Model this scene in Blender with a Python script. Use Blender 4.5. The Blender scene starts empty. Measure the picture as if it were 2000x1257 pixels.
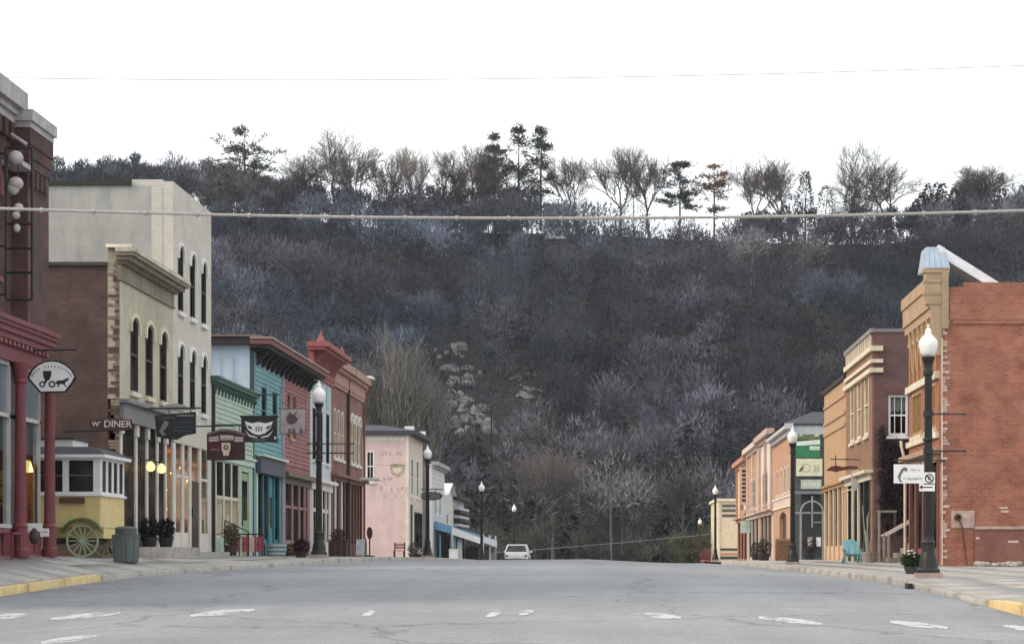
import bpy, math, random
import numpy as np
from mathutils import Vector, Matrix
from mathutils.geometry import tessellate_polygon

sc = bpy.context.scene
COL = sc.collection
R = math.radians

# ------------------------------------------------------------------ camera
EZ = 1.6                        # eye height above the asphalt under the camera
cam_d = bpy.data.cameras.new('camera')
cam = bpy.data.objects.new('camera', cam_d); COL.objects.link(cam)
cam.location = (0, 0, EZ); cam.rotation_euler = (R(90), 0, 0)
cam_d.sensor_width = 36; cam_d.lens = 72
cam_d.shift_x = -0.1075; cam_d.shift_y = 0.2258
cam_d.clip_start = 0.1; cam_d.clip_end = 4000
sc.camera = cam

# ------------------------------------------------------------------ sky, sun, exposure
SUN_EL, SUN_AZ = R(30), R(-105)      # azimuth measured from +Y towards +X: the sun stands left, a little behind
wd = bpy.data.worlds.new('World'); sc.world = wd; wd.use_nodes = True
nt = wd.node_tree; nt.nodes.clear()
out = nt.nodes.new('ShaderNodeOutputWorld')
sky = nt.nodes.new('ShaderNodeTexSky'); sky.sky_type = 'NISHITA'; sky.sun_disc = False
sky.sun_elevation = SUN_EL; sky.sun_rotation = SUN_AZ; sky.dust_density = 4; sky.air_density = 1.0
hsv = nt.nodes.new('ShaderNodeHueSaturation'); hsv.inputs['Saturation'].default_value = 0.4
b1 = nt.nodes.new('ShaderNodeBackground'); b1.inputs['Strength'].default_value = 0.05
b2 = nt.nodes.new('ShaderNodeBackground'); b2.inputs['Strength'].default_value = 1.0   # closed white cloud cover
b2.inputs['Color'].default_value = (0.96, 0.985, 1.0, 1)
ad = nt.nodes.new('ShaderNodeAddShader')
nt.links.new(sky.outputs[0], hsv.inputs['Color']); nt.links.new(hsv.outputs[0], b1.inputs['Color'])
nt.links.new(b1.outputs[0], ad.inputs[0]); nt.links.new(b2.outputs[0], ad.inputs[1])
nt.links.new(ad.outputs[0], out.inputs['Surface'])
sl = bpy.data.lights.new('sun', 'SUN'); sun = bpy.data.objects.new('sun', sl); COL.objects.link(sun)
sl.energy = 1.5; sl.angle = R(10); sl.color = (1.0, 0.76, 0.50)
sdir = Vector((math.sin(SUN_AZ)*math.cos(SUN_EL), math.cos(SUN_AZ)*math.cos(SUN_EL), math.sin(SUN_EL)))
sun.rotation_euler = sdir.to_track_quat('Z', 'Y').to_euler(); sun.location = (-40, -10, 60)
sc.view_settings.view_transform = 'Standard'; sc.view_settings.look = 'None'
sc.view_settings.exposure = 0.36; sc.view_settings.gamma = 1
sc.render.engine = 'CYCLES'
sc.render.resolution_x = 1024; sc.render.resolution_y = 643
sc.cycles.max_bounces = 4; sc.cycles.diffuse_bounces = 3; sc.cycles.transparent_max_bounces = 12

# ------------------------------------------------------------------ helpers
FPX, VX, VY = 4000.0, 1215.0, 1080.0     # focal length and vanishing point used to take measures off the photograph
def at(x, y, Y): return Vector(((x-VX)/FPX*Y, Y, EZ+(VY-y)/FPX*Y))
def xat(x, Y): return (x-VX)/FPX*Y
def zat(y, Y): return EZ+(VY-y)/FPX*Y
def up(x, X): return FPX*X/(x-VX)        # depth at which the plane X is met in column x

MATS = {}
def _n(nt, t): return nt.nodes.new(t)
def mat(name, col=(.5,.5,.5), rough=.8, var=.12, scale=3.0, bump=0.0, bscale=40.0, metal=0.0, emit=None, spec=.35, stain=None, streak=3.0, stain_scale=.9):
    if name in MATS: return MATS[name]
    m = bpy.data.materials.new(name); m.use_nodes = True; MATS[name] = m
    nt = m.node_tree; p = nt.nodes['Principled BSDF']
    p.inputs['Roughness'].default_value = rough; p.inputs['Metallic'].default_value = metal
    p.inputs['Specular IOR Level'].default_value = spec
    tc = _n(nt,'ShaderNodeTexCoord')
    no = _n(nt,'ShaderNodeTexNoise'); no.inputs['Scale'].default_value = scale; no.inputs['Detail'].default_value = 6
    nt.links.new(tc.outputs['Object'], no.inputs['Vector'])
    rp = _n(nt,'ShaderNodeMapRange'); rp.inputs[1].default_value = .3; rp.inputs[2].default_value = .7
    rp.inputs[3].default_value = 1-var; rp.inputs[4].default_value = 1+var
    nt.links.new(no.outputs['Fac'], rp.inputs[0])
    mx = _n(nt,'ShaderNodeVectorMath'); mx.operation = 'SCALE'; mx.inputs[0].default_value = col[:3]
    nt.links.new(rp.outputs[0], mx.inputs['Scale'])
    cout = mx.outputs[0]
    if stain:
        n2 = _n(nt,'ShaderNodeTexNoise'); n2.inputs['Scale'].default_value = stain_scale; n2.inputs['Detail'].default_value = 8; n2.inputs['Roughness'].default_value = .65
        if streak:
            mp = _n(nt,'ShaderNodeMapping'); mp.inputs['Scale'].default_value = (streak, streak, .6)
            nt.links.new(tc.outputs['Object'], mp.inputs[0]); nt.links.new(mp.outputs[0], n2.inputs['Vector'])
        else: nt.links.new(tc.outputs['Object'], n2.inputs['Vector'])
        r2 = _n(nt,'ShaderNodeMapRange'); r2.inputs[1].default_value = .48; r2.inputs[2].default_value = .72
        r2.inputs[3].default_value = 0; r2.inputs[4].default_value = .8
        nt.links.new(n2.outputs['Fac'], r2.inputs[0])
        mc = _n(nt,'ShaderNodeMixRGB'); mc.inputs[2].default_value = (*stain,1)
        nt.links.new(r2.outputs[0], mc.inputs[0]); nt.links.new(cout, mc.inputs[1]); cout = mc.outputs[0]
    nt.links.new(cout, p.inputs['Base Color'])
    if bump:
        nb = _n(nt,'ShaderNodeTexNoise'); nb.inputs['Scale'].default_value = bscale; nb.inputs['Detail'].default_value = 4
        nt.links.new(tc.outputs['Object'], nb.inputs['Vector'])
        b = _n(nt,'ShaderNodeBump'); b.inputs['Strength'].default_value = bump; b.inputs['Distance'].default_value = .02
        nt.links.new(nb.outputs['Fac'], b.inputs['Height']); nt.links.new(b.outputs[0], p.inputs['Normal'])
    if emit:
        p.inputs['Emission Color'].default_value = (*emit[:3],1); p.inputs['Emission Strength'].default_value = emit[3]
    return m

def brick(name, c1, c2, mortar, axis='y', rough=.9, big=.25, stain=None, stain_scale=.35, w=.215, h=.075, stain_amt=.75):
    """bricks in world metres; axis: the horizontal axis the courses run along"""
    if name in MATS: return MATS[name]
    m = bpy.data.materials.new(name); m.use_nodes = True; MATS[name] = m
    nt = m.node_tree; p = nt.nodes['Principled BSDF']; p.inputs['Roughness'].default_value = rough
    p.inputs['Specular IOR Level'].default_value = .2
    g = _n(nt,'ShaderNodeNewGeometry'); s = _n(nt,'ShaderNodeSeparateXYZ'); c = _n(nt,'ShaderNodeCombineXYZ')
    nt.links.new(g.outputs['Position'], s.inputs[0])
    nt.links.new(s.outputs[1 if axis=='y' else 0], c.inputs[0]); nt.links.new(s.outputs[2], c.inputs[1])
    bt = _n(nt,'ShaderNodeTexBrick'); bt.inputs['Scale'].default_value = 1
    bt.inputs['Brick Width'].default_value = w; bt.inputs['Row Height'].default_value = h
    bt.inputs['Bias'].default_value = -.1; bt.inputs['Mortar Size'].default_value = .011; bt.inputs['Mortar Smooth'].default_value = .3
    bt.inputs['Color1'].default_value = (*c1,1); bt.inputs['Color2'].default_value = (*c2,1); bt.inputs['Mortar'].default_value = (*mortar,1)
    nt.links.new(c.outputs[0], bt.inputs['Vector'])
    n = _n(nt,'ShaderNodeTexNoise'); n.inputs['Scale'].default_value = 1.7; n.inputs['Detail'].default_value = 10; n.inputs['Roughness'].default_value = .65
    nt.links.new(g.outputs['Position'], n.inputs['Vector'])
    r = _n(nt,'ShaderNodeMapRange'); r.inputs[1].default_value = .3; r.inputs[2].default_value = .7; r.inputs[3].default_value = 1-big; r.inputs[4].default_value = 1+big
    nt.links.new(n.outputs['Fac'], r.inputs[0])
    mx = _n(nt,'ShaderNodeVectorMath'); mx.operation = 'SCALE'
    nt.links.new(bt.outputs['Color'], mx.inputs[0]); nt.links.new(r.outputs[0], mx.inputs['Scale'])
    co = mx.outputs[0]
    if stain:
        n2 = _n(nt,'ShaderNodeTexNoise'); n2.inputs['Scale'].default_value = stain_scale; n2.inputs['Detail'].default_value = 9; n2.inputs['Roughness'].default_value = .7
        nt.links.new(g.outputs['Position'], n2.inputs['Vector'])
        r2 = _n(nt,'ShaderNodeMapRange'); r2.inputs[1].default_value = .47; r2.inputs[2].default_value = .68; r2.inputs[4].default_value = stain_amt
        nt.links.new(n2.outputs['Fac'], r2.inputs[0])
        mc = _n(nt,'ShaderNodeMixRGB'); mc.inputs[2].default_value = (*stain,1)
        nt.links.new(r2.outputs[0], mc.inputs[0]); nt.links.new(co, mc.inputs[1]); co = mc.outputs[0]
    nt.links.new(co, p.inputs['Base Color'])
    b = _n(nt,'ShaderNodeBump'); b.inputs['Strength'].default_value = .6; b.inputs['Distance'].default_value = .01; b.invert = True
    nt.links.new(bt.outputs['Fac'], b.inputs['Height']); nt.links.new(b.outputs[0], p.inputs['Normal'])
    return m

def glass_clear(name='clear_glass'):
    if name in MATS: return MATS[name]
    m = bpy.data.materials.new(name); m.use_nodes = True; MATS[name] = m
    nt = m.node_tree; nt.nodes.clear()
    o = _n(nt,'ShaderNodeOutputMaterial'); t = _n(nt,'ShaderNodeBsdfTransparent'); g = _n(nt,'ShaderNodeBsdfGlossy')
    t.inputs[0].default_value = (.82,.86,.86,1); g.inputs['Roughness'].default_value = .04
    mx = _n(nt,'ShaderNodeMixShader'); fr = _n(nt,'ShaderNodeFresnel'); fr.inputs[0].default_value = 1.45
    rd=_n(nt,'ShaderNodeMath'); rd.operation='MULTIPLY'; rd.inputs[1].default_value=.4; nt.links.new(fr.outputs[0], rd.inputs[0]); nt.links.new(rd.outputs[0], mx.inputs[0]); nt.links.new(t.outputs[0], mx.inputs[1]); nt.links.new(g.outputs[0], mx.inputs[2])
    nt.links.new(mx.outputs[0], o.inputs[0])
    return m

def tinted(name, rough=.95, mult=1.0, trans=0.0):
    """colour comes from the per-piece attribute 'tint'"""
    if name in MATS: return MATS[name]
    m = bpy.data.materials.new(name); m.use_nodes = True; MATS[name] = m
    nt = m.node_tree; p = nt.nodes['Principled BSDF']; p.inputs['Roughness'].default_value = rough; p.inputs['Specular IOR Level'].default_value = .1
    a = _n(nt,'ShaderNodeAttribute'); a.attribute_name = 'tint'
    nt.links.new(a.outputs['Color'], p.inputs['Base Color'])
    return m

Z = Vector((0,0,1))
class Fr:
    """a wall frame: u along the wall, v up, d outwards"""
    def __init__(s, o, U, N): s.o, s.U, s.N = Vector(o), Vector(U), Vector(N)
    def p(s, u, v, d=0.0): return s.o + s.U*u + Z*v + s.N*d
def FL(X): return Fr((X,0,0),(0,1,0),(1,0,0))       # fronts on the left side of the street
def FRt(X): return Fr((X,0,0),(0,1,0),(-1,0,0))     # fronts on the right side
def FC(Y): return Fr((0,Y,0),(1,0,0),(0,-1,0))      # walls facing down the street to the camera

class MB:
    def __init__(s): s.v=[]; s.f=[]
    def add(s, vs, fs):
        b=len(s.v); s.v += [tuple(q) for q in vs]; s.f += [tuple(i+b for i in f) for f in fs]; return s
    def box(s, fr, u0,u1,v0,v1,d0,d1):
        P=[fr.p(u,v,d) for d in (d0,d1) for v in (v0,v1) for u in (u0,u1)]
        return s.add(P, [(0,1,3,2),(4,6,7,5),(0,4,5,1),(2,3,7,6),(0,2,6,4),(1,5,7,3)])
    def cbox(s, x0,x1,y0,y1,z0,z1): return s.box(Fr((0,0,0),(1,0,0),(0,1,0)), x0,x1,z0,z1,y0,y1)
    def prism(s, fr, poly, d0, d1):
        n=len(poly); P=[fr.p(u,v,d0) for u,v in poly]+[fr.p(u,v,d1) for u,v in poly]
        tri=tessellate_polygon([[Vector((u,v,0)) for u,v in poly]])
        fs=[t for t in tri]+[tuple(i+n for i in t) for t in tri]+[(i,(i+1)%n,(i+1)%n+n,i+n) for i in range(n)]
        return s.add(P, fs)
    def wall(s, fr, outer, holes, d1, t):
        polys=[outer]+holes
        flat=[q for pl in polys for q in pl]
        tri=tessellate_polygon([[Vector((u,v,0)) for u,v in pl] for pl in polys])
        n=len(flat)
        P=[fr.p(u,v,d1) for u,v in flat]+[fr.p(u,v,d1-t) for u,v in flat]
        fs=[tuple(x) for x in tri]+[tuple(i+n for i in x) for x in tri]
        b=0
        for pl in polys:
            k=len(pl); fs += [(b+i, b+(i+1)%k, b+(i+1)%k+n, b+i+n) for i in range(k)]; b+=k
        return s.add(P, fs)
    def tube(s, p0, p1, r0, r1=None, n=8, caps=True):
        r1 = r0 if r1 is None else r1
        p0, p1 = Vector(p0), Vector(p1); a=(p1-p0)
        if a.length<1e-6: return s
        a.normalize(); t = Vector((0,0,1)) if abs(a.z)<.9 else Vector((1,0,0))
        x=a.cross(t).normalized(); y=a.cross(x)
        P=[p0+(x*math.cos(2*math.pi*i/n)+y*math.sin(2*math.pi*i/n))*r0 for i in range(n)]
        P+=[p1+(x*math.cos(2*math.pi*i/n)+y*math.sin(2*math.pi*i/n))*r1 for i in range(n)]
        fs=[(i,(i+1)%n,(i+1)%n+n,i+n) for i in range(n)]
        if caps: fs += [tuple(range(n))[::-1], tuple(range(n,2*n))]
        return s.add(P, fs)
    def path(s, pts, r, n=6):
        for a,b in zip(pts[:-1],pts[1:]): s.tube(a,b,r,r,n,True)
        return s
    def lathe(s, c, prof, n=20):
        c=Vector(c); P=[]; fs=[]
        for r,z in prof: P += [c+Vector((r*math.cos(2*math.pi*i/n), r*math.sin(2*math.pi*i/n), z)) for i in range(n)]
        for k in range(len(prof)-1): fs += [(k*n+i, k*n+(i+1)%n, (k+1)*n+(i+1)%n, (k+1)*n+i) for i in range(n)]
        fs += [tuple(range(n))[::-1], tuple(range((len(prof)-1)*n, len(prof)*n))]
        return s.add(P, fs)
    def wheel(s, c, axis, r, w, n=24, rin=None):
        """ring of outer radius r, inner rin, width w about axis"""
        c=Vector(c); a=Vector(axis).normalized(); t=Vector((0,0,1)); x=a.cross(t).normalized(); y=a.cross(x)
        rin = rin if rin is not None else 0.0
        P=[]
        for d in (-w/2,w/2):
            for rr in (rin, r):
                P += [c+a*d+(x*math.cos(2*math.pi*i/n)+y*math.sin(2*math.pi*i/n))*rr for i in range(n)]
        fs=[]
        for i in range(n):
            j=(i+1)%n
            fs += [(i,j,n+j,n+i),(2*n+i,3*n+i,3*n+j,2*n+j),(n+i,n+j,3*n+j,3*n+i),(i,2*n+i,2*n+j,j)]
        return s.add(P, fs)
    def build(s, name, m, parent=None, smooth=False, label=None):
        me=bpy.data.meshes.new(name); me.from_pydata(s.v,[],s.f); me.update()
        if smooth:
            me.polygons.foreach_set('use_smooth',[True]*len(me.polygons))
        me.materials.append(m)
        o=bpy.data.objects.new(name,me); COL.objects.link(o)
        if parent is not None: adopt(o,parent)
        if label: o['label']=label
        return o

def adopt(o, parent):
    o.parent=parent
    if parent.type=='EMPTY': o.matrix_parent_inverse = Matrix.Translation(parent.location).inverted()

def thing(name, label, cat, loc=(0,0,0), group=None):
    o=bpy.data.objects.new(name,None); COL.objects.link(o); o.location=loc; o.empty_display_size=.3
    o['label']=label; o['category']=cat
    if group: o['group']=group
    return o
def tag(o, label, cat, group=None):
    o['label']=label; o['category']=cat
    if group: o['group']=group
    return o
def struct(o): o['kind']='structure'; return o
def copy_tree(o, loc, label, group=None):
    c=o.copy(); COL.objects.link(c); c.location=loc; c['label']=label
    if group: c['group']=group
    for ch in list(o.children):
        k=ch.copy(); COL.objects.link(k); k.parent=c
        for g in list(ch.children):
            q=g.copy(); COL.objects.link(q); q.parent=k
    return c
def text(s, size, M, m, parent, name='lettering', ext=.004, spacing=1.0, align='CENTER'):
    cu=bpy.data.curves.new('tmp_text','FONT'); cu.body=s; cu.size=size; cu.align_x=align; cu.align_y='CENTER'; cu.extrude=ext; cu.space_character=spacing; cu.resolution_u=3
    o=bpy.data.objects.new('tmp_text',cu); COL.objects.link(o)
    dg=bpy.context.evaluated_depsgraph_get(); me=bpy.data.meshes.new_from_object(o.evaluated_get(dg))
    bpy.data.objects.remove(o); bpy.data.curves.remove(cu)
    me.transform(M); me.materials.clear(); me.materials.append(m); me.name=name
    o=bpy.data.objects.new(name,me); COL.objects.link(o); adopt(o,parent); return o
def face_cam(x,y,z): return Matrix.Translation((x,y,z)) @ Matrix.Rotation(R(90),4,'X')
def face_right_street(x,y,z): return Matrix.Translation((x,y,z)) @ Matrix.Rotation(R(-90),4,'Z') @ Matrix.Rotation(R(90),4,'X')   # on right fronts, facing -X
def face_left_street(x,y,z): return Matrix.Translation((x,y,z)) @ Matrix.Rotation(R(90),4,'Z') @ Matrix.Rotation(R(90),4,'X')      # on left fronts, facing +X

# palette --------------------------------------------------------------
def glass_dark(name='window_glass'):
    m=bpy.data.materials.new(name); m.use_nodes=True; MATS[name]=m; nt=m.node_tree; nt.nodes.clear()
    o=_n(nt,'ShaderNodeOutputMaterial'); d=_n(nt,'ShaderNodeBsdfDiffuse'); g=_n(nt,'ShaderNodeBsdfGlossy'); mx=_n(nt,'ShaderNodeMixShader'); mx.inputs[0].default_value=.06
    ge=_n(nt,'ShaderNodeNewGeometry'); n=_n(nt,'ShaderNodeTexNoise'); n.inputs['Scale'].default_value=.9; n.inputs['Detail'].default_value=3; nt.links.new(ge.outputs['Position'],n.inputs['Vector'])
    r=_n(nt,'ShaderNodeValToRGB'); r.color_ramp.elements[0].color=(.006,.007,.009,1); r.color_ramp.elements[1].color=(.05,.048,.045,1); r.color_ramp.elements[0].position=.38; r.color_ramp.elements[1].position=.72
    nt.links.new(n.outputs['Fac'],r.inputs[0]); nt.links.new(r.outputs[0],d.inputs[0]); g.inputs['Roughness'].default_value=.05
    n2=_n(nt,'ShaderNodeTexNoise'); n2.inputs['Scale'].default_value=1.4; nt.links.new(ge.outputs['Position'],n2.inputs['Vector']); b=_n(nt,'ShaderNodeBump'); b.inputs['Strength'].default_value=.06; nt.links.new(n2.outputs['Fac'],b.inputs['Height']); nt.links.new(b.outputs[0],g.inputs['Normal'])
    nt.links.new(d.outputs[0],mx.inputs[1]); nt.links.new(g.outputs[0],mx.inputs[2]); nt.links.new(mx.outputs[0],o.inputs[0]); return m
GLASS = glass_dark()
BLACK = mat('black_iron',(.018,.017,.018),.45,var=.2)
WHITE = mat('white_paint',(.72,.71,.68),.6,var=.08,stain=(.45,.42,.38))
CREAMT = mat('cream_trim',(.62,.56,.44),.65,var=.12,stain=(.35,.3,.22))
CONC = mat('concrete',(.36,.34,.31),.9,var=.15,scale=6,bump=.3,stain=(.2,.19,.17),streak=0)
TAR = mat('roof_tar',(.05,.05,.052),.9,var=.25)
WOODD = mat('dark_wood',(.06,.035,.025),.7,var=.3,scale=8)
WOODB = mat('brown_wood',(.19,.11,.065),.75,var=.3,scale=8,bump=.2)
CLEAR = glass_clear()

# ------------------------------------------------------------------ the lie of the land
def prof(tab):
    ys=np.array([a for a,_ in tab],float); zs=np.array([b for _,b in tab],float)
    def f(Y): return float(np.interp(Y,ys,zs))
    return f
rc=prof([(-60,-1.8),(0,-1.6),(23,-1.02),(33,-.76),(45,-.45),(52,-.31),(58,-.235),(65,-.2),(78,-.22),(92,-.3),(110,-.44),(129,-.62),(160,-1.0),(200,-1.7),(245,-2.6),(300,-2.6)])
rl=prof([(-60,-1.9),(0,-1.65),(23,-1.05),(34,-.76),(42,-.56),(50,-.36),(58,-.27),(70,-.25),(92,-.33),(110,-.46),(129,-.63),(160,-1.05),(200,-1.75),(245,-2.6),(300,-2.6)])
rr=prof([(-60,-1.9),(0,-1.65),(23,-1.1),(31,-.86),(36,-.7),(41,-.62),(55,-.58),(75,-.57),(100,-.56),(136,-.64),(150,-.8),(200,-1.7),(245,-2.6),(300,-2.6)])
bl=prof([(-60,-1.7),(0,-1.3),(25,-.55),(34,-.25),(41,-.10),(45,-.07),(51,-.06),(70,-.09),(88,-.12),(101,-.2),(120,-.36),(140,-.62),(165,-1.0),(200,-1.6),(245,-2.5)])   # along the left fronts
br=prof([(-60,-1.7),(0,-1.3),(25,-.75),(40,-.46),(60,-.34),(76,-.29),(94,-.27),(126,-.36),(165,-.72),(200,-1.55),(245,-2.5)])  # along the right fronts
kl=prof([(-60,-10.7),(20,-10.7),(40,-10.65),(43,-10.5),(46,-10.0),(50,-9.0),(53,-8.4),(57,-8.1),(62,-8.0),(300,-8.0)])   # left kerb
kr=prof([(-60,6.6),(20,6.1),(26,5.85),(31.5,5.72),(38,5.45),(45,5.4),(300,5.5)])                                          # right kerb
XL, XR = -12.5, 9.3
def road_z(X,Y):
    a,b,c=rl(Y),rc(Y),rr(Y)
    if X<-1.3:
        t=min(1,(-1.3-X)/7.7); return EZ+b+(a-b)*t
    t=min(1.15,(X+1.3)/7.0); return EZ+b+(c-b)*t
def kerb_h(side,Y):
    if side<0: return float(np.interp(Y,[41,44,52,58],[.15,.09,.10,.13]))
    return float(np.interp(Y,[30.5,33,37,40],[.16,.06,.08,.13]))
def walk_z(X,Y):
    if X<0:
        k=kl(Y); zk=road_z(k,Y)+kerb_h(-1,Y)-EZ; zb=bl(Y); t=min(1.0,max(0,(k-X)/(k-XL)))
    else:
        k=kr(Y); zk=road_z(k,Y)+kerb_h(1,Y)-EZ; zb=br(Y); t=min(1.0,max(0,(X-k)/(XR-k)))
    return EZ+zk+(zb-zk)*t
def ground(X,Y): return road_z(X,Y) if kl(Y)<X<kr(Y) else walk_z(X,Y)

ridge=prof([(-400,60),(-160,66),(-121,68.5),(-100,70),(-80,67.5),(-61,65.5),(-41,63.4),(-21,63),(-6,62.8),(8,62),(21,61.6),(38,61),(55,61),(64,63.5),(80,65),(140,70),(400,60)])
def hill_z(X,Y):
    base=245+10*math.sin(X*.03)+ (0 if X>-60 else .15*(-60-X))
    t=(Y-base)/(400-base); zr=ridge(X)
    if t<=0: return -1.1
    if t>=1: return zr+EZ-(Y-400)*.03
    s=t*.9+.1*t*t+.05*math.sin(t*9+X*.05)*(1-t)*t*4*.5
    return -1.1+(zr+EZ+1.1)*min(1,s)
# ------------------------------------------------------------------ ground, road, pavements
def np_mesh(name, V, F, m, parent=None, tint=None, smooth=False):
    V=np.asarray(V,np.float32).reshape(-1,3); F=np.asarray(F,np.int32); k=F.shape[1]
    me=bpy.data.meshes.new(name); me.vertices.add(len(V)); me.vertices.foreach_set('co',V.ravel())
    me.loops.add(F.size); me.loops.foreach_set('vertex_index',F.ravel())
    me.polygons.add(len(F)); me.polygons.foreach_set('loop_start',np.arange(0,F.size,k,dtype=np.int32))
    if smooth: me.polygons.foreach_set('use_smooth',np.ones(len(F),bool))
    me.update(calc_edges=True)
    if tint is not None:
        a=me.color_attributes.new('tint','FLOAT_COLOR','POINT'); t=np.ones((len(V),4),np.float32); t[:,:3]=tint; a.data.foreach_set('color',t.ravel())
    me.materials.append(m)
    o=bpy.data.objects.new(name,me); COL.objects.link(o)
    if parent is not None: adopt(o,parent)
    return o
def grid(name, xs, ys, zf, m, smooth=True):
    V=[(x,y,zf(x,y)) for y in ys for x in xs]; n=len(xs)
    F=[(j*n+i,j*n+i+1,(j+1)*n+i+1,(j+1)*n+i) for j in range(len(ys)-1) for i in range(n-1)]
    return np_mesh(name,V,F,m,smooth=smooth)

def road_material():
    m=bpy.data.materials.new('asphalt'); m.use_nodes=True; nt=m.node_tree; p=nt.nodes['Principled BSDF']
    p.inputs['Roughness'].default_value=.82; p.inputs['Specular IOR Level'].default_value=.25
    g=_n(nt,'ShaderNodeNewGeometry')
    def noise(sc_,det,vec=None,rough=.6):
        n=_n(nt,'ShaderNodeTexNoise'); n.inputs['Scale'].default_value=sc_; n.inputs['Detail'].default_value=det; n.inputs['Roughness'].default_value=rough
        nt.links.new(vec if vec else g.outputs['Position'],n.inputs['Vector']); return n.outputs['Fac']
    mp=_n(nt,'ShaderNodeMapping'); mp.inputs['Scale'].default_value=(.75,.09,1); nt.links.new(g.outputs['Position'],mp.inputs[0])
    big=noise(.6,5,mp.outputs[0]); patch=noise(.22,3); fine=noise(28,4); mid=noise(3.0,6)
    def mapr(src,a,b,c,d):
        r=_n(nt,'ShaderNodeMapRange'); r.inputs[1].default_value=a; r.inputs[2].default_value=b; r.inputs[3].default_value=c; r.inputs[4].default_value=d
        nt.links.new(src,r.inputs[0]); return r.outputs[0]
    def mul(a,b):
        q=_n(nt,'ShaderNodeMath'); q.operation='MULTIPLY'; nt.links.new(a,q.inputs[0]); nt.links.new(b,q.inputs[1]); return q.outputs[0]
    f=mul(mul(mapr(big,.3,.7,.86,1.12),mapr(patch,.35,.65,.9,1.1)),mul(mapr(fine,.3,.7,.70,1.28),mapr(mid,.3,.7,.91,1.08)))
    # thin meandering cracks and tar seams
    vo=_n(nt,'ShaderNodeTexVoronoi'); vo.feature='DISTANCE_TO_EDGE'; vo.inputs['Scale'].default_value=.17
    wob=_n(nt,'ShaderNodeTexNoise'); wob.inputs['Scale'].default_value=.7; wob.inputs['Detail'].default_value=5
    nt.links.new(g.outputs['Position'],wob.inputs['Vector'])
    va=_n(nt,'ShaderNodeVectorMath'); va.operation='MULTIPLY_ADD'; va.inputs[1].default_value=(2.2,2.2,0)
    nt.links.new(wob.outputs['Color'],va.inputs[0]); nt.links.new(g.outputs['Position'],va.inputs[2]); nt.links.new(va.outputs[0],vo.inputs['Vector'])
    f=mul(f,mapr(vo.outputs['Distance'],0,.010,.62,1.0))
    mx=_n(nt,'ShaderNodeVectorMath'); mx.operation='SCALE'; mx.inputs[0].default_value=(.240,.247,.257); nt.links.new(f,mx.inputs['Scale'])
    nt.links.new(mx.outputs[0],p.inputs['Base Color'])
    b=_n(nt,'ShaderNodeBump'); b.inputs['Strength'].default_value=.35; b.inputs['Distance'].default_value=.01; nt.links.new(fine,b.inputs['Height']); nt.links.new(b.outputs[0],p.inputs['Normal'])
    return m
ASPH=road_material()
EARTH=mat('leaf_litter',(.022,.020,.021),.95,var=.35,scale=.4,bump=.5,bscale=3,stain=(.016,.017,.016),streak=0)
WALK=mat('pavement_concrete',(.345,.335,.315),.9,var=.16,scale=2.2,bump=.25,bscale=30,stain=(.25,.24,.225),stain_scale=.9,streak=0)
JOINT=mat('pavement_bed',(.10,.095,.085),.95,var=.2)
YELLOW=mat('worn_yellow_paint',(.56,.42,.19),.75,var=.15,scale=5,stain=(.36,.33,.28),stain_scale=4,streak=0)
PAINT=mat('worn_white_paint',(.48,.49,.50),.8,var=.15,scale=6,stain=(.30,.305,.31),stain_scale=5,streak=0)

def flake(m, lo, hi, sc_):
    nt=m.node_tree; p=nt.nodes['Principled BSDF']; o=[n for n in nt.nodes if n.type=='OUTPUT_MATERIAL'][0]
    g=_n(nt,'ShaderNodeNewGeometry'); mp=_n(nt,'ShaderNodeMapping'); mp.inputs['Scale'].default_value=(1,.35,1); nt.links.new(g.outputs['Position'],mp.inputs[0])
    n=_n(nt,'ShaderNodeTexNoise'); n.inputs['Scale'].default_value=sc_; n.inputs['Detail'].default_value=8; n.inputs['Roughness'].default_value=.7; nt.links.new(mp.outputs[0],n.inputs['Vector'])
    r=_n(nt,'ShaderNodeMapRange'); r.inputs[1].default_value=lo; r.inputs[2].default_value=hi; nt.links.new(n.outputs['Fac'],r.inputs[0])
    t=_n(nt,'ShaderNodeBsdfTransparent'); mx=_n(nt,'ShaderNodeMixShader'); nt.links.new(r.outputs[0],mx.inputs[0]); nt.links.new(t.outputs[0],mx.inputs[1]); nt.links.new(p.outputs[0],mx.inputs[2]); nt.links.new(mx.outputs[0],o.inputs['Surface'])
flake(PAINT,.33,.52,3.2)

def land(X,Y):
    h=hill_z(X,Y)
    if Y<205: return EZ+min(rl(Y),rr(Y))-.7
    t=min(1,(Y-205)/40); return (EZ+min(rl(Y),rr(Y))-.7)*(1-t)+h*t if Y<245 else h
xs=[-700,-500,-380,-300]+list(np.arange(-260,261,8.0))+[300,380,500,700]
ys=[-80,-40]+list(np.arange(0,200,10.0))+list(np.arange(200,440,6.0))+[450,480,520,600,800,1500]
struct(grid('ground',xs,ys,land,EARTH))
# carriageway: one sheet between the kerbs
ys=[-60,-30,0]+list(np.arange(10,100,1.5))+list(np.arange(100,246,4.0))
V=[];F=[];nx=25
for y in ys:
    a,b=kl(y)-.02,kr(y)+.02
    for i in range(nx):
        x=a+(b-a)*i/(nx-1); V.append((x,y,road_z(x,y)))
F=[(j*nx+i,j*nx+i+1,(j+1)*nx+i+1,(j+1)*nx+i) for j in range(len(ys)-1) for i in range(nx-1)]
road=struct(np_mesh('road',V,F,ASPH,smooth=True))
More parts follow.
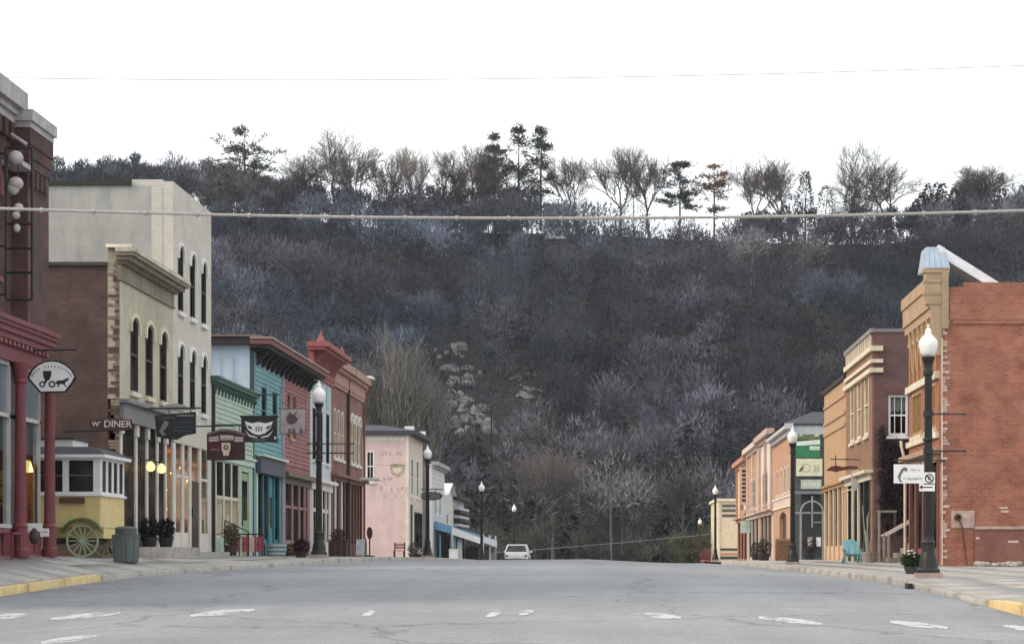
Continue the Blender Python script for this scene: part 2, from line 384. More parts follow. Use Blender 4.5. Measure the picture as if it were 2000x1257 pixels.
# bars of the worn crossing, painted on the road
rng=random.Random(5)
def draped(pts_u, name, m, parent, lift=.004, zf=road_z):
    V=[(x,y,zf(x,y)+lift) for x,y in pts_u]; tri=tessellate_polygon([[Vector((x,y,0)) for x,y in pts_u]])
    o=np_mesh(name,V,[tuple(t) for t in tri],m,parent); return o
def road_y(px,py):
    Y=23.0
    for _ in range(60):
        X=xat(px,Y); Y=(EZ-road_z(X,Y))*FPX/(py-VY)*.5+Y*.5
    return Y
bars=[(100,235,1208,1196),(372,498,1202,1190),(708,732,1202,1194),(950,985,1203,1192),(1012,1042,1199,1193),(1238,1330,1197,1206),(1482,1605,1205,1218),(1738,1852,1214,1226),(80,190,1254,1242),(-40,60,1206,1200),(1960,2060,1222,1236)]
for (a,b,ya,yb) in bars:
    th=min(10.5,(b-a)*.3+4)
    pts=[]
    top=[(a+(b-a)*k/6, ya+(yb-ya)*k/6-th*.5*(.25+.75*math.sin(math.pi*(k+.3)/6.6))+rng.uniform(-.7,.7)) for k in range(7)]
    bot=[(b-(b-a)*k/6, yb+(ya-yb)*k/6+th*.5*(.25+.75*math.sin(math.pi*(k+.3)/6.6))+rng.uniform(-.7,.7)) for k in range(7)]
    for px,py in top+bot:
        Y=road_y(px,py); pts.append((xat(px,Y),Y))
    draped(pts,'crossing_bar',PAINT,road,lift=.005)
# pavements: a bed, slabs proud of it, kerbstones along the edge
for side in (-1,1):
    k=kl if side<0 else kr; far=-32 if side<0 else 30
    ys=[-60,-30,0]+list(np.arange(10,100,1.5))+list(np.arange(100,246,4.0)); V=[];nx=8
    for y in ys:
        a=k(y)+side*.15
        cols=[a,a+(XL-a if side<0 else XR-a)*.33,a+(XL-a if side<0 else XR-a)*.66,XL if side<0 else XR,(XL if side<0 else XR)+side*1.5,(XL if side<0 else XR)+side*4,(XL if side<0 else XR)+side*9,far]
        for x in cols: V.append((x,y,walk_z(x,y)-.03))
    F=[(j*nx+i,j*nx+i+1,(j+1)*nx+i+1,(j+1)*nx+i) for j in range(len(ys)-1) for i in range(nx-1)]
    pav=struct(np_mesh('pavement_left' if side<0 else 'pavement_right',V,F,JOINT if False else WALK,smooth=True))
    # slabs
    y=22.0 if side>0 else 26.0
    while y<84:
        L=1.52; g=.012
        a0,a1=k(y)+side*.16,k(y+L)+side*.16; e=(XL if side<0 else XR)
        lim=max(1,int(abs(e-k(y+L/2))/1.35)) + (2 if y<48 and side<0 else (1 if side>0 and y<58 else 0))
        n=max(1,int(round(abs(e-k(y+L/2))/1.35)))
        for i in range(lim):
            def X(t,yy): 
                a=k(yy)+side*.16; return a+(e-a)*t/n
            q=[(X(i,y)+side*g,y+g),(X(i+1,y)-side*g,y+g),(X(i+1,y+L)-side*g,y+L-g),(X(i,y+L)+side*g,y+L-g)]
            j=rng.uniform(-.003,.004)
            V=[(x,yy,walk_z(x,yy)+j) for x,yy in q]+[(x,yy,walk_z(x,yy)-.06) for x,yy in q]
            np_mesh('paving_slab',V,[(0,1,2,3),(0,4,5,1),(1,5,6,2),(2,6,7,3),(3,7,4,0)],WALK,pav)
        y+=L
    # kerbstones
    y=20.0
    while y<110:
        L=2.4 if y<70 else 6.0; yy0,yy1=y+.012,y+L-.012; V=[]
        sub=4
        for s_ in range(sub+1):
            yy=yy0+(yy1-yy0)*s_/sub; a=k(yy); zt=road_z(a,yy)+kerb_h(side,yy); zb=road_z(a,yy)-.1
            V += [(a,yy,zb),(a+side*.015,yy,zt-.02),(a+side*.035,yy,zt+.004),(a+side*.155,yy,zt+.006),(a+side*.155,yy,zb)]
        F=[(s_*5+i,s_*5+i+1,s_*5+5+i+1,s_*5+5+i) for s_ in range(sub) for i in range(4)]
        F4=F+[(0,1,2,3),(sub*5,sub*5+1,sub*5+2,sub*5+3)]
        yel=(side<0 and y+L<42.6) or (side>0 and y+L<32.5)
        o=np_mesh('kerbstone',V,F4,YELLOW if yel else CONC,pav)
        y+=L
# gully grate by the right kerb
o=MB(); gp=at(1757,1142,38.4); gy=38.4; gx=kr(gy)-.02
o.cbox(gx-.1,gx-.004,gy-.2,gy+.2,road_z(gx,gy)+.004,road_z(gx,gy)+.10)
tag(o.build('gully_inlet',BLACK),'small black gully inlet at the foot of the right kerb','drain')

# ------------------------------------------------------------------ woods on the bluff
nr=np.random.default_rng(11)
def slivers(base, direc, length, width, rngn):
    """one thin triangle for each twig"""
    n=len(base); d=direc/np.linalg.norm(direc,axis=1,keepdims=True)
    side=np.cross(d,rngn.normal(size=(n,3))); side/=np.linalg.norm(side,axis=1,keepdims=True)+1e-9
    V=np.empty((n,3,3)); V[:,0]=base-side*width[:,None]*.5; V[:,1]=base+side*width[:,None]*.5; V[:,2]=base+d*length[:,None]
    return V.reshape(-1,3)
def crown_cloud(c, rx, rz, n, kind, r, scale=1.0):
    """twigs spread through a crown: c its foot"""
    if kind=='conifer':
        t=r.random(n)**.8; rad=rx*(1-t)**.75*(.35+.65*np.sqrt(r.random(n))); a=r.random(n)*2*np.pi
        p=np.stack([rad*np.cos(a),rad*np.sin(a),t*rz*2],1)+c
        d=np.stack([np.cos(a),np.sin(a),r.normal(-.25,.35,n)],1)
        return slivers(p,d,r.uniform(.5,1.1,n)*scale,r.uniform(.22,.45,n)*scale,r)
    # bare: rounded lobes, each a dense ball of outward twigs
    L=r.integers(6,11); lo=r.normal(size=(L,3)); lo/=np.linalg.norm(lo,axis=1,keepdims=True); lo[:,2]=np.abs(lo[:,2])*1.0-.15
    lo*=r.uniform(.75,1.0,(L,1)); cen=lo*np.array([rx*.68,rx*.68,rz*.68])+np.array([0,0,rz*1.0]); k=r.integers(0,L,n); lr=r.uniform(.30,.50,L)
    q=r.normal(size=(n,3)); q/=np.linalg.norm(q,axis=1,keepdims=True); q*=(r.uniform(.15,1,n)**.4)[:,None]
    p=cen[k]+q*(lr[k]*rx)[:,None]
    d=q*.7+(p-np.array([0,0,rz*.1]))/(rx+rz)*1.1+r.normal(size=(n,3))*.30; d[:,2]+=.15
    return slivers(p+c,d,r.uniform(.5,1.3,n)*scale,r.uniform(.08,.26,n)*scale,r)

def lerp(a,b,t): return np.array(a)*(1-t)+np.array(b)*t
TW=tinted('bare_twigs'); 
from mathutils import noise as mnoise
Vs=[];Ts=[]
def plant(X,Y,z,h,kind,tint,n,rx=None,sc_=1.0):
    rx=rx if rx else h*nr.uniform(.26,.36)
    c=np.array([X,Y,z+(h*.12 if kind=='conifer' else h*.22)])
    v=crown_cloud(c,rx,h*(.44 if kind=='conifer' else .42),n,kind,nr,sc_)
    t=np.repeat(np.clip(np.array(tint)*nr.uniform(.7,1.35,(len(v)//3,1)),0,1),3,0)
    Vs.append(v);Ts.append(t)
    # stem
    lean=nr.normal(0,.3,2); st=np.array([[X,Y,z-.5],[X+lean[0],Y+lean[1],z+h*.7]]); w=.05+h*.005
    side=np.array([1,0,0])*w
    vv=np.array([st[0]-side,st[0]+side,st[1]-side*.4, st[0]+side,st[1]+side*.4,st[1]-side*.4, st[0]-side[[1,0,2]],st[0]+side[[1,0,2]],st[1]])
    Vs.append(vv); Ts.append(np.repeat(np.array([tint])*1.15,9,0))
def tint_for(X,Y):
    a=mnoise.noise(Vector((X*.02,Y*.03,1.3))); b=mnoise.noise(Vector((X*.035+7,Y*.04,4.1))); j=nr.random()
    base=lerp((.058,.052,.064),(.048,.058,.076),min(1,max(0,.5+1.4*a)))      # purple-brown bark to blue-grey, with the haze's blue put into the tint
    if b>.12: base=lerp(base,(.088,.084,.086),min(1,(b-.1)*3))
    g=min(1,max(0,.5+1.5*mnoise.noise(Vector((X*.032+11,Y*.045,6.2)))))
    base=base*(.55+1.6*j*j*j+.35*j)*(.72+1.0*g*g)*np.array((.90,.94,.99))
    if Y<266 and X>-22: base=lerp(base*1.7,(.12,.112,.105),.4)
    return base
cnt=0
pts=[]
yrow=236.0
while yrow<408:
    sp=4.6 if yrow<300 else 5.1
    x=-.34*yrow
    while x<.225*yrow:
        X=x+nr.normal(0,1.2); Y=yrow+nr.normal(0,1.5); x+=sp
        pts.append((X,Y))
    yrow+=sp*.98
for X,Y in pts:
    z=hill_z(X,Y) if Y>245 else land(X,Y)
    px=VX+X/Y*FPX; py=VY-(z+5-EZ)/Y*FPX
    if 858<px<955 and 655<py<890 and Y<318:               # the bare rock keeps only low scrub
        if nr.random()<.95: plant(X,Y,z,nr.uniform(2,4.5),'bare',tint_for(X,Y),120,sc_=.6)
        continue
    if 985<px<1060 and 700<py<800 and Y<318: continue
    if Y>378 and 1050<px<1440: continue                    # open brow with the small house
    if Y>388 and px>1085: 
        if Y>396 or nr.random()<.75: continue                       # open brow under the skyline trees
    if px<0-60 or px>2060: continue
    if Y>372 and X<-60: 
        plant(X,Y,z,nr.uniform(6,9.5),'bare',tint_for(X,Y)*1.1,300,rx=nr.uniform(2.2,3.4)); continue
    con=mnoise.noise(Vector((X*.025+3,Y*.03,9)))>.22 and nr.random()<.55
    dk=.5+.5*mnoise.noise(Vector((X*.018+30,Y*.02,2)))
    if con or nr.random()<.07:
        plant(X,Y,z,nr.uniform(7,12),'conifer',np.array((.019,.027,.029))*nr.uniform(.7,1.5),170,rx=nr.uniform(1.6,2.8))
    else:
        h=nr.uniform(7.5,14.5) if Y<385 else nr.uniform(6,9.5)
        plant(X,Y,z,h,'bare',tint_for(X,Y),int(430*(h/11)),rx=h*nr.uniform(.32,.46))
    cnt+=1
# thicker dark stand at the far right and the low far woods on the left
for i in range(90):
    X=nr.uniform(57,80); Y=nr.uniform(380,402); z=hill_z(X,Y)
    if nr.random()<.55: plant(X,Y,z,nr.uniform(6,11),'conifer',np.array((.018,.021,.018))*nr.uniform(.7,1.4),190,rx=nr.uniform(1.8,3))
    else: plant(X,Y,z,nr.uniform(6,11),'bare',tint_for(X,Y),280)
for i in range(150):
    X=nr.uniform(-118,-66); Y=nr.uniform(392,412); z=hill_z(X,Y)
    plant(X,Y,z,nr.uniform(5.5,9.0)*(1.15 if X>-88 else (.95 if X>-100 else .7)),'bare',np.maximum(tint_for(X,Y)*1.2,.05),320,rx=nr.uniform(2.2,3.6))
for i in range(130):
    X=nr.uniform(-78,-18); Y=nr.uniform(386,398); z=hill_z(X,Y)
    plant(X,Y,z,nr.uniform(5,8.5)*(1.3 if nr.random()<.35 else 1),'bare' if nr.random()<.82 else 'conifer',np.maximum(tint_for(X,Y),.035),260)
for i in range(34):
    X=nr.uniform(24,60); Y=nr.uniform(394,402); z=hill_z(X,Y)
    plant(X,Y,z,nr.uniform(4,7.5),'bare' if nr.random()<.7 else 'conifer',np.maximum(tint_for(X,Y),.03),230)
# low scrub where the street runs out
for i in range(230):
    X=nr.uniform(-40,34); Y=nr.uniform(206,240); 
    if abs(X+1)<7 and Y<232: continue
    if X<-9 and Y<214: continue
    z=land(X,Y); g=nr.random()
    tint=lerp((.105,.096,.09),(.082,.085,.058),1 if X>6 and g<.8 else g*.4)
    plant(X,Y,z,nr.uniform(3.0,6.5),'bare',tint*nr.uniform(.7,1.2),230,sc_=.75)
Vn=np.concatenate(Vs); Tn=np.concatenate(Ts)
wood=np_mesh('hillside_wood',Vn,np.arange(len(Vn)).reshape(-1,3),TW,tint=Tn)
wood['kind']='stuff'; wood['label']='bare grey and purple winter wood covering the bluff'; wood['category']='woodland'
print('forest trees',cnt,'tris',len(Vn)//3)

# ------------------------------------------------------------------ trees one can tell apart
BARK=tinted('bark')
def seg_mesh(segs, n=3):
    """tapered limbs as n-sided tubes (numpy)"""
    S=np.array([(*a,*b,r0,r1) for a,b,r0,r1 in segs]); p0=S[:,:3];p1=S[:,3:6];r0=S[:,6];r1=S[:,7]
    d=p1-p0; d/=np.linalg.norm(d,axis=1,keepdims=True)+1e-9
    t=np.where(np.abs(d[:,2:3])<.9,np.array([[0,0,1.0]]),np.array([[1.0,0,0]])); x=np.cross(d,t); x/=np.linalg.norm(x,axis=1,keepdims=True)+1e-9; y=np.cross(d,x)
    V=np.empty((len(S),2*n,3))
    for i in range(n):
        a=2*np.pi*i/n; o=x*np.cos(a)+y*np.sin(a); V[:,i]=p0+o*r0[:,None]; V[:,n+i]=p1+o*r1[:,None]
    b=(np.arange(len(S))*2*n)[:,None,None]
    f=np.array([(i,(i+1)%n,(i+1)%n+n,i+n) for i in range(n)])[None]+b
    return V.reshape(-1,3), f.reshape(-1,4)
def grow(r, p, d, L, rad, lev, maxlev, spread, upw, trunk, crown):
    """limb grown in 3 bends, forks at its end and along it"""
    k=3; q=np.array(p); dd=np.array(d)
    for i in range(k):
        nd=dd+r.normal(size=3)*.13; nd[2]+=upw*.12; nd/=np.linalg.norm(nd); nq=q+nd*L/k
        ra=rad*(1-.38*i/k); rb=rad*(1-.38*(i+1)/k)
        (trunk if lev<=1 else crown).append((q,nq,ra,rb)); q=nq; dd=nd
        if lev>0 and lev<maxlev and i<k-1 and r.random()<.75:
            a=r.normal(size=3); a-=dd*np.dot(a,dd); a/=np.linalg.norm(a)
            s=dd*math.cos(spread)+a*math.sin(spread*1.15); grow(r,q,s,L*.62,rad*.45,lev+1,maxlev,spread,upw,trunk,crown)
    if lev<maxlev:
        m=3 if (lev<2 or r.random()<.45) else 2
        a0=r.random()*6.28; e1=np.cross(dd,[.3,.5,.8]); e1/=np.linalg.norm(e1); e2=np.cross(dd,e1)
        for j in range(m):
            an=a0+6.28*j/m+r.normal()*.3; sp=spread*r.uniform(.65,1.25)
            s=dd*math.cos(sp)+(e1*math.cos(an)+e2*math.sin(an))*math.sin(sp)
            grow(r,q,s,L*r.uniform(.66,.84),rad*.62,lev+1,maxlev,spread,upw,trunk,crown)
def bare_tree(name,label,foot,h,w,seed,tint=(.10,.09,.088),maxlev=5,trunk_frac=.25,spread=.42,upw=.6,group=None,thick=1.0):
    r=np.random.default_rng(seed); tr=[];cr=[]
    L0=h*trunk_frac; rad=h*.019*thick
    grow(r,np.zeros(3),np.array([r.normal()*.03,r.normal()*.03,1.0]),L0,rad,0,maxlev,spread,upw,tr,cr)
    allp=np.array([s[1] for s in tr+cr]); sx=w/(np.percentile(allp[:,0],98)-np.percentile(allp[:,0],2)); sz=h/allp[:,2].max()
    sx=min(sx,sz*1.6)
    root=thing(name,label,'tree',foot,group)
    for nm,sg,mr in (('trunk',tr,.05),('crown',cr,.021)):
        S=[(np.array((a[0]*sx,a[1]*sx,a[2]*sz))+foot,np.array((b[0]*sx,b[1]*sx,b[2]*sz))+foot,max(ra,mr),max(rb,mr*.8)) for a,b,ra,rb in sg]
        if nm=='trunk': S.insert(0,(np.array(foot)-(0,0,1.0),S[0][0],rad*1.3,rad))
        V,F=seg_mesh(S,5 if nm=='trunk' else 3); t=np.tile(np.array(tint)*(1.0 if nm=='trunk' else .95),(len(V),1))*r.uniform(.85,1.15,(len(V),1))
        np_mesh(nm,V,F,BARK,root,tint=t)
    return root
def needle_tree(name,label,foot,h,w,seed,kind='pine',tint=(.035,.045,.03),n=2600,group=None,gaps=.0,trunkcol=(.09,.075,.065)):
    r=np.random.default_rng(seed); foot=np.array(foot); root=thing(name,label,'tree',foot,group)
    tr=[(foot-(0,0,1),foot+(0,0,h*.5),h*.016,h*.011),(foot+(0,0,h*.5),foot+(r.normal()*.2,0,h*.97),h*.011,.03)]
    P=[];D=[];Ln=[]
    if kind=='pine':      # open whorls of level boughs
        zs=np.sort(r.uniform(.30,.985,15))
        for t in zs:
            env=w*.5*min(1,(1.02-t)*2.6)*min(1,.55+t*.6)
            for b in range(r.integers(2,6)):
                a=r.random()*6.28; l=env*r.uniform(.3,1.2); up_=r.uniform(-.15,.45); s=foot+np.array((0,0,h*t)); e=s+np.array((math.cos(a)*l,math.sin(a)*l,up_*l))
                tr.append((s,e,.05,.02)); m=int(n/len(zs)/4)
                f=r.uniform(.35,1.05,m)**.8; p=s+(e-s)*f[:,None]+r.normal(size=(m,3))*np.array((.38,.38,.24))*(h/14)
                P.append(p); d=np.tile((e-s)/l,(m,1))+r.normal(size=(m,3))*.6; d[:,2]+=.25; D.append(d)
    elif kind=='cedar':   # dense upright flame or dome
        t=r.random(n); prof_=np.where(t<.25,.75+t,1.0-(t-.25)*1.12)**.8; rad=w*.5*prof_*np.sqrt(r.uniform(.25,1,n))*(1+.18*np.sin(t*23+seed))
        a=r.random(n)*6.28; rad=rad*(1+.16*np.sin(a*3+seed)+.1*np.sin(a*7+t*9))
        P.append(np.stack([rad*np.cos(a),rad*np.sin(a),h*(.06+.94*t)],1)+foot)
        D.append(np.stack([np.cos(a)*.7,np.sin(a)*.7,.7+r.normal(size=n)*.4],1))
    else:                 # dome
        q=r.normal(size=(n,3)); q/=np.linalg.norm(q,axis=1,keepdims=True); q*=(r.uniform(.25,1,n)**.5)[:,None]; q[:,2]=np.abs(q[:,2]+.25)
        q*=1+.16*np.sin(q[:,:1]*7+seed)
        P.append(q*np.array((w*.5,w*.5,h*.8))+foot+np.array((0,0,h*.08))); D.append(q+r.normal(size=(n,3))*.4)
    P=np.concatenate(P);D=np.concatenate(D)
    V=slivers(P,D,r.uniform(.35,.8,len(P))*h/13,r.uniform(.10,.24,len(P))*h/13,r); t=np.repeat(np.array(tint)*r.uniform(.6,1.5,(len(P),1)),3,0)
    a,f=seg_mesh(tr,5); np_mesh('trunk',a,f,BARK,root,tint=np.tile(trunkcol,(len(a),1)))
    np_mesh('crown',V,np.arange(len(V)).reshape(-1,3),TW,root,tint=t)
    return root
def ridge_foot(px,py,Y=400.0):
    X=xat(px,Y); return (X,Y,zat(py,Y))
RG='trees along the brow of the bluff'
sk=[ # x, foot y, top y, width, kind, label
 (478,415,256,135,'pine','broad spreading pine on the brow, leftmost tall evergreen against the sky'),
 (575,432,296,80,'bare','bare tree on the brow just right of the broad spreading pine'),
 (645,432,262,115,'bare','tallest bare tree on the left half of the brow, pointed crown'),
 (702,432,300,80,'bare','bare tree on the brow between the tall pointed one and the left evergreen'),
 (612,428,345,46,'cedar','dark narrow evergreen under the tall pointed bare tree on the brow'),
 (755,436,345,58,'cedar','dark bushy evergreen on the brow left of the pale gap in the trees'),
 (758,436,305,70,'bare','bare tree standing over the dark bushy evergreen on the brow'),
 (808,447,290,58,'pale','pale-trunked slender bare tree in the bright gap on the brow'),
 (852,446,296,66,'bare','bare tree on the brow right of the pale-trunked slender one'),
 (872,446,342,62,'cedar','dark evergreen on the brow left of the three tall pines'),
 (905,446,288,74,'bare','bare tree rising behind the evergreens, second left of the three tall pines'),
 (935,445,304,58,'bare','bare tree on the brow next left of the three tall pines'),
 (966,444,278,52,'pine','left one of the three tall thin pines on the brow'),
 (1013,440,264,60,'pine','middle one of the three tall thin pines on the brow'),
 (1056,436,260,60,'pine','right one of the three tall thin pines on the brow'),
 (966,446,352,56,'cedar','dark evergreen at the foot of the left tall pine on the brow'),
 (1038,426,346,86,'dome','dense rounded dark evergreen left of the small house on the brow'),
 (1130,454,296,88,'bare','lone bare vase-shaped tree in the open, right of the house on the brow'),
 (1212,457,296,104,'bare','tall bare tree, first of the pair right of the lone vase-shaped one'),
 (1268,457,302,86,'bare','bare tree, second of the pair right of the lone vase-shaped one'),
 (1238,457,362,60,'bush','low dark evergreen between the pair of bare trees on the brow'),
 (1328,460,322,100,'pinedense','dark full pine on the brow left of the orange-brown one'),
 (1395,463,322,60,'rust','orange-brown pine lit by the low sun on the brow'),
 (1470,468,330,84,'bare','bare tree on the brow right of the orange-brown pine'),
 (1530,472,312,100,'bare','bare upright tree on the brow, second right of the orange-brown pine'),
 (1573,474,345,44,'cedar','dark slim evergreen on the brow between bare trees, right of centre'),
 (1634,472,288,104,'bare','tallest bare tree on the right half of the brow'),
 (1612,476,372,58,'bush','dark low evergreen at the left foot of the tallest right bare tree'),
 (1662,476,370,50,'bush','dark low evergreen at the right foot of the tallest right bare tree'),
 (1734,476,322,140,'oak','wide spreading bare oak on the brow above the dark brick building'),
 (1832,474,380,70,'bush','dark evergreen on the brow right of the wide bare oak'),
 (1892,440,320,112,'bare','bare tree on the brow, left one above the red brick building'),
 (1965,436,326,112,'bare','bare tree on the brow at the right edge above the red brick building')]
for i,(x,fy,ty,w,k,lab) in enumerate(sk):
    Y=398.0+(i%3)*1.5-2; ft=np.array(ridge_foot(x,fy+4,Y)); h=(fy-ty)/FPX*Y*1.10; ww=w/FPX*Y*1.2
    if k in('bare','pale','oak'):
        bare_tree('bare_tree',lab,ft,h,ww,100+i,tint={'bare':(.115,.095,.095),'pale':(.30,.27,.24),'oak':(.075,.063,.06)}[k],maxlev=6,trunk_frac=.20 if k=='oak' else .26,spread=.55 if k=='oak' else .40,upw=.2 if k=='oak' else .7,group=RG,thick=1.25 if k=='oak' else 1.0)
    elif k=='pine': needle_tree('pine_tree',lab,ft,h,ww,200+i,'pine',(.05,.052,.045),n=3200 if w>100 else 2000,group=RG)
    elif k=='pinedense': needle_tree('pine_tree',lab,ft,h,ww,200+i,'pine',(.022,.027,.029),n=3800,group=RG)
    elif k=='rust': needle_tree('pine_tree',lab,ft,h,ww,200+i,'pine',(.16,.095,.055),n=2200,group=RG,trunkcol=(.2,.12,.07))  # needles and trunk tinted orange to carry the low sun's light
    elif k=='cedar': needle_tree('cedar_tree',lab,ft,h,ww,200+i,'cedar',(.028,.031,.026),n=1500,group=RG)
    elif k=='bush': needle_tree('cedar_tree',lab,ft,h,ww,200+i,'cedar',(.028,.032,.026),n=1300,group=RG)
    else: needle_tree('cedar_tree',lab,ft,h,ww,200+i,'dome',(.017,.024,.016),n=3200,group=RG)
# the tall olive-grey tree behind the red-brown brick front and others down by the street's end
def fan_tree(name,label,foot,h,w,seed,tint,n):
    r=np.random.default_rng(seed); foot=np.array(foot); root=thing(name,label,'tree',foot)
    tr=[];tips=[]
    for b in range(26):
        a=r.random()*6.28; rr_=w*.5*math.sqrt(r.random()); e=foot+np.array((math.cos(a)*rr_,math.sin(a)*rr_,h*(.95-.42*(rr_/(w*.5))**2)*r.uniform(.8,1.0))); s=foot+np.array((0,0,h*r.uniform(.05,.2))); m=s+(e-s)*.5+np.array((math.cos(a),math.sin(a),0))*rr_*.18-np.array((0,0,h*.04))
        tr += [(s,m,.22,.13),(m,e,.13,.05)]; tips += [(s,m),(m,e),(m,e)]
    tr.append((foot-(0,0,2),foot+(0,0,h*.2),.6,.4))
    P=[];D=[]
    for s,e in tips:
        m=n//len(tips); f=r.random(m); p=s+(e-s)*f[:,None]+r.normal(size=(m,3))*np.array((.55,.55,.5))*w/10; d=np.tile((e-s)/np.linalg.norm(e-s),(m,1))*.5+r.normal(size=(m,3))*np.array((.38,.38,.2)); d[:,2]+=.55; P.append(p);D.append(d)
    P=np.concatenate(P);D=np.concatenate(D)
    V=slivers(P,D,r.uniform(.8,2.2,len(P)),r.uniform(.04,.10,len(P)),r); t=np.repeat(np.array(tint)*r.uniform(.6,1.45,(len(P),1)),3,0)
    a,f=seg_mesh(tr,5); np_mesh('trunk',a,f,BARK,root,tint=np.tile(np.array(tint)*.9,(len(a),1)))
    np_mesh('crown',V,np.arange(len(V)).reshape(-1,3),TW,root,tint=t); return root
fan_tree('willow_tree','tall grey-brown willow with rounded twiggy crown behind the red-brown brick front',at(757,1000,205),19.2,11.8,7,(.150,.145,.134),22000)
bare_tree('sycamore_tree','pale-limbed bare sycamore in the low wood beyond the street',at(1080,1085,238),13.2,7.0,71,tint=(.15,.14,.135),maxlev=6,spread=.5)
bare_tree('sycamore_tree','small pale forked tree on the slope above the right lamp row',at(1335,1085,236),10.0,6.0,72,tint=(.10,.095,.085),maxlev=6,spread=.45)
# rock outcrop
ROCK=mat('limestone',(.27,.26,.25),.95,var=.35,scale=.6,bump=.8,bscale=3,stain=(.10,.095,.09),stain_scale=.5,streak=0)
def rock(parent,c,s,seed):
    r=random.Random(seed); P=[];F=[];n=7;m=5
    for j in range(m+1):
        th=math.pi*j/m
        for i in range(n):
            ph=2*math.pi*i/n; k=r.uniform(.72,1.2); P.append((c[0]+s[0]*k*math.sin(th)*math.cos(ph),c[1]+s[1]*k*math.sin(th)*math.sin(ph),c[2]+s[2]*k*max(-.75,min(.75,math.cos(th)*1.2))))
    for j in range(m):
        for i in range(n): F.append((j*n+i,j*n+(i+1)%n,(j+1)*n+(i+1)%n,(j+1)*n+i))
    o=MB(); o.add(P,F); return o.build('rock',ROCK,parent)
def hill_hit(px,py):
    best=None
    for Y in np.arange(250,400,1.0):
        X=xat(px,Y)
        if zat(py,Y)<=hill_z(X,Y): return Y
    return 330
rk=random.Random(3)
oc=thing('rock_outcrop','pale limestone outcrop breaking through the wooded bluff, left of centre','rock',at(905,860,hill_hit(905,860)))
for i in range(70):
    py=rk.uniform(675,855); px=rk.gauss(902+(py-760)*.10,25); Y=hill_hit(px,py)-1.0; s=rk.uniform(.25,1.0)
    rock(oc,at(px,py,Y),(s*rk.uniform(.8,1.5),s,s*rk.uniform(.8,1.5)),i)
oc=thing('rock_outcrop','small low band of pale rock on the bluff right of the big outcrop','rock',at(1025,790,hill_hit(1025,790)))
for i in range(12):
    px=rk.uniform(992,1052); py=rk.choice((735,765,775))+rk.gauss(0,6); Y=hill_hit(px,py)-1.0; s=rk.uniform(.35,.8)
    rock(oc,at(px,py,Y),(s*1.7,s,s*.55),50+i)
# the little house on the brow
HY=393.0; hs=thing('brow_house','small white house with grey roof on the brow by the rounded evergreen','house',at(1085,462,HY+2))
f=FC(HY); o=MB(); z0,z1,zr_=zat(466,HY),zat(421,HY),zat(393,HY); a,b=xat(1064,HY),xat(1110,HY)
o.box(f,a,b,z0,z1,-5,0); o.build('wall',mat('house_white',(.6,.6,.62),.7),hs)
o=MB(); o.add([(a-.3,HY-.4,z1),(b+.3,HY-.4,z1),(b+.3,HY+2.5,zr_),(a-.3,HY+2.5,zr_),(a-.3,HY+5.4,z1),(b+.3,HY+5.4,z1)],[(0,1,2,3),(3,2,5,4),(0,3,4),(1,5,2),(0,4,5,1)]); o.build('roof',mat('grey_shingle',(.16,.16,.18),.9),hs)
for k in range(3):
    o=MB(); o.box(f,a+.7+k*1.6,a+1.5+k*1.6,z1-2.2,z1-.8,.003,.04); o.build('window',GLASS,hs)
# ------------------------------------------------------------------ building kit
def arch_poly(u0,u1,v0,v1,rise,n=8):
    if rise<=0: return [(u0,v0),(u1,v0),(u1,v1),(u0,v1)]
    c=(u0+u1)/2; a=(u1-u0)/2; pts=[(u0,v0),(u1,v0)]
    for i in range(n+1):
        t=math.pi*i/n; pts.append((c+a*math.cos(t), v1-rise+rise*math.sin(t)))
    return pts
def window(parent, fr, u0,u1,v0,v1, rise=0, fm=None, sill=True, hood=None, mull=0, gm=None, dep=.035, sm=None, bar=.05, rails=1):
    """a sash window set back in its opening; frame is the part, panes, sill and hood hang on it"""
    fm=fm or WHITE; gm=gm or GLASS
    o=MB(); fw=min(bar,(u1-u0)*.16)
    o.wall(fr, arch_poly(u0+.004,u1-.004,v0+.004,v1-.004,rise), [arch_poly(u0+fw,u1-fw,v0+fw,v1-fw,max(0,rise-fw*.3))], -dep+.05, .07)
    vm=v0+(v1-v0)*.5
    if rails: o.box(fr,u0+fw+.001,u1-fw-.001,vm-.03,vm+.03,-dep-.015,-dep+.04)
    for i in range(mull):
        uu=u0+(u1-u0)*(i+1)/(mull+1); o.box(fr,uu-.014,uu+.014,v0+fw+.001,v1-fw-.001,-dep-.01,-dep+.03)
    w=o.build('window',fm,parent)
    g=MB(); g.prism(fr, arch_poly(u0+fw*.5,u1-fw*.5,vm if rails else v0+fw*.5,v1-fw*.5,max(0,rise-fw*.3)),-dep-.012,-dep+.0); g.build('pane',gm,w)
    if rails: g=MB(); g.box(fr,u0+fw*.5,u1-fw*.5,v0+fw*.5,vm-.001,-dep-.03,-dep-.018); g.build('pane',gm,w)
    if sill: s=MB(); s.box(fr,u0-.07,u1+.07,v0-.12,v0-.002,-.1,.09); s.build('sill',sm or fm,w)
    if hood:
        s=MB(); k=hood
        s.wall(fr,arch_poly(u0-k,u1+k,v1-rise-k*1.2,v1+k*1.1,max(rise+k*.6,.02)),[],.001,-.001) if False else None
        outer=[];inner=[];c=(u0+u1)/2;a=(u1-u0)/2; r_=max(rise,.05)
        for i in range(11):
            t=math.pi*i/10; outer.append((c+(a+k)*math.cos(t), v1-rise+(r_+k)*math.sin(t))); inner.append((c+(a+.012)*math.cos(t), v1-rise+(r_+.012)*math.sin(t)))
        s.prism(fr,[(c+a+k,v1-rise-k)]+outer+[(c-a-k,v1-rise-k),(c-a-.012,v1-rise-k)]+inner[::-1]+[(c+a+.012,v1-rise-k)],.002,.07)
        s.build('hood',sm or fm,w)
    return w
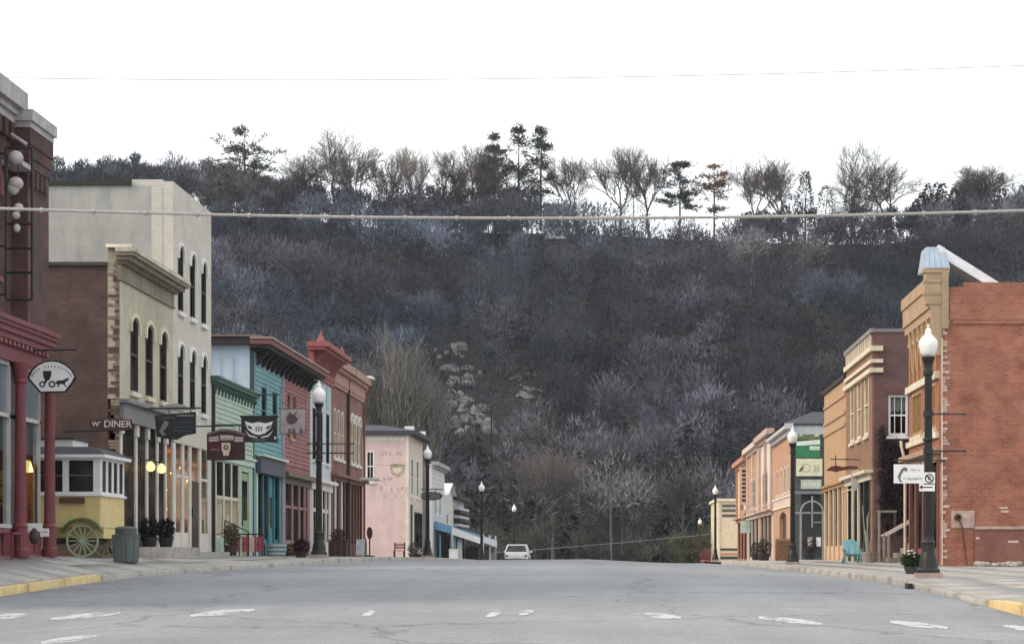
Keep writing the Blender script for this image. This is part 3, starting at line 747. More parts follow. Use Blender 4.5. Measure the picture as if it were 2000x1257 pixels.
def facade(parent, fr, u0,u1,v0,v1, holes, m, t=.3, name='front_wall', top=None):
    o=MB(); outer=[(u0,v0),(u1,v0),(u1,v1 if top is None else top),(u0,v1)]
    o.wall(fr,outer,holes,0,t); return o.build(name,m,parent)
def shell(parent, side, Xf, u0,u1,v0,v1, depth, mside, mback=None, mroof=None, roof_drop=.5, t=.3, skip_near=False):
    """side walls, back wall and roof behind a front at x=Xf"""
    a=Xf-t if side<0 else Xf+t; b=Xf-depth if side<0 else Xf+depth; lo,hi=min(a,b),max(a,b)
    if not skip_near: MB().box(FC(u0),lo,hi,v0,v1,-t,0).build('side_wall',mside,parent)
    MB().box(FC(u1),lo,hi,v0,v1,0,t).build('side_wall',mback or mside,parent)
    MB().cbox(*( (lo,lo+t) if side<0 else (hi-t,hi) ),u0+t+.002,u1-t-.002,v0,v1).build('back_wall',mback or mside,parent)
    MB().cbox(lo+(t if side<0 else 0)+.002,hi-(0 if side<0 else t)-.002,u0+t+.002,u1-t-.002,v1-roof_drop-.15,v1-roof_drop).build('roof',mroof or TAR,parent)
def cornice(parent, fr, u0,u1, steps, m, name='cornice'):
    """steps: list of (v0,v1,proj)"""
    o=MB()
    for v0,v1,p in steps: o.box(fr,u0-p*.6,u1+p*.6,v0,v1,-.05,p)
    return o.build(name,m,parent)
def brackets(parent, fr, us, v0,v1, p, w, m, name='bracket'):
    me=None
    for u in us:
        o=MB(); o.prism(Fr(fr.p(u-w/2,0,0), fr.N, fr.U), [(0.002,v0),(p*.35,v0+(v1-v0)*.15),(p*.55,v0+(v1-v0)*.6),(p,v1-.03),(p,v1),(0.002,v1)],0,w); o.build(name,m,parent)
GR = lambda X,Y: ground(X,Y)

# ================================================================== LEFT SIDE
fl=FL(XL)
# ---- A red brick shop at the left edge -----------------------------------
RB=brick('old_red_brick',(.115,.06,.058),(.085,.048,.05),(.10,.075,.07),'y',big=.35,stain=(.06,.035,.035))
RBX=brick('old_red_brick_side',(.11,.06,.058),(.08,.048,.05),(.10,.075,.07),'x',big=.35,stain=(.055,.035,.035))
STONE=mat('grey_stone_coping',(.40,.38,.37),.85,var=.2,stain=(.2,.19,.19),bump=.3)
REDP=mat('red_shop_paint',(.155,.036,.044),.5,var=.15,scale=5,stain=(.13,.045,.05))
PINKR=mat('faded_red_paint',(.22,.085,.09),.6,var=.15,stain=(.3,.1,.1))
A=thing('brick_shop','dark red brick shop with red cast columns at the left edge','building',(XL,42,GR(XL,42)))
za=1.0; XA=-12.85
fa=FL(XA); u0,u1=30.0,43.1
zc=6.35   # shop cornice level
holes=[arch_poly(31.4+2.6*i,32.6+2.6*i,7.3,9.6,.35) for i in range(4)]+[arch_poly(41.2,42.2,7.3,9.55,.4)]
facade(A,fa,u0,u1,zc,11.1,holes,RB)
for i in range(4): window(A,fa,31.4+2.6*i,32.6+2.6*i,7.3,9.6,.35,fm=mat('old_white_sash',(.5,.47,.44),.6),hood=.16,sm=PINKR)
window(A,fa,41.2,42.2,7.3,9.55,.4,fm=MATS['old_white_sash'],hood=.16,sm=PINKR)
cornice(A,fa,u0,u1,[(10.62,10.78,.10),(10.78,10.92,.18),(10.92,11.3,.30)],STONE)
for i in range(25,31): MB().box(fa,u0+.1+.42*i,u0+.3+.42*i,10.25,10.6,.003,.12).build('corbel',RB,A)
# end pavilion, proud of the front
xb=-12.52; fb=FL(xb); MB().cbox(-13.6,xb,43.14,44.72,zc,10.55).build('pavilion_wall',RB,A)
o=MB(); o.box(fb,43.04,44.80,10.55,10.68,-1.0,.09); o.box(fb,42.98,44.86,10.68,10.92,-1.0,.15); o.build('pavilion_coping',STONE,A)
for k,(v0,v1,p) in enumerate([(9.75,9.95,.03),(9.95,10.2,.055),(10.2,10.549,.08)]):
    MB().box(fb,43.14-p,44.72+p,v0,v1,-.4,p).build('corbel_course',RB,A)
for i in range(4): MB().box(fb,43.25+.33*i,43.40+.33*i,9.35,9.7,.002,.07).build('corbel',RB,A)
# slanting white ledge beside the arched window head
MB().add([fa.p(42.3,9.62,.02),fa.p(43.1,9.62,.02),fa.p(43.1,9.62,.45),fa.p(42.3,9.62,.45),fa.p(42.3,9.72,.02),fa.p(43.1,9.72,.02),fa.p(43.1,9.72,.45),fa.p(42.3,9.72,.45)],[(0,1,2,3),(4,5,6,7),(0,1,5,4),(1,2,6,5),(2,3,7,6),(3,0,4,7)]).build('ledge',STONE,A)
MB().cbox(-26,-13.15,30,44.7,za,10.9).build('side_wall',RBX,A)
# shop cornice and frieze in red
fs=FL(-12.74)
cornice(A,fs,30,44.5,[(5.55,5.85,.2),(5.85,5.95,.26),(5.95,6.08,.32),(6.08,6.2,.38),(6.2,6.28,.43),(6.28,6.38,.47)],REDP,'shop_cornice')
for i in range(34,48): MB().box(fs,30.2+.3*i,30.34+.3*i,5.86,5.949,.262,.30).build('dentil',PINKR,A)
fs=FL(-12.55)
# columns
def col(u,parent,r=.125,X=-12.47,z0=1.47,z1=5.55,m=REDP):
    z0=GR(X,u); o=MB(); o.lathe((X,u,z0),[(r*1.35,0),(r*1.35,.18),(r*1.15,.22),(r*1.15,.62),(r*1.25,.66),(r*1.0,.72),(r*.92,1.6),(r*.85,z1-z0-.45),(r*1.1,z1-z0-.40),(r*.95,z1-z0-.34),(r*1.35,z1-z0-.12),(r*1.45,z1-z0)],16)
    o.build('column',m,parent,smooth=False)
for u in (40.1,42.45,44.62): col(u,A)
# shop window between columns: bulkhead, glass, transom, room behind
for (a,b) in ((40.25,42.3),(42.6,44.47)):
    zb=GR(-12.7,(a+b)/2)
    MB().box(fs,a,b,zb-.2,zb+.62,-.22,-.08).build('bulkhead',PINKR,A)
    for k in range(3):
        w=(b-a)/3; MB().box(fs,a+k*w+.08,a+(k+1)*w-.08,zb+.08,zb+.5,-.078,-.05).build('bulkhead_panel',REDP,A)
    fz=MB(); fz.box(fs,a,b,zb+.62,zb+.70,-.24,-.05); fz.box(fs,a,b,4.40,4.48,-.22,-.08); fz.box(fs,a,a+.06,zb+.7,5.55,-.22,-.08); fz.box(fs,b-.06,b,zb+.7,5.55,-.22,-.08); fz.box(fs,a,b,5.47,5.55,-.22,-.08)
    w=fz.build('window',mat('grey_shop_frame',(.45,.42,.42),.6),A)
    MB().box(fs,a+.06,b-.06,zb+.7,4.40,-.16,-.15).build('pane',CLEAR,w)
    MB().box(fs,a+.06,b-.06,4.48,5.47,-.16,-.15).build('pane',mat('transom_glass',(.16,.20,.22),.15,var=.2,scale=1),w)
    MB().box(fs,a+.06,b-.06,3.72,4.40,-.22,-.20).build('blind',mat('grey_blind',(.20,.23,.25),.8),w)
MB().cbox(-13.148,-12.9,30,40.0,za,5.5).build('front_wall',RB,A)
o=MB(); o.cbox(-15.2,-15.1,40.0,44.65,1.3,5.5); o.cbox(-15.1,-12.8,40.0,44.65,1.3,1.62); o.cbox(-15.1,-12.8,44.55,44.65,1.62,5.5); o.cbox(-15.1,-12.72,40.0,40.08,1.62,5.5)
# the room is a hollow in the side wall block, so give the block a lower storey behind it
bpy.data.objects.remove([c for c in A.children if c.name.startswith('side_wall')][0])
MB().cbox(-26,-13.15,30,44.7,5.55,10.9).build('side_wall',RBX,A); MB().cbox(-26,-15.2,30,44.7,za,5.548).build('side_wall',RBX,A)
o.build('shop_room',mat('shop_room_paint',(.20,.15,.12),.8),A)
GLOW=mat('warm_bulb',(1,.75,.4),.5,emit=(1,.50,.20,4.0))
GLOWY=mat('yellow_lantern_glass',(1,.85,.4),.5,emit=(1,.72,.22,1.1))
ORANGE=mat('orange_cloth',(.62,.24,.05),.8,var=.3); YEL=mat('yellow_blossom',(.75,.55,.08),.8,var=.3)
def display(loc,label,kind,name,cat):
    t=thing(name,label,cat,loc); x,y,z=loc; r=random.Random(int(y*100))
    if kind=='lamp':
        MB().lathe((x,y,z),[(.13,0),(.13,.04),(.03,.07),(.03,.75),(.05,.78)],12).build('stand',WOODD,t)
        MB().lathe((x,y,z+.78),[(.05,0),(.17,.02),(.11,.26),(.05,.27)],14).build('shade',GLOWY,t)
    elif kind=='garland':
        b=MB(); 
        for k in range(46):
            a=r.random()*6.28; rr_=r.uniform(.05,.34); h=r.uniform(.55,1.25); c=Vector((x+math.cos(a)*rr_*.6,y+math.sin(a)*rr_,z+h)); b.lathe(c,[(.005,-.05),(.06,0),(.04,.04),(.005,.05)],6)
        b.build('blossoms',YEL,t)
        b=MB(); [b.tube((x,y,z),(x+r.uniform(-.2,.2),y+r.uniform(-.3,.3),z+r.uniform(.6,1.1)),.012,.006,5) for k in range(14)]; b.build('stems',mat('dry_stem',(.12,.09,.05),.9),t)
        MB().lathe((x,y,z-.02),[(.10,0),(.15,.1),(.12,.3),(.07,.36),(.09,.4)],14).build('vase',mat('dark_vase',(.04,.05,.06),.3),t)
    else:
        b=MB(); n=16; P=[]
        for j in range(8):
            for i in range(n+1): P.append((x-.3+.45*i/n,y+.04*math.sin(i*1.3+j*.2),z+1.5-1.35*j/7*(1-.25*math.sin(i*.4))))
        b.add(P,[(j*(n+1)+i,j*(n+1)+i+1,(j+1)*(n+1)+i+1,(j+1)*(n+1)+i) for j in range(7) for i in range(n)]); 
        b.build('cloth',ORANGE,t,smooth=True); MB().cbox(x-.34,x+.16,y-.02,y+.02,z+1.5,z+1.54).build('rail',WOODD,t); [MB().cbox(x+q,x+q+.03,y-.02,y+.02,z-.38,z+1.5).build('post',WOODD,t) for q in (-.36,.15)]
display((-13.08,43.25,2.05),'yellow dried flowers in a dark vase, shop window at the left edge','garland','flower_vase','vase')
display((-12.98,43.75,2.1),'lit yellow table lamp in the shop window at the left edge','lamp','table_lamp','lamp')
display((-13.22,42.6,2.6),'lit yellow table lamp high in the window at the extreme left edge','lamp','table_lamp','lamp')
display((-12.86,44.38,2.0),'orange cloth hung on a rail in the window between the red columns','cloth','display_rail','display')
display((-12.82,44.0,2.55),'lit yellow table lamp before the orange cloth between the red columns','lamp','table_lamp','lamp')

# ---- B cream brick shop with bracket cornice ----------------------------
CB=brick('cream_painted_brick',(.50,.47,.36),(.45,.425,.33),(.40,.375,.29),'y',big=.14,stain=(.33,.30,.22))
CBS=brick('plum_brick_side',(.13,.078,.068),(.098,.06,.055),(.12,.092,.08),'x',big=.3,stain=(.07,.055,.055),stain_scale=.6)
B=thing('cream_shop','cream painted brick shop with heavy cornice and three arched windows','building',(XL,54,GR(XL,54)))
u0,u1=50.95,57.0; zt=9.2; zb=1.2
holes=[arch_poly(c-.40,c+.40,5.72,7.62,.26) for c in (52.45,54.1,55.75)]
facade(B,fl,u0+.004,u1,5.45,zt,holes,CB)
for c in (52.45,54.1,55.75): window(B,fl,c-.40,c+.40,5.72,7.62,.26,fm=mat('dark_sash',(.05,.045,.04),.6),sm=CREAMT,hood=.13)
shell(B,-1,XL,u0,u1,zb,zt-.45,16,CBS,CBS,roof_drop=.3)
MB().box(FC(u0),-28.2,XL-.3,zt-.449,zt-.36,-.4,.06).build('coping',mat('coping_dark',(.06,.055,.055),.8),B)
# ragged pale quoin bricks where the paint ends
rq=random.Random(8); QN=mat('worn_quoin',(.23,.185,.14),.9,var=.35,scale=5,stain=(.14,.09,.08),stain_scale=3)
for i in range(96):
    z=1.5+i*.077; 
    if z>8.9: break
    w=rq.choice((.10,.12,.16,.22,.28)); MB().box(FC(u0),XL-w,XL-.002,z,z+.068,.003,.012+rq.random()*.006).build('quoin_brick',QN if rq.random()<.62 else CBS,B)
# cornice
COR=mat('olive_cornice',(.22,.19,.14),.7,var=.2,stain=(.15,.13,.09)); CORL=mat('cornice_edge',(.50,.46,.37),.7,var=.2,stain=(.25,.22,.17))
cornice(B,fl,u0,u1,[(8.40,8.46,.06),(8.46,8.80,.03)],COR,'frieze')
cornice(B,fl,u0,u1,[(8.805,8.88,.14),(8.88,8.98,.30),(8.98,9.07,.40)],COR,'soffit'); cornice(B,fl,u0,u1,[(9.072,9.18,.44)],CORL)
MB().prism(fl,[(u0-.2,9.182),(u0+.6,9.182),(u0+.5,9.27),(u0-.15,9.27)],-.3,.36).build('cornice_block',CORL,B)
# shop front
GREYB=mat('grey_signband',(.20,.205,.21),.7,var=.15); COLW=mat('shop_white',(.62,.59,.53),.6,var=.1,stain=(.4,.37,.3))
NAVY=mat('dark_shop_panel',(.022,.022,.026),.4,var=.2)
cornice(B,fl,u0+.2,u1,[(4.9,5.0,.10),(5.0,5.36,.07),(5.36,5.45,.22)],GREYB,'sign_band')
zf=GR(XL,54)
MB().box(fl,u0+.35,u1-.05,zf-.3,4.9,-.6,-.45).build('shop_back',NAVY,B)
for k,u in enumerate((51.15,52.75,53.95,55.15,56.15)):
    o=MB(); o.box(fl,u-.14,u+.14,zf-.1,zf+.5,-.06,.03); o.box(fl,u-.10,u+.10,zf+.5,4.6,-.06,0); o.box(fl,u-.15,u+.15,4.6,4.9,-.06,.04); o.build('pilaster',COLW,B)
for (a,b) in ((51.3,52.6),(52.9,53.8),(54.1,55.0),(55.3,56.0)):
    w=MB(); w.box(fl,a,b,zf+.55,zf+.65,-.06,-.02); w.box(fl,a,b,4.0,4.08,-.06,-.02); w.box(fl,a,a+.04,zf+.6,4.05,-.06,-.021); f_=w.build('window',NAVY,B)
    MB().box(fl,a,b,zf+.65,4.0,-.045,-.035).build('pane',GLASS,f_); MB().box(fl,a,b,4.08,4.9,-.045,-.035).build('pane',GLASS,f_)
MB().box(fl,u0+.3,u1,zf-.35,zf+.23,-.3,.75).build('step',CONC,B)
for u,lab in ((53.0,'left one of two glowing yellow wall lamps on the cream shop'),(54.25,'right one of two glowing yellow wall lamps on the cream shop')):
    t=thing('wall_lamp',lab,'lamp',(XL+.05,u,3.8),'yellow wall lamps on the cream shop')
    MB().box(fl,u-.06,u+.06,3.62,4.1,.041,.07).build('back_plate',BLACK,t)
    MB().tube((XL+.07,u,4.02),(XL+.30,u,4.02),.015).build('arm',BLACK,t)
    MB().lathe((XL+.30,u,3.72),[(.04,0),(.10,.04),(.12,.13),(.08,.21),(.03,.26)],14).build('globe',GLOWY,t,smooth=True)
    MB().lathe((XL+.30,u,4.0),[(.09,0),(.03,.06),(.01,.1)],12).build('cap',BLACK,t)

# ---- C tall white brick building ----------------------------------------
WB=brick('white_painted_brick',(.58,.555,.50),(.54,.515,.46),(.50,.475,.42),'y',big=.10,stain=(.45,.41,.35),stain_scale=.8)
STUC=mat('grey_stained_stucco',(.37,.37,.345),.9,var=.1,scale=1.2,bump=.3,bscale=8,stain=(.24,.245,.235),streak=2.5,stain_scale=1.0)
C=thing('white_building','tall white brick building with two rows of slim arched windows','building',(XL,59.6,GR(XL,59.6)))
u0,u1=57.02,62.3; zt=11.95
up3=(57.95,59.55,61.15)
holes=[arch_poly(c-.33,c+.33,8.42,10.28,.28) for c in up3]+[arch_poly(c-.33,c+.33,5.75,7.5,.28) for c in up3]
facade(C,fl,u0,u1,4.85,zt,holes,WB)
for c in up3:
    window(C,fl,c-.33,c+.33,8.42,10.28,.28,fm=MATS['dark_sash'],sm=WHITE,hood=.10); window(C,fl,c-.33,c+.33,5.75,7.5,.28,fm=MATS['dark_sash'],sm=WHITE,hood=.10)
shell(C,-1,XL,u0,u1,zb,zt-.12,19,STUC,STUC,roof_drop=.35)
MB().box(FC(u0),XL-1.15,XL-.3,zt-.118,zt+.05,-.3,.0).build('parapet_end',WB,C)
MB().box(FC(u0),-31,XL-1.152,zt-.118,zt+.0,-.35,.07).build('coping',mat('black_coping',(.03,.035,.03),.8),C)
MB().box(FC(u0),-13.1,XL-.3,7.6,zt-.13,.003,.012).build('render_edge',WB,C)
zf=GR(XL,59.6)+.12
rqq=MB(); rqq.box(fl,u0,u1,4.7,4.85,-.06,.03); rqq.build('lintel',WB,C)
for u,w in ((57.2,.18),(58.35,.13),(59.35,.12),(60.75,.12),(62.1,.2)):
    MB().box(fl,u-w,u+w,zf-.2,4.7,-.06,.0).build('pilaster',COLW,C)
SHOPR=mat('russet_room',(.36,.15,.09),.8,var=.25)
o=MB(); o.box(fl,u0+.1,u1-.1,1.3,4.7,-2.1,-2.0); o.box(fl,u0+.1,u1-.1,1.3,1.55,-2.0,-.3); o.box(fl,u0+.1,u1-.1,4.6,4.69,-2.0,-.3); o.box(fl,u0+.1,u0+.2,1.55,4.6,-2.0,-.3); o.box(fl,u1-.2,u1-.1,1.55,4.6,-2.0,-.3); o.build('shop_room',SHOPR,C)
for (a,b) in ((57.4,58.2),(58.5,59.2),(60.9,61.9)):
    w=MB(); w.box(fl,a,b,zf+.0,zf+.55,-.06,-.02); w.box(fl,a,b,3.75,3.83,-.06,-.02); w.box(fl,a,a+.04,zf+.3,3.8,-.06,-.021); f_=w.build('window',COLW,C)
    MB().box(fl,a,b,zf+.55,3.75,-.045,-.035).build('pane',CLEAR,f_); MB().box(fl,a,b,3.83,4.7,-.045,-.035).build('pane',CLEAR,f_)
d=MB().box(fl,59.5,60.6,zf+.0,3.7,-.06,-.03).build('door',mat('dark_shop_door',(.03,.025,.022),.4),C); MB().box(fl,59.56,59.6,zf+1.0,zf+1.3,-.028,.02).build('handle',BLACK,d)
MB().box(fl,59.5,60.6,3.72,4.7,-.05,-.04).build('transom',CLEAR,C)
MB().box(fl,57.0,62.4,zf-.4,zf+.0,-.28,.55).build('step',CONC,C); MB().box(fl,57.6,62.0,zf-.42,zf-.14,.552,.95).build('step',CONC,C)
rb=random.Random(4)
bl_=[(58.0,3.4),(58.75,3.9),(59.1,3.55),(59.9,4.1),(60.9,3.75),(61.3,3.8),(61.6,3.2),(61.5,2.75),(61.7,2.45),(58.0,2.85),(58.9,2.9),(58.8,2.2),(57.7,2.4),(61.2,4.2)]
def room_light(loc,e,parent):
    l=bpy.data.lights.new('bulb_light','POINT'); l.energy=e; l.color=(1,.55,.25); l.shadow_soft_size=.15; o=bpy.data.objects.new('bulb_light',l); COL.objects.link(o); o.location=loc; adopt(o,parent)
SL=thing('string_lights','warm string lights glowing in the white building\'s shop windows','lights',(XL-.5,59.6,2.5))
o=MB(); o.path([fl.p(57.5,4.3,-.5),fl.p(59.0,3.9,-.5),fl.p(60.5,4.2,-.5),fl.p(61.8,3.9,-.5)],.008,4); o.build('cord',BLACK,SL)
room_light((XL-.9,60.6,3.9),24,SL); room_light((XL-.9,58.2,3.6),14,SL)
for u,v in bl_: MB().lathe(fl.p(u,v,-.42),[(.008,-.04),(.036,-.015),(.04,.015),(.015,.045)],8).build('bulb',GLOW,SL)

# ---- D mint clapboard shop --------------------------------------------
def boards(parent, fr, u0,u1,v0,v1, h, m, holes=(), name='board', slope=None):
    """lapped boards, cut round openings; slope: dv per du for a raking top"""
    v=v0; 
    while v<v1-.02:
        w=min(h,v1-v); cuts=[(u0,u1)]
        for (a,b,c,d_) in holes:
            if v+w>c and v<d_:
                nc=[]
                for (s,e) in cuts:
                    if b<=s or a>=e: nc.append((s,e)); continue
                    if a>s: nc.append((s,a))
                    if b<e: nc.append((b,e))
                cuts=nc
        for s,e in cuts:
            P=[fr.p(s,v,.035),fr.p(e,v,.035),fr.p(e,v+w,.008),fr.p(s,v+w,.008),fr.p(s,v,.002),fr.p(e,v,.002),fr.p(e,v+w,.002),fr.p(s,v+w,.002)]
            MB().add(P,[(0,1,2,3),(0,4,5,1),(1,5,6,2),(2,6,7,3),(3,7,4,0)]).build(name,m,parent)
        v+=h
MINT=mat('mint_paint',(.38,.48,.39),.6,var=.08,stain=(.25,.32,.26)); MINTD=mat('mint_trim',(.50,.62,.50),.6,var=.08); SAGE=mat('sage_door',(.24,.33,.19),.6,var=.1)
D=thing('mint_shop','low mint green clapboard shop with toothed cornice','building',(XL,66,GR(XL,66)))
u0,u1=62.34,69.3; zt=6.95; zf=GR(XL,66)
facade(D,fl,u0,u1,zf-.3,zt,[[(63.1,zf+.55),(66.9,zf+.55),(66.9,4.45),(63.1,4.45)],[(67.3,zf-.1),(68.6,zf-.1),(68.6,4.3),(67.3,4.3)]],MINT)
boards(D,fl,u0+.12,u1-.05,4.75,6.75,.15,MINT)
shell(D,-1,XL,u0,u1,zb,zt-.1,14,MINT,MINT,roof_drop=.3)
cornice(D,fl,u0,u1,[(6.75,6.83,.10),(6.83,6.93,.22),(6.93,7.0,.26)],mat('dark_green_edge',(.06,.12,.10),.6)); brackets(D,fl,[u0+.4+.55*i for i in range(13)],6.45,6.75,.16,.09,MATS['dark_green_edge'],'cornice_tooth')
cornice(D,fl,u0,u1,[(4.5,4.7,.06),(4.7,4.76,.14)],MINTD,'shop_lintel')
CREAMP=mat('cream_paper',(.55,.52,.42),.8,var=.2,scale=2)
for k in range(3):
    a=63.1+k*1.27; b=a+1.27
    w=MB(); w.box(fl,a,a+.1,zf+.55,4.45,-.06,-.01); w.box(fl,b-.1,b,zf+.55,4.45,-.06,-.01); w.box(fl,a+.1,b-.1,3.3,3.4,-.06,-.01); w.box(fl,a+.1,b-.1,zf+.55,zf+.65,-.06,-.01); f_=w.build('window',CREAMP,D)
    MB().box(fl,a+.1,b-.1,3.4,4.45,-.045,-.035).build('pane',GLASS,f_); MB().box(fl,a+.1,b-.1,zf+.65,3.3,-.045,-.035).build('pane',CLEAR,f_)
    for q in range(3):
        r_=random.Random(k*7+q); uu=a+.2+r_.random()*.5; vv=zf+.9+q*.55; MB().box(fl,uu,uu+.4,vv,vv+.42,-.24,-.22).build('poster',mat('poster_%d'%((k+q)%3),[(.55,.52,.45),(.30,.27,.22),(.62,.6,.55)][(k+q)%3],.8,var=.25,scale=6),f_)
MB().box(fl,63.1,66.9,zf+.5,4.45,-.5,-.45).build('window_back',CREAMP,D)
d=MB().box(fl,67.3,68.6,zf-.05,4.25,-.06,-.03).build('door',SAGE,D); MB().box(fl,67.5,68.4,2.7,4.0,-.028,-.02).build('pane',GLASS,d); MB().box(fl,67.4,67.45,2.5,2.7,-.028,.02).build('handle',BLACK,d)
MB().tube(fl.p(u0+.06,zf,.06),fl.p(u0+.06,zt,.06),.05).build('downpipe',BLACK,D)
MB().box(FC(u0),XL-.6,XL-.3,4.4,zt-.1,.003,.03).build('corner_board',MATS['dark_green_edge'],D)

# ---- E teal and red double shop under one roof -----------------------------
TEAL=mat('teal_paint',(.15,.32,.34),.6,var=.12,stain=(.10,.20,.21)); TEALD=mat('deep_teal',(.025,.13,.17),.5,var=.15)
REDW=mat('rose_red_clapboard',(.29,.12,.115),.65,var=.12,stain=(.16,.07,.07)); BLUEM=mat('pale_blue_steel',(.48,.58,.69),.45,var=.06,metal=.0,stain=(.40,.48,.56))
E=thing('teal_red_shop','two-tone teal and rose red clapboard shop with pale blue steel gable','building',(XL,75,GR(XL,75)))
u0,um,u1=69.45,75.2,82.0; zt=8.9; zf=GR(XL,75)
hol=[(70.9,71.9,5.75,7.4),(73.1,74.1,5.75,7.4)]
facade(E,fl,u0,um,zf-.3,zt-.2,[arch_poly(a,b,c,d_,0) for a,b,c,d_ in hol]+[[(70.0,zf-.1),(74.7,zf-.1),(74.7,4.35),(70.0,4.35)]],TEAL,name='teal_wall')
boards(E,fl,u0+.1,um-.03,4.95,8.6,.16,TEAL,hol)
for a,b,c,d_ in hol: window(E,fl,a,b,c,d_,0,fm=TEALD,sill=True)
facade(E,fl,um+.002,u1,zf-.3,zt-.2,[arch_poly(76.9,77.7,5.95,7.55,0),[(75.7,zf-.1),(81.6,zf-.1),(81.6,4.2),(75.7,4.2)]],REDW,name='red_wall')
boards(E,fl,um+.03,u1-.05,4.9,8.6,.16,REDW,[(76.9,77.7,5.95,7.55)])
for a in (76.9,): window(E,fl,a,a+.8,5.95,7.55,0,fm=mat('ochre_sash',(.42,.30,.16),.6),gm=mat('ochre_blind',(.30,.22,.13),.6,var=.2))
[MB().box(fl,a,a+.4,5.95,7.55,.036,.06).build('shutter',mat('dark_red_shutter',(.09,.025,.03),.6),E) for a in (76.42,77.78)]
MB().box(fl,um-.07,um+.07,zf,8.6,.03,.09).build('corner_board',mat('lilac_post',(.36,.34,.42),.6),E)
shell(E,-1,XL,u0,u1,zb,zt-.2,15,BLUEM,REDW,roof_drop=.1)
# ribs of the pale steel side wall and the dark edge by the front
for k in range(34): MB().box(FC(u0),-13.2-.42*k-.05,-13.2-.42*k,zf,zt-.6,.002,.035).build('steel_rib',BLUEM,E)
MB().box(FC(u0),XL-.50,XL-.12,zf,zt-.2,.002,.04).build('steel_sheet',BLUEM,E); MB().box(FC(u0),XL-.118,XL+.02,zf,zt-.2,.002,.05).build('dark_edge',mat('slate_edge',(.06,.07,.085),.7),E)
DRK=mat('dark_eaves',(.035,.028,.03),.7); ROS=mat('red_fascia',(.17,.07,.068),.6,var=.15)
cornice(E,fl,u0,u1,[(8.45,8.55,.10),(8.55,8.65,.55)],DRK,'soffit'); cornice(E,fl,u0,u1,[(8.66,8.84,.66)],ROS,'fascia'); cornice(E,fl,u0,u1,[(8.842,8.90,.72)],mat('pale_drip_edge',(.36,.27,.25),.6),'drip_edge')  # pale top strip paints the highlight along the roof edge
MB().box(FC(u0),-27,XL-.02,8.66,8.92,-.4,.30).build('eaves',DRK,E); MB().box(FC(u0),-27,XL+.3,8.922,8.98,-14,.35).build('roof_sheet',mat('weathered_roof',(.22,.16,.15),.8),E)
brackets(E,fl,[u0+.5+.95*i for i in range(13)],8.0,8.45,.42,.13,DRK)
# shop level teal
MB().box(fl,70.0,74.7,zf-.1,4.35,-.4,-.32).build('shop_back',TEALD,E)
o=MB(); o.box(fl,69.9,75.0,4.36,4.92,.04,.18); o.build('sign_band',mat('slate_band',(.075,.085,.11),.6),E); MB().box(fl,69.85,75.05,4.922,5.0,.03,.30).build('band_cap',MINTD,E)
for u in (70.05,71.2,72.35,73.5,74.6):
    o=MB(); o.box(fl,u-.1,u+.1,zf-.1,4.35,-.06,.03); o.build('post',TEALD if u>71 else MINTD,E)
for (a,b) in ((70.15,71.1),(71.3,72.25),(73.6,74.5)):
    w=MB().box(fl,a,b,zf-.05,zf+.6,-.06,-.02).build('window',TEALD,E); MB().box(fl,a,b,zf+.6,4.3,-.045,-.035).build('pane',GLASS,w)
d=MB().box(fl,72.45,73.4,zf-.05,4.3,-.06,-.03).build('door',mat('teal_door',(.035,.20,.27),.5),E); MB().box(fl,72.65,73.2,zf+1.0,3.6,-.028,-.02).build('pane',GLASS,d); MB().box(fl,72.52,72.56,zf+.9,zf+1.15,-.028,.02).build('handle',WHITE,d)
# shop level red
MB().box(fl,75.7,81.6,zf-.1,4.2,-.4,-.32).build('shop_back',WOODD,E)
MAUVE=mat('mauve_post',(.28,.16,.16),.65,var=.12)
cornice(E,fl,um+.1,u1,[(4.2,4.45,.06),(4.45,4.62,.28)],mat('olive_ledge',(.15,.13,.10),.8),'shop_ledge')
for u in (75.85,77.6,79.3,80.6,81.45): MB().box(fl,u-.14,u+.14,zf-.1,4.2,-.06,.02).build('post',MAUVE,E)
for (a,b) in ((76.0,77.45),(77.75,79.15),(79.45,80.45),(80.75,81.3)):
    w=MB(); w.box(fl,a,b,zf-.05,zf+.6,-.06,-.02); w.box(fl,a,b,3.3,3.4,-.06,-.01); w.box(fl,a,a+.05,zf+.3,3.35,-.06,-.021); f_=w.build('window',MAUVE,E); MB().box(fl,a,b,zf+.6,3.3,-.045,-.035).build('pane',GLASS,f_); MB().box(fl,a,b,3.4,4.2,-.045,-.035).build('pane',GLASS,f_)

# ---- F narrow pale front with red pediment cornice -----------------------
PALE=mat('pale_blue_grey_paint',(.50,.53,.58),.6,var=.08,stain=(.30,.30,.33)); AQ=mat('aqua_panel',(.30,.50,.52),.6,var=.08)
CORR=mat('brick_red_cornice',(.27,.085,.08),.6,var=.15,stain=(.22,.07,.065))
Fb=thing('pediment_shop','narrow pale front with a red bracketed cornice and spike finials','building',(XL,85,GR(XL,85)))
u0,u1=82.02,88.0; zf=GR(XL,85); zt=9.0
facade(Fb,fl,u0,u1,zf-.3,zt,[arch_poly(82.7,83.5,5.4,7.5,0),arch_poly(84.6,85.4,5.4,7.5,0),arch_poly(86.5,87.3,5.4,7.5,0),[(82.5,zf-.1),(87.5,zf-.1),(87.5,4.2),(82.5,4.2)]],PALE)
for a in (82.7,84.6,86.5): window(Fb,fl,a,a+.8,5.4,7.5,0,fm=BLACK,sm=WHITE)
for a in (82.75,84.65,86.55): MB().box(fl,a,a+.7,7.7,8.6,.003,.03).build('panel',AQ,Fb)
shell(Fb,-1,XL,u0,u1,zb,zt-.1,14,REDW,REDW,roof_drop=.2)
cornice(Fb,fl,u0,u1,[(8.75,8.9,.12),(8.9,9.72,.16)],CORR,'frieze'); brackets(Fb,fl,[u0+.35+.58*i for i in range(10)],9.0,9.72,.62,.16,CORR)
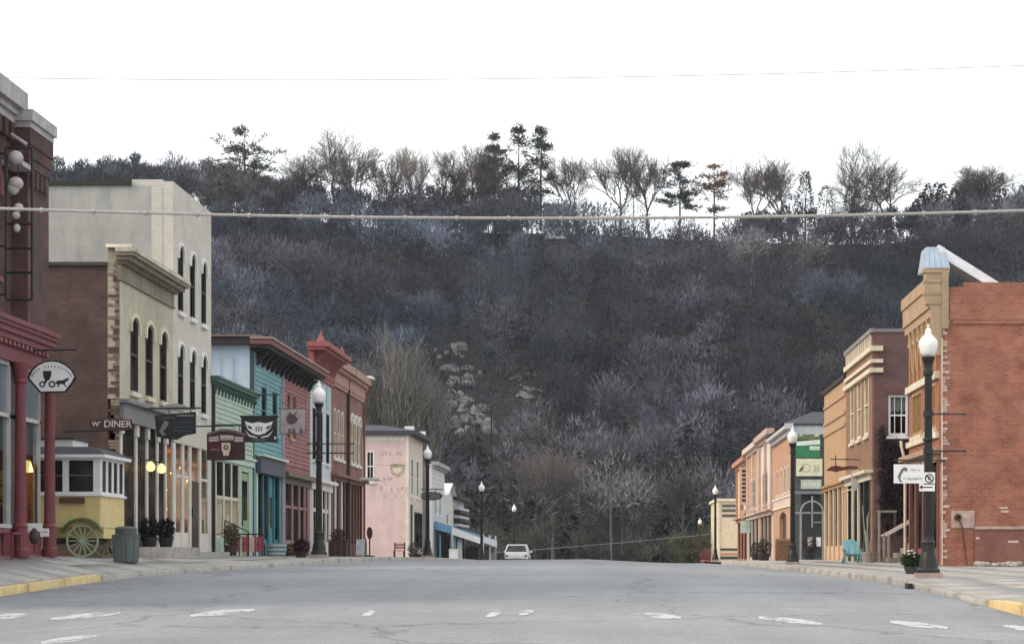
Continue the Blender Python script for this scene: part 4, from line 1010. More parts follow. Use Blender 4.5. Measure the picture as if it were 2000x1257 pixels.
cornice(Fb,fl,u0,u1,[(9.725,9.85,.66),(9.85,10.05,.80)],CORR)
for u in (u0-.1,u1+.1):
    o=MB(); P=fl.p(u,10.05,.45); s=.17; o.add([P+Vector((-s,-s,0)),P+Vector((s,-s,0)),P+Vector((s,s,0)),P+Vector((-s,s,0)),P+Vector((-.07,-.07,.25)),P+Vector((.07,-.07,.25)),P+Vector((.07,.07,.25)),P+Vector((-.07,.07,.25)),P+Vector((0,0,.48))],[(0,1,5,4),(1,2,6,5),(2,3,7,6),(3,0,4,7),(4,5,8),(5,6,8),(6,7,8),(7,4,8),(0,3,2,1)]); o.build('finial',CORR,Fb)
cornice(Fb,fl,u0+.1,u1-.1,[(4.2,4.5,.08),(4.5,4.62,.3)],WHITE,'shop_cornice')
MB().box(fl,82.5,87.5,zf-.1,4.2,-.4,-.32).build('shop_back',NAVY,Fb)
for u in (82.6,83.9,85.2,86.4,87.4): MB().box(fl,u-.13,u+.13,zf-.1,4.2,-.06,.03).build('pilaster',COLW,Fb)
for (a,b) in ((82.75,83.75),(84.05,85.05),(85.35,86.25),(86.55,87.25)):
    w=MB(); w.box(fl,a,b,zf-.05,zf+.6,-.06,-.02); w.box(fl,a,b,3.3,3.45,-.06,-.01); w.box(fl,a,a+.05,zf+.3,3.35,-.06,-.021); f_=w.build('window',COLW,Fb); MB().box(fl,a,b,zf+.6,3.3,-.045,-.035).build('pane',GLASS,f_); MB().box(fl,a,b,3.45,4.2,-.045,-.035).build('pane',GLASS,f_)

# ---- G long red-brown brick building ------------------------------------
BRB=brick('red_brown_brick',(.24,.115,.10),(.19,.095,.085),(.2,.14,.125),'y',big=.2,stain=(.28,.17,.14))
BRX=brick('red_brown_brick_side',(.20,.10,.09),(.16,.085,.075),(.17,.13,.115),'x',big=.25)
G=thing('red_brown_brick_shop','long red-brown brick shop with paired tall windows and white corner gutter','building',(XL,95,GR(XL,95)))
u0,u1=88.02,98.7; zf=GR(XL,95); zt=9.9
wu=[88.75,89.95,91.15,94.3,95.6,96.9]
facade(G,fl,u0,u1,5.05,zt,[arch_poly(u,u+.75,5.75,7.95,.2) for u in wu],BRB)
for i,u in enumerate(wu): window(G,fl,u,u+.75,5.75,7.95,.2,fm=CREAMT,hood=.14 if i>2 else None,sm=WHITE,bar=.13)
shell(G,-1,XL,u0,u1,zb,zt-.3,15,BRX,BRX,roof_drop=.2)
TANC=mat('tan_rose_cornice',(.36,.22,.18),.7,var=.15,stain=(.25,.15,.12))
cornice(G,fl,u0,92.9,[(8.85,9.0,.08),(9.0,9.5,.12),(9.5,9.65,.28),(9.65,9.98,.42)],TANC); cornice(G,fl,93.2,u1,[(8.85,9.0,.08),(9.0,9.5,.12),(9.5,9.65,.28),(9.65,9.98,.42)],TANC)
MB().box(fl,92.92,93.12,zf,10.0,.0,.14).build('downpipe_chase',WOODD,G)
o=MB(); o.path([fl.p(u1+.05,9.95,.4),fl.p(u1+.12,9.6,.4),fl.p(u1+.12,9.0,.06),fl.p(u1+.12,zf,.06)],.06); o.build('downpipe',BRX,G); MB().box(fl,u1-.8,u1+.22,9.96,10.08,.1,.55).build('gutter',WHITE,G)
cornice(G,fl,u0,u1,[(4.8,4.95,.08),(4.95,5.07,.3)],mat('brown_ledge',(.20,.10,.085),.7),'shop_ledge')
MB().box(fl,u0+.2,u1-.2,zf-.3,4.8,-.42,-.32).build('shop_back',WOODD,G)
RBP=mat('oxblood_post',(.13,.05,.045),.6,var=.2)
for k in range(11):
    u=u0+.3+k*1.0; MB().box(fl,u-.16,u+.16,zf-.3,4.8,-.06,.02).build('post',COLW if 0<k<4 and k%2 else RBP,G)
    if k<10:
        w=MB().box(fl,u+.17,u+.83,zf-.3,zf+.6,-.06,-.02).build('window',RBP,G); MB().box(fl,u+.17,u+.83,zf+.6,4.8,-.045,-.035).build('pane',GLASS,w)
MB().box(fl,96.8,98.6,5.08,5.18,.1,1.0).build('door_canopy',WHITE,G)
# ---- H pink corner house ------------------------------------------------
PINK=mat('pink_stucco',(.60,.455,.44),.85,var=.07,scale=1.5,bump=.25,bscale=10,stain=(.45,.36,.33),stain_scale=.7)
H=thing('pink_building','pink stuccoed corner building with dark overhanging roof and faded wall painting','building',(XL,124,GR(XL,124)))
u0,u1=120.0,128.3; zf=GR(XL,120)-.3; zt=8.55; fc=FC(u0)
hx=xat(718,u0); 
wh=[(xat(715,u0),xat(731,u0),zat(940,u0),zat(880,u0))]
o=MB(); o.wall(fc,[(-27,zf),(XL,zf),(XL,zt),(-27,zt)],[arch_poly(a,b,c,d_,0) for a,b,c,d_ in wh],0,.3); o.build('side_wall',PINK,H)
for a,b,c,d_ in wh: window(H,fc,a,b,c,d_,0,mull=1,fm=WHITE,bar=.09)
facade(H,fl,u0+.302,u1,zf,zt,[arch_poly(121.4,122.6,5.0,7.3,0),arch_poly(124.6,125.8,5.0,7.3,0),arch_poly(120.9,122.4,zf+.2,4.5,0)],mat('cream_stucco',(.55,.5,.44),.8))
for a in (121.4,124.6): window(H,fl,a,a+1.2,5.0,7.3,0,bar=.1)
MB().box(fl,120.9,122.4,zf+.2,4.5,-.06,-.03).build('door',mat('dark_green_door',(.02,.035,.03),.5),H)
o=MB(); 
for a,b in ((123.2,125.4),(125.8,127.8)): 
    w=MB().box(fl,a,b,zf+1.0,4.1,.002,.04).build('window',NAVY,H); MB().box(fl,a+.1,b-.1,zf+1.1,4.0,.042,.05).build('pane',GLASS,w)
MB().cbox(-27,-26.7,u0+.3,u1,zf,zt).build('back_wall',PINK,H); MB().box(FC(u1),-26.7,XL-.302,zf,zt,0,.3).build('side_wall',PINK,H)
o=MB(); o.cbox(-27.4,XL+.55,u0-.35,u1+.3,zt,zt+.22); o.build('roof',mat('slate_roof',(.045,.048,.06),.8),H)
MB().add([(-27.4,u0-.35,zt+.222),(XL+.55,u0-.35,zt+.222),(XL+.55,u1+.3,zt+.222),(-27.4,u1+.3,zt+.222),(-24,u0+3,zt+.75),(XL-2.0,u0+3,zt+.75),(XL-2.0,u1-3,zt+.75),(-24,u1-3,zt+.75)],[(0,1,5,4),(1,2,6,5),(2,3,7,6),(3,0,4,7),(4,5,6,7)]).build('roof_slope',MATS['slate_roof'],H)
MB().box(fc,-27,XL+.1,zf,zt,.002,.001) if False else None
MB().box(fc,XL-.18,XL-.0,zf,zt-.01,.003,.05).build('corner_board',COLW,H)
MB().box(fc,-26,XL-.2,zt-.35,zt-.1,.002,.04).build('frieze_board',COLW,H)
# the faded painting on the pink wall: a crest, a rule and traces of lettering
FAD=mat('faded_paint_grey',(.44,.33,.31),.9,var=.2,scale=8); FAD2=mat('faded_paint_cream',(.60,.50,.42),.9,var=.12); FADG=mat('faded_paint_olive',(.34,.30,.22),.9,var=.25,scale=5)
cx,cz=xat(776,u0),zat(918,u0)
o=MB(); o.prism(fc,[(cx-.45,cz+.28),(cx-.2,cz+.42),(cx+.1,cz+.36),(cx+.46,cz+.3),(cx+.40,cz-.15),(cx+.05,cz-.42),(cx-.35,cz-.2)],.002,.006); o.build('painted_crest',FADG,H)
o=MB(); o.prism(fc,[(cx-.3,cz+.15),(cx+.3,cz+.17),(cx+.22,cz-.08),(cx,cz-.22),(cx-.22,cz-.1)],.007,.010); o.build('painted_crest',FAD2,H)
MB().box(fc,xat(735,u0),xat(800,u0)-.2,zat(908,u0),zat(907,u0),.002,.006).build('painted_rule',FAD,H)
rp_=random.Random(6)
for (x0,x1,y,h) in ((745,790,885,9),(742,800,955,14),(750,792,968,5),(748,770,935,10)):
    x=x0
    while x<x1-4:
        w=rp_.uniform(3,6); a,b=xat(x,u0),xat(min(x+w,x1),u0); zz=zat(y,u0); 
        MB().box(fc,a,b,zz-rp_.uniform(.3,1)*h*.015,zz+rp_.uniform(.3,1)*h*.015,.002,.005).build('painted_trace',FAD if rp_.random()<.6 else FAD2,H); x+=w+rp_.uniform(1.5,3.5)
MB().prism(fc,[(xat(783,u0),zat(925,u0)),(xat(797,u0),zat(900,u0)),(xat(799,u0),zat(970,u0)),(xat(785,u0),zat(978,u0))],.0021,.0045).build('painted_field',FAD2,H)
# roof light boxes on the pink building
for k,(px,py) in enumerate(((800,836),(822,846))):
    p=at(px,py,123+k*2); t=tag(MB().cbox(p.x-.28,p.x+.28,p.y-.2,p.y+.2,p.z-.1,p.z+.12).add([(p.x-.05,p.y,p.z-.1),(p.x+.05,p.y,p.z-.1),(p.x+.05,p.y,zt+.2),(p.x-.05,p.y,zt+.2)],[(0,1,2,3)]).build('floodlight',WHITE),['white floodlight on the roof ridge of the pink building, left and higher','white floodlight on the pink building\'s roof, right and lower'][k],'light')
# ---- far left row beyond the pink building -----------------------------
I=thing('white_clapboard_house','white clapboard house with dark side wall beyond the pink building','building',(XL,139,GR(XL,139)))
u0,u1=135.0,144.0; zf=GR(XL,139)-.4; zt=zat(905,135)
facade(I,fl,u0,u1,zf,zt,[arch_poly(136.6,137.8,4.2,5.9,0),arch_poly(140,141.2,4.2,5.9,0)],mat('grey_white_clapboard',(.55,.56,.56),.7,var=.06))
for a in (136.6,140): window(I,fl,a,a+1.2,4.2,5.9,0)
boards(I,fl,u0+.05,u1-.05,zf+3,zt-.3,.3,MATS['grey_white_clapboard'],[(136.6,137.8,4.2,5.9),(140,141.2,4.2,5.9)])
shell(I,-1,XL,u0,u1,zf,zt,11,mat('grey_green_side',(.13,.15,.14),.8),roof_drop=.2)
cornice(I,fl,u0,u1,[(zt-.25,zt-.1,.2),(zt-.1,zt+.15,.4)],mat('grey_eaves',(.3,.31,.31),.7))
J=thing('gabled_shop','small cream shop with a pointed gable in the far left row','building',(XL,148,GR(XL,148)))
u0,u1=144.05,151.5; zf=GR(XL,148)-.5; z1=zat(968,146); zg=zat(944,146)
o=MB(); o.wall(fl,[(u0,zf),(u1,zf),(u1,z1),((u0+u1)/2,zg),(u0,z1)],[arch_poly(146,147.2,3.0,4.4,0)],0,.3); o.build('front_wall',mat('far_cream',(.55,.52,.47),.8),J); window(J,fl,146,147.2,3.0,4.4,0)
shell(J,-1,XL,u0,u1,zf,z1,10,MATS['far_cream'],roof_drop=.2)
MB().add([(XL+.3,u0-.2,z1),(XL+.3,(u0+u1)/2,zg+.1),(XL+.3,u1+.2,z1),(XL-10,u0-.2,z1),(XL-10,(u0+u1)/2,zg+.1),(XL-10,u1+.2,z1)],[(0,1,4,3),(1,2,5,4)]).build('roof',WHITE,J)
Kb=thing('balcony_house','pale house with dark slatted balcony bands in the far left row','building',(XL,160,GR(XL,160)))
u0,u1=151.6,162.0; zf=GR(XL,160)-.5; zt=zat(972,156)
facade(Kb,fl,u0,u1,zf,zt,[],mat('far_grey',(.45,.46,.47),.8)); shell(Kb,-1,XL,u0,u1,zf,zt,10,MATS['far_grey'],roof_drop=.2)
for k in range(4):
    v=2.7+.62*k; MB().box(fl,u0+.4,u1-.2,v,v+.28,.02,.5).build('slat_band',mat('dark_slats',(.03,.032,.04),.7),Kb); MB().box(fl,u0+.4,u1-.2,v+.281,v+.5,.02,.42).build('balcony_panel',MATS['far_grey'],Kb)
cornice(Kb,fl,u0,u1,[(zt-.2,zt+.1,.5)],MATS['dark_slats'],'eaves')
# blue canvas canopy over the far left pavement
BLUEC=mat('blue_canvas',(.10,.30,.48),.7,var=.1,stain=(.3,.45,.55)); WCAN=mat('white_canvas',(.70,.72,.74),.7,var=.06)
Kc=thing('canvas_canopy','blue and white canvas canopy on posts in the far left row','canopy',(-11,142,GR(-11,142)))
Yc=136.0
pts=[at(845,1028,Yc),at(905,1040,Yc+6),at(940,1046,Yc+9)]
a=at(842,1022,134); b=at(905,1040,134)
def sheet(P,m,name,parent,t=.05):
    P=[Vector(p) for p in P]; n=len(P); o=MB(); o.add(P+[p-Vector((0,0,t)) for p in P],[tuple(range(n)),tuple(range(n,2*n))[::-1]]+[(i,(i+1)%n,(i+1)%n+n,i+n) for i in range(n)]); return o.build(name,m,parent)
zr=zat(1026,138); ze=zat(1046,138)
sheet([(XL+.05,136,zr+.3),(XL+3.3,136,ze),(XL+3.3,150,ze-.2),(XL+.05,150,zr+.1)],BLUEC,'roof_canvas',Kc)
MB().add([(XL+3.31,136,ze-.05),(XL+3.31,150,ze-.25),(XL+3.31,150,ze-.75),(XL+3.31,136,ze-.45),(XL+3.34,136,ze-.05),(XL+3.34,150,ze-.25),(XL+3.34,150,ze-.75),(XL+3.34,136,ze-.45)],[(0,1,2,3),(4,5,6,7),(0,1,5,4),(2,3,7,6),(0,3,7,4),(1,2,6,5)]).build('valance',WCAN,Kc)
MB().prism(FC(135.97),[(XL+.05,zr+.3),(XL+3.3,ze),(XL+3.3,ze-.45),(XL+.05,zr-.25)],0,.02).build('valance',BLUEC,Kc)
MB().prism(FC(135.9),[(XL+1.2,zr-.1),(XL+3.3,ze-.2),(XL+3.3,ze-.6),(XL+1.2,zr-.6)],0,.02).build('valance',WCAN,Kc)
for x in (XL+.4,XL+1.4,XL+3.25):
    for y in (136.2,143,149.7): MB().tube((x,y,GR(x,y)),(x,y,ze+.1),.06).build('post',BLUEC if x<XL+2 else WHITE,Kc)
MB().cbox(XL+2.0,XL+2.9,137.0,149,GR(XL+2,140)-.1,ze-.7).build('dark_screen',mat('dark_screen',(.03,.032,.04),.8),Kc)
# ================================================================== RIGHT SIDE
fr_=FRt(XR)
# ---- big red brick building ------------------------------------------------
RRX=brick('sunlit_red_brick',(.325,.115,.075),(.22,.082,.058),(.29,.165,.125),'x',big=.28,stain=(.36,.185,.13),stain_scale=1.5,stain_amt=.55)  # mottled orange-red brick, the wall's own colour
RRY=brick('red_front_brick',(.30,.12,.09),(.25,.10,.08),(.27,.17,.14),'y',big=.14)
TAN=mat('tan_wood_cornice',(.37,.25,.155),.65,var=.15,scale=4,stain=(.28,.19,.11)); OCH=mat('ochre_wood',(.36,.21,.09),.65,var=.2)
Q=thing('red_brick_building','big red brick building with tan bracket cornice and blue metal cap','building',(XR,63,GR(XR,63)))
u0,u1=59.75,66.4; zf=GR(XR,60); zt=9.3
fq=FC(u0)
wl=xat(1882,u0)
o=MB(); o.wall(fq,[(XR+.02,zf-.5),(24,zf-.5),(24,zat(551,u0)),(wl,zat(551,u0)),(wl,zat(560,u0)),(XR+.02,zat(560,u0))],[],0,.35); o.build('side_wall',RRX,Q)
# corbelled top courses, a mortar band and the plinth
o=MB(); o.box(fq,XR+.25,24,zat(625,u0),zat(575,u0),.003,.04); o.build('corbel_band',RRX,Q)
o=MB(); o.box(fq,XR+.35,24,zat(632,u0),zat(626,u0),.003,.05); o.build('corbel_course',RRX,Q)
PLQ=brick('plinth_brick',(.22,.085,.065),(.18,.07,.055),(.2,.13,.11),'x',big=.25,stain=(.28,.15,.12),stain_scale=.9)
MB().box(fq,xat(1903,u0),24,zf-.4,zat(1033,u0),.003,.07).build('plinth',PLQ,Q); MB().box(fq,xat(1903,u0),24,zat(1033,u0)+.002,zat(1027,u0),.003,.11).build('plinth_ledge',mat('mortar_ledge',(.42,.29,.25),.9,var=.2),Q)
PATCH=mat('patched_mortar',(.45,.34,.30),.9,var=.2,scale=6,stain=(.33,.17,.13),stain_scale=3)
MB().box(fq,xat(1858,u0),xat(1903,u0)-.004,zat(1030,u0),zat(996,u0),.003,.02).build('mortar_patch',PATCH,Q)
for (x0,x1,y) in ((1952,1968,991),(1955,1970,998),(1968,1988,1057),(1905,1912,1050)): MB().box(fq,xat(x0,u0),xat(x1,u0),zat(y+2,u0),zat(y-2,u0),.072 if y>1033 else .003,.08 if y>1033 else .012).build('pale_brick',mat('pale_mortar',(.60,.44,.38),.9,var=.15),Q)
# white toothing bricks up the corner
rq=random.Random(21)
z=zf+.2
while z<8.9:
    w=rq.choice((.06,.14,.09,.20,.13)); 
    if rq.random()<.8: MB().box(fq,XR+.05,XR+.05+w,z,z+.072,.003,.012+rq.random()*.008).build('toothing_brick',mat('white_lime_brick',(.50,.38,.33),.9,var=.35,scale=9) if rq.random()<.6 else PATCH,Q)
    z+=.087*rq.choice((1,1,1,2))
MB().box(fq,XR+.02,XR+.05,zf,7.88,.003,.03).build('corner_strip',CREAMT,Q)
# hole with hanging pipe
p=fq.p(xat(1870,u0),zat(1010,u0),.09); o=MB(); o.wheel(p,(0,1,0),.10,.16,16,.06); o.build('pipe_collar',mat('rusty_iron',(.10,.04,.03),.8,var=.3),Q)
o=MB(); o.path([fq.p(xat(1870,u0),zat(1010,u0),.10),fq.p(xat(1878,u0),zat(1028,u0),.12),fq.p(xat(1882,u0),zat(1060,u0),.10),fq.p(xat(1887,u0),zat(1103,u0),.12)],.025); o.build('downpipe',MATS['rusty_iron'],Q)
# front with tall boarded bay, brackets, cornice
facade(Q,fr_,u0+.352,u1,zf-.4,9.3,[arch_poly(60.6,62.6,5.3,6.7,0),arch_poly(63.4,65.6,5.3,6.7,0),[(60.4,zf-.1),(66.0,zf-.1),(66.0,4.3),(60.4,4.3)]],RRY)
for a,b in ((60.6,62.6),(63.4,65.6)): window(Q,fr_,a,b,5.3,6.7,0,fm=OCH,mull=3,gm=mat('amber_glass',(.22,.13,.06),.25,var=.3),sm=CREAMT,bar=.12,rails=0)
cornice(Q,fr_,u0+.42,u1,[(5.0,5.17,.10)],CREAMT,'sill_band'); cornice(Q,fr_,u0+.42,u1,[(6.74,6.95,.12)],CREAMT,'lintel_band')
cornice(Q,fr_,u0+.75,u1-.4,[(8.2,8.35,.09),(8.35,8.6,.07),(8.6,8.85,.18),(8.85,9.4,.24),(9.4,9.75,.29)],TAN,'cornice')
brackets(Q,fr_,[u0+.75+.95*i for i in range(6)],7.2,8.6,.18,.2,TAN); brackets(Q,fr_,[u0+1.22+.95*i for i in range(5)],7.7,8.6,.15,.14,OCH)
for k in range(7): MB().box(fr_,u0+.5+.9*k,u0+.68+.9*k,6.96,8.19,.002,.08).build('frieze_board',OCH,Q)
MB().prism(Fr((XR,u0-.02,0),(-1,0,0),(0,1,0)),[(-.018,7.35),(.08,7.4),(.12,7.9),(.24,8.3),(.28,8.75),(.42,8.9),(.47,9.2),(.47,9.78),(-.018,9.78)],0,.30).build('cornice_return',mat('olive_tan',(.33,.25,.16),.7,var=.15),Q)
MB().box(fr_,u0-.05,u0+.32,9.781,9.9,-.25,.51); [MB().box(fr_,u0-.045,u0+.31,v,v+.07,.0,q).build('cornice_moulding',TAN,Q) for v,q in ((9.5,.50),(9.15,.49),(8.86,.44))]; MB().box(fr_,u0-.05,u0+.32,9.781,9.9,-.25,.52).build('cornice_cap',TAN,Q)
MB().box(fq,XR+.021,XR+.22,8.15,9.78,.002,.06).build('cornice_end',MATS['olive_tan'],Q)
# pale blue sheet cap with sloping sides
CAPB=mat('blue_sheet_metal',(.34,.42,.50),.35,var=.1,metal=.25,stain=(.5,.55,.58))
x0,x1=XR-.46,XR+.26; ue=u0+1.5; o=MB(); o.add([(x0,u0-.06,9.91),(x1,u0-.06,9.91),(x1,ue,9.91),(x0,ue,9.91),(x0+.08,u0+.35,10.58),(x1-.10,u0+.35,10.58),(x1-.10,ue-.2,10.58),(x0+.08,ue-.2,10.58)],[(0,1,5,4),(1,2,6,5),(2,3,7,6),(3,0,4,7),(4,5,6,7),(3,2,1,0)]); o.build('metal_cap',CAPB,Q)
for k in range(4):
    t=(k+.5)/4; a=Vector((x0+(x1-x0)*t,u0-.07,9.91)); b=Vector((x0+.08+(x1-x0-.18)*t,u0+.34,10.58)); MB().tube(a,b,.018,.018,5).build('seam',CAPB,Q)
MB().add([(9.28,60.0,10.64),(9.28,60.9,10.64),(11.45,60.9,9.28),(11.45,60.0,9.28),(9.28,60.0,10.32),(9.28,60.9,10.32),(11.2,60.9,9.15),(11.2,60.0,9.15)],[(0,1,2,3),(4,5,6,7),(0,1,5,4),(1,2,6,5),(2,3,7,6),(3,0,4,7)]).build('raking_brace',mat('white_metal',(.70,.72,.74),.4),Q)
MB().cbox(XR+.3,24,u0+.36,u1-.3,zf,8.6).build('core_wall',mat('dark_core',(.05,.04,.04),.9),Q) if False else None
MB().box(FC(u1),XR+.3,24,zf-.5,9.1,0,.3).build('side_wall',RRX,Q); MB().cbox(XR+.3,24,u0+.352,u1-.002,8.7,8.85).build('roof',TAR,Q); MB().cbox(23.7,24,u0+.352,u1-.3,zf-.5,8.698).build('back_wall',RRX,Q)
# ground floor shop front
MB().box(fr_,60.4,66.0,zf-.2,4.3,-.5,-.4).build('shop_back',WOODD,Q)
cornice(Q,fr_,u0+.36,u1,[(4.3,4.55,.08),(4.55,4.7,.32)],TAN,'shop_cornice')
for u in (60.25,61.6,63.2,64.8,66.1): MB().box(fr_,u-.12,u+.12,zf-.3,4.3,-.08,.03).build('post',mat('plum_post',(.16,.06,.055),.6),Q)
for a,b in ((60.4,61.45),(61.75,63.05),(63.35,64.65),(64.95,65.95)):
    w=MB().box(fr_,a,b,zf-.1,zf+.5,-.07,-.03).build('window',MATS['plum_post'],Q); MB().box(fr_,a,b,zf+.5,4.3,-.06,-.05).build('pane',GLASS,w)
o=MB(); o.path([(XR-.25,u1+.02,5.25),(XR-.25,u1+.02,5.1),(XR-.12,u1+.05,4.6),(XR-.12,u1+.05,zf)],.05); o.build('downpipe',CREAMT,Q)

# ---- dark brick building with banded top -----------------------------------
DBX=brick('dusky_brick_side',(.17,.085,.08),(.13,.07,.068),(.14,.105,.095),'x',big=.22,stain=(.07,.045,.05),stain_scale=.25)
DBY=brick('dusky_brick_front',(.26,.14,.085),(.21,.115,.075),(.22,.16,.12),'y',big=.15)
Sd=thing('dark_brick_building','dark brick building with cream bands at its top and stairs beside it','building',(XR,80,GR(XR,80)))
u0,u1=75.9,85.0; zf=GR(XR,76); zt=zat(648,75.9); fq=FC(u0)
wx0,wx1,wz0,wz1=xat(1735,u0),xat(1774,u0),zat(850,u0),zat(770,u0)
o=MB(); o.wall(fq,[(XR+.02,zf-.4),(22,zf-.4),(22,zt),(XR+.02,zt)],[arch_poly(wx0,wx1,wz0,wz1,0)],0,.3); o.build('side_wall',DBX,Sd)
w=window(Sd,fq,wx0,wx1,wz0,wz1,0,fm=WHITE,bar=.09,mull=2,gm=CLEAR,dep=.12)
MB().box(fq,wx0,wx1,wz0,wz1,-.8,-.75).build('room_back',mat('dark_room',(.02,.018,.018),.9),Sd)
for k in range(3):
    a=wx0+.1+k*.2; MB().prism(fq,[(a,wz1-.08),(a+.16,wz1-.08),(a+.17,wz1-.55),(a+.08,wz1-.66),(a-.01,wz1-.55)],-.25,-.22).build('curtain',mat('net_curtain',(.55,.52,.48),.9),w)
MB().box(fq,wx0-.05,wx1+.05,wz1+.005,wz1+.16,.003,.02).build('lintel',DBX,Sd)
facade(Sd,fr_,u0+.302,u1,zf-.3,zt,[arch_poly(77.2+2.4*i,78.6+2.4*i,zat(885,79)+.6,zat(735,79),0) for i in range(3)]+[[(77.0,zf-.1),(84.2,zf-.1),(84.2,4.35),(77.0,4.35)]],DBY)
for i in range(3): window(Sd,fr_,77.2+2.4*i,78.6+2.4*i,zat(885,79)+.6,zat(735,79),0,fm=CREAMT,bar=.14,gm=MATS['amber_glass'],sm=CREAMT)
CRM=mat('cream_band',(.62,.55,.42),.7,var=.12,stain=(.42,.35,.25))
for k,(ya,yb,p) in enumerate(((685,675,.12),(708,701,.10),(727,718,.14))):
    v0,v1=zat(ya,u0),zat(yb,u0); MB().box(fr_,u0+.002,u1-.02,v0,v1,-.018,p).build('band',CRM,Sd); MB().box(fq,XR+.02-p,XR+.36,v0,v1,.003,p).build('band_return',CRM,Sd)
GRC=mat('grey_coping',(.20,.19,.19),.8,var=.2)
cornice(Sd,fr_,u0,u1,[(zt-.02,zt+.14,.10)],GRC,'coping'); MB().box(fq,XR+.05,22,zt,zt+.12,-.32,.05).build('coping',GRC,Sd)
for k in range(12): MB().box(fr_,u0+.5+.72*k,u0+.72+.72*k,zat(672,u0),zt-.04,.002,.07).build('parapet_panel',CREAMT,Sd)
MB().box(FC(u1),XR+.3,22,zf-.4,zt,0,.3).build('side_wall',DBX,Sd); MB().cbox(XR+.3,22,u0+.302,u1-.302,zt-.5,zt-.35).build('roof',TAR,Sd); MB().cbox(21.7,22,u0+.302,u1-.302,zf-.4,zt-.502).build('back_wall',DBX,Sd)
MB().box(fr_,77.0,84.2,zf-.1,4.35,-.5,-.4).build('shop_back',mat('dark_green_front',(.022,.035,.026),.5,var=.2),Sd)
for u in (76.85,78.6,80.6,82.6,84.35): MB().box(fr_,u-.15,u+.15,zf-.2,4.35,-.08,.03).build('post',MATS['dark_green_front'] if u<80 else CREAMT,Sd)
for a,b in ((77.0,78.45),(78.75,80.45),(80.75,82.45),(82.75,84.2)):
    w=MB().box(fr_,a,b,zf-.1,zf+.5,-.07,-.03).build('window',MATS['dark_green_front'],Sd); MB().box(fr_,a,b,zf+.5,4.35,-.06,-.05).build('pane',GLASS,w)
cornice(Sd,fr_,u0+.36,u1,[(4.35,4.6,.08),(4.6,4.72,.3)],CREAMT,'shop_cornice')
vn=thing('climbing_vine','dark leafless climbing vine spread over the dark brick side wall','plant',(XR+1,75.8,GR(XR+1,75.8)))
r=np.random.default_rng(77); n=5200; vx=r.uniform(XR+.25,XR+3.2,n); top=zat(862,75.9)+.35*np.sin(vx*4.1)+.22*np.sin(vx*9.3+1); vz=GR(XR+1,75.8)+.9+(top-GR(XR+1,75.8)-.9)*r.random(n)**.75
keep=~((vx>wx0-.15)&(vx<wx1+.15)&(vz>wz0-.2)); vx,vz=vx[keep],vz[keep]; n=len(vx)
P=np.stack([vx,75.9-.02-r.random(n)*.09,vz],1); D=np.stack([r.normal(size=n)*.9,r.normal(size=n)*.12,r.normal(size=n)*.7+.3],1)
V=slivers(P,D,r.uniform(.15,.5,n),r.uniform(.02,.06,n),r); np_mesh('twigs',V,np.arange(len(V)).reshape(-1,3),TW,vn,tint=np.repeat(np.array((.030,.022,.026))*r.uniform(.6,1.6,(n,1)),3,0))
sg=[]
for k in range(9):
    x_=XR+.4+.3*k; z_=GR(XR+1,75.8)
    for q in range(6): x2=x_+r.normal()*.12; sg.append((np.array((x_,75.86,z_)),np.array((x2,75.86,z_+.5)),.03-.003*q,.027-.003*q)); x_,z_=x2,z_+.5
a,f=seg_mesh(sg,5); np_mesh('stems',a,f,BARK,vn,tint=np.tile((.05,.038,.035),(len(a),1)))
# ---- tan brick building ------------------------------------------------------
TBY=brick('tan_orange_brick',(.43,.275,.155),(.38,.24,.135),(.42,.31,.2),'y',big=.12); TBX=brick('tan_orange_side',(.40,.26,.15),(.36,.23,.13),(.36,.28,.19),'x',big=.12)
T=thing('tan_brick_building','tan orange brick shop with stepped brick bands between dark and green-signed buildings','building',(XR,89,GR(XR,89)))
u0,u1=85.05,94.2; zf=GR(XR,89); zt=zat(736,85.05)
facade(T,fr_,u0,u1,zf-.3,zt,[[(86.0,zf-.1),(93.4,zf-.1),(93.4,4.4),(86.0,4.4)]],TBY)
shell(T,1,XR,u0,u1,zf-.4,zt-.1,12,TBX,TBX,roof_drop=.3)
cornice(T,fr_,u0,u1,[(zt-.05,zt+.1,.12)],DRK,'coping')
for v in (zt-.75,zt-1.5,zt-2.0): MB().box(fr_,u0+.15,u1-.1,v,v+.14,.002,.06).build('brick_band',TBY,T)
for u in (86.0,87.8,89.7,91.6,93.4): MB().box(fr_,u-.2,u+.2,zf-.2,4.4,-.08,.06).build('pilaster',mat('peach_post',(.56,.40,.27),.7,var=.1),T)
MB().box(fr_,86,93.4,zf-.1,4.4,-.45,-.4).build('shop_back',WOODD,T)
for a,b in ((86.2,87.6),(88.0,89.5),(89.9,91.4),(91.8,93.2)):
    w=MB().box(fr_,a,b,zf-.1,zf+.6,-.07,-.02).build('window',MATS['peach_post'],T); MB().box(fr_,a,b,zf+.6,4.4,-.06,-.05).build('pane',GLASS,w)
cornice(T,fr_,u0+.1,u1,[(4.4,4.55,.1),(4.55,4.65,.2)],OCH,'shop_cornice')
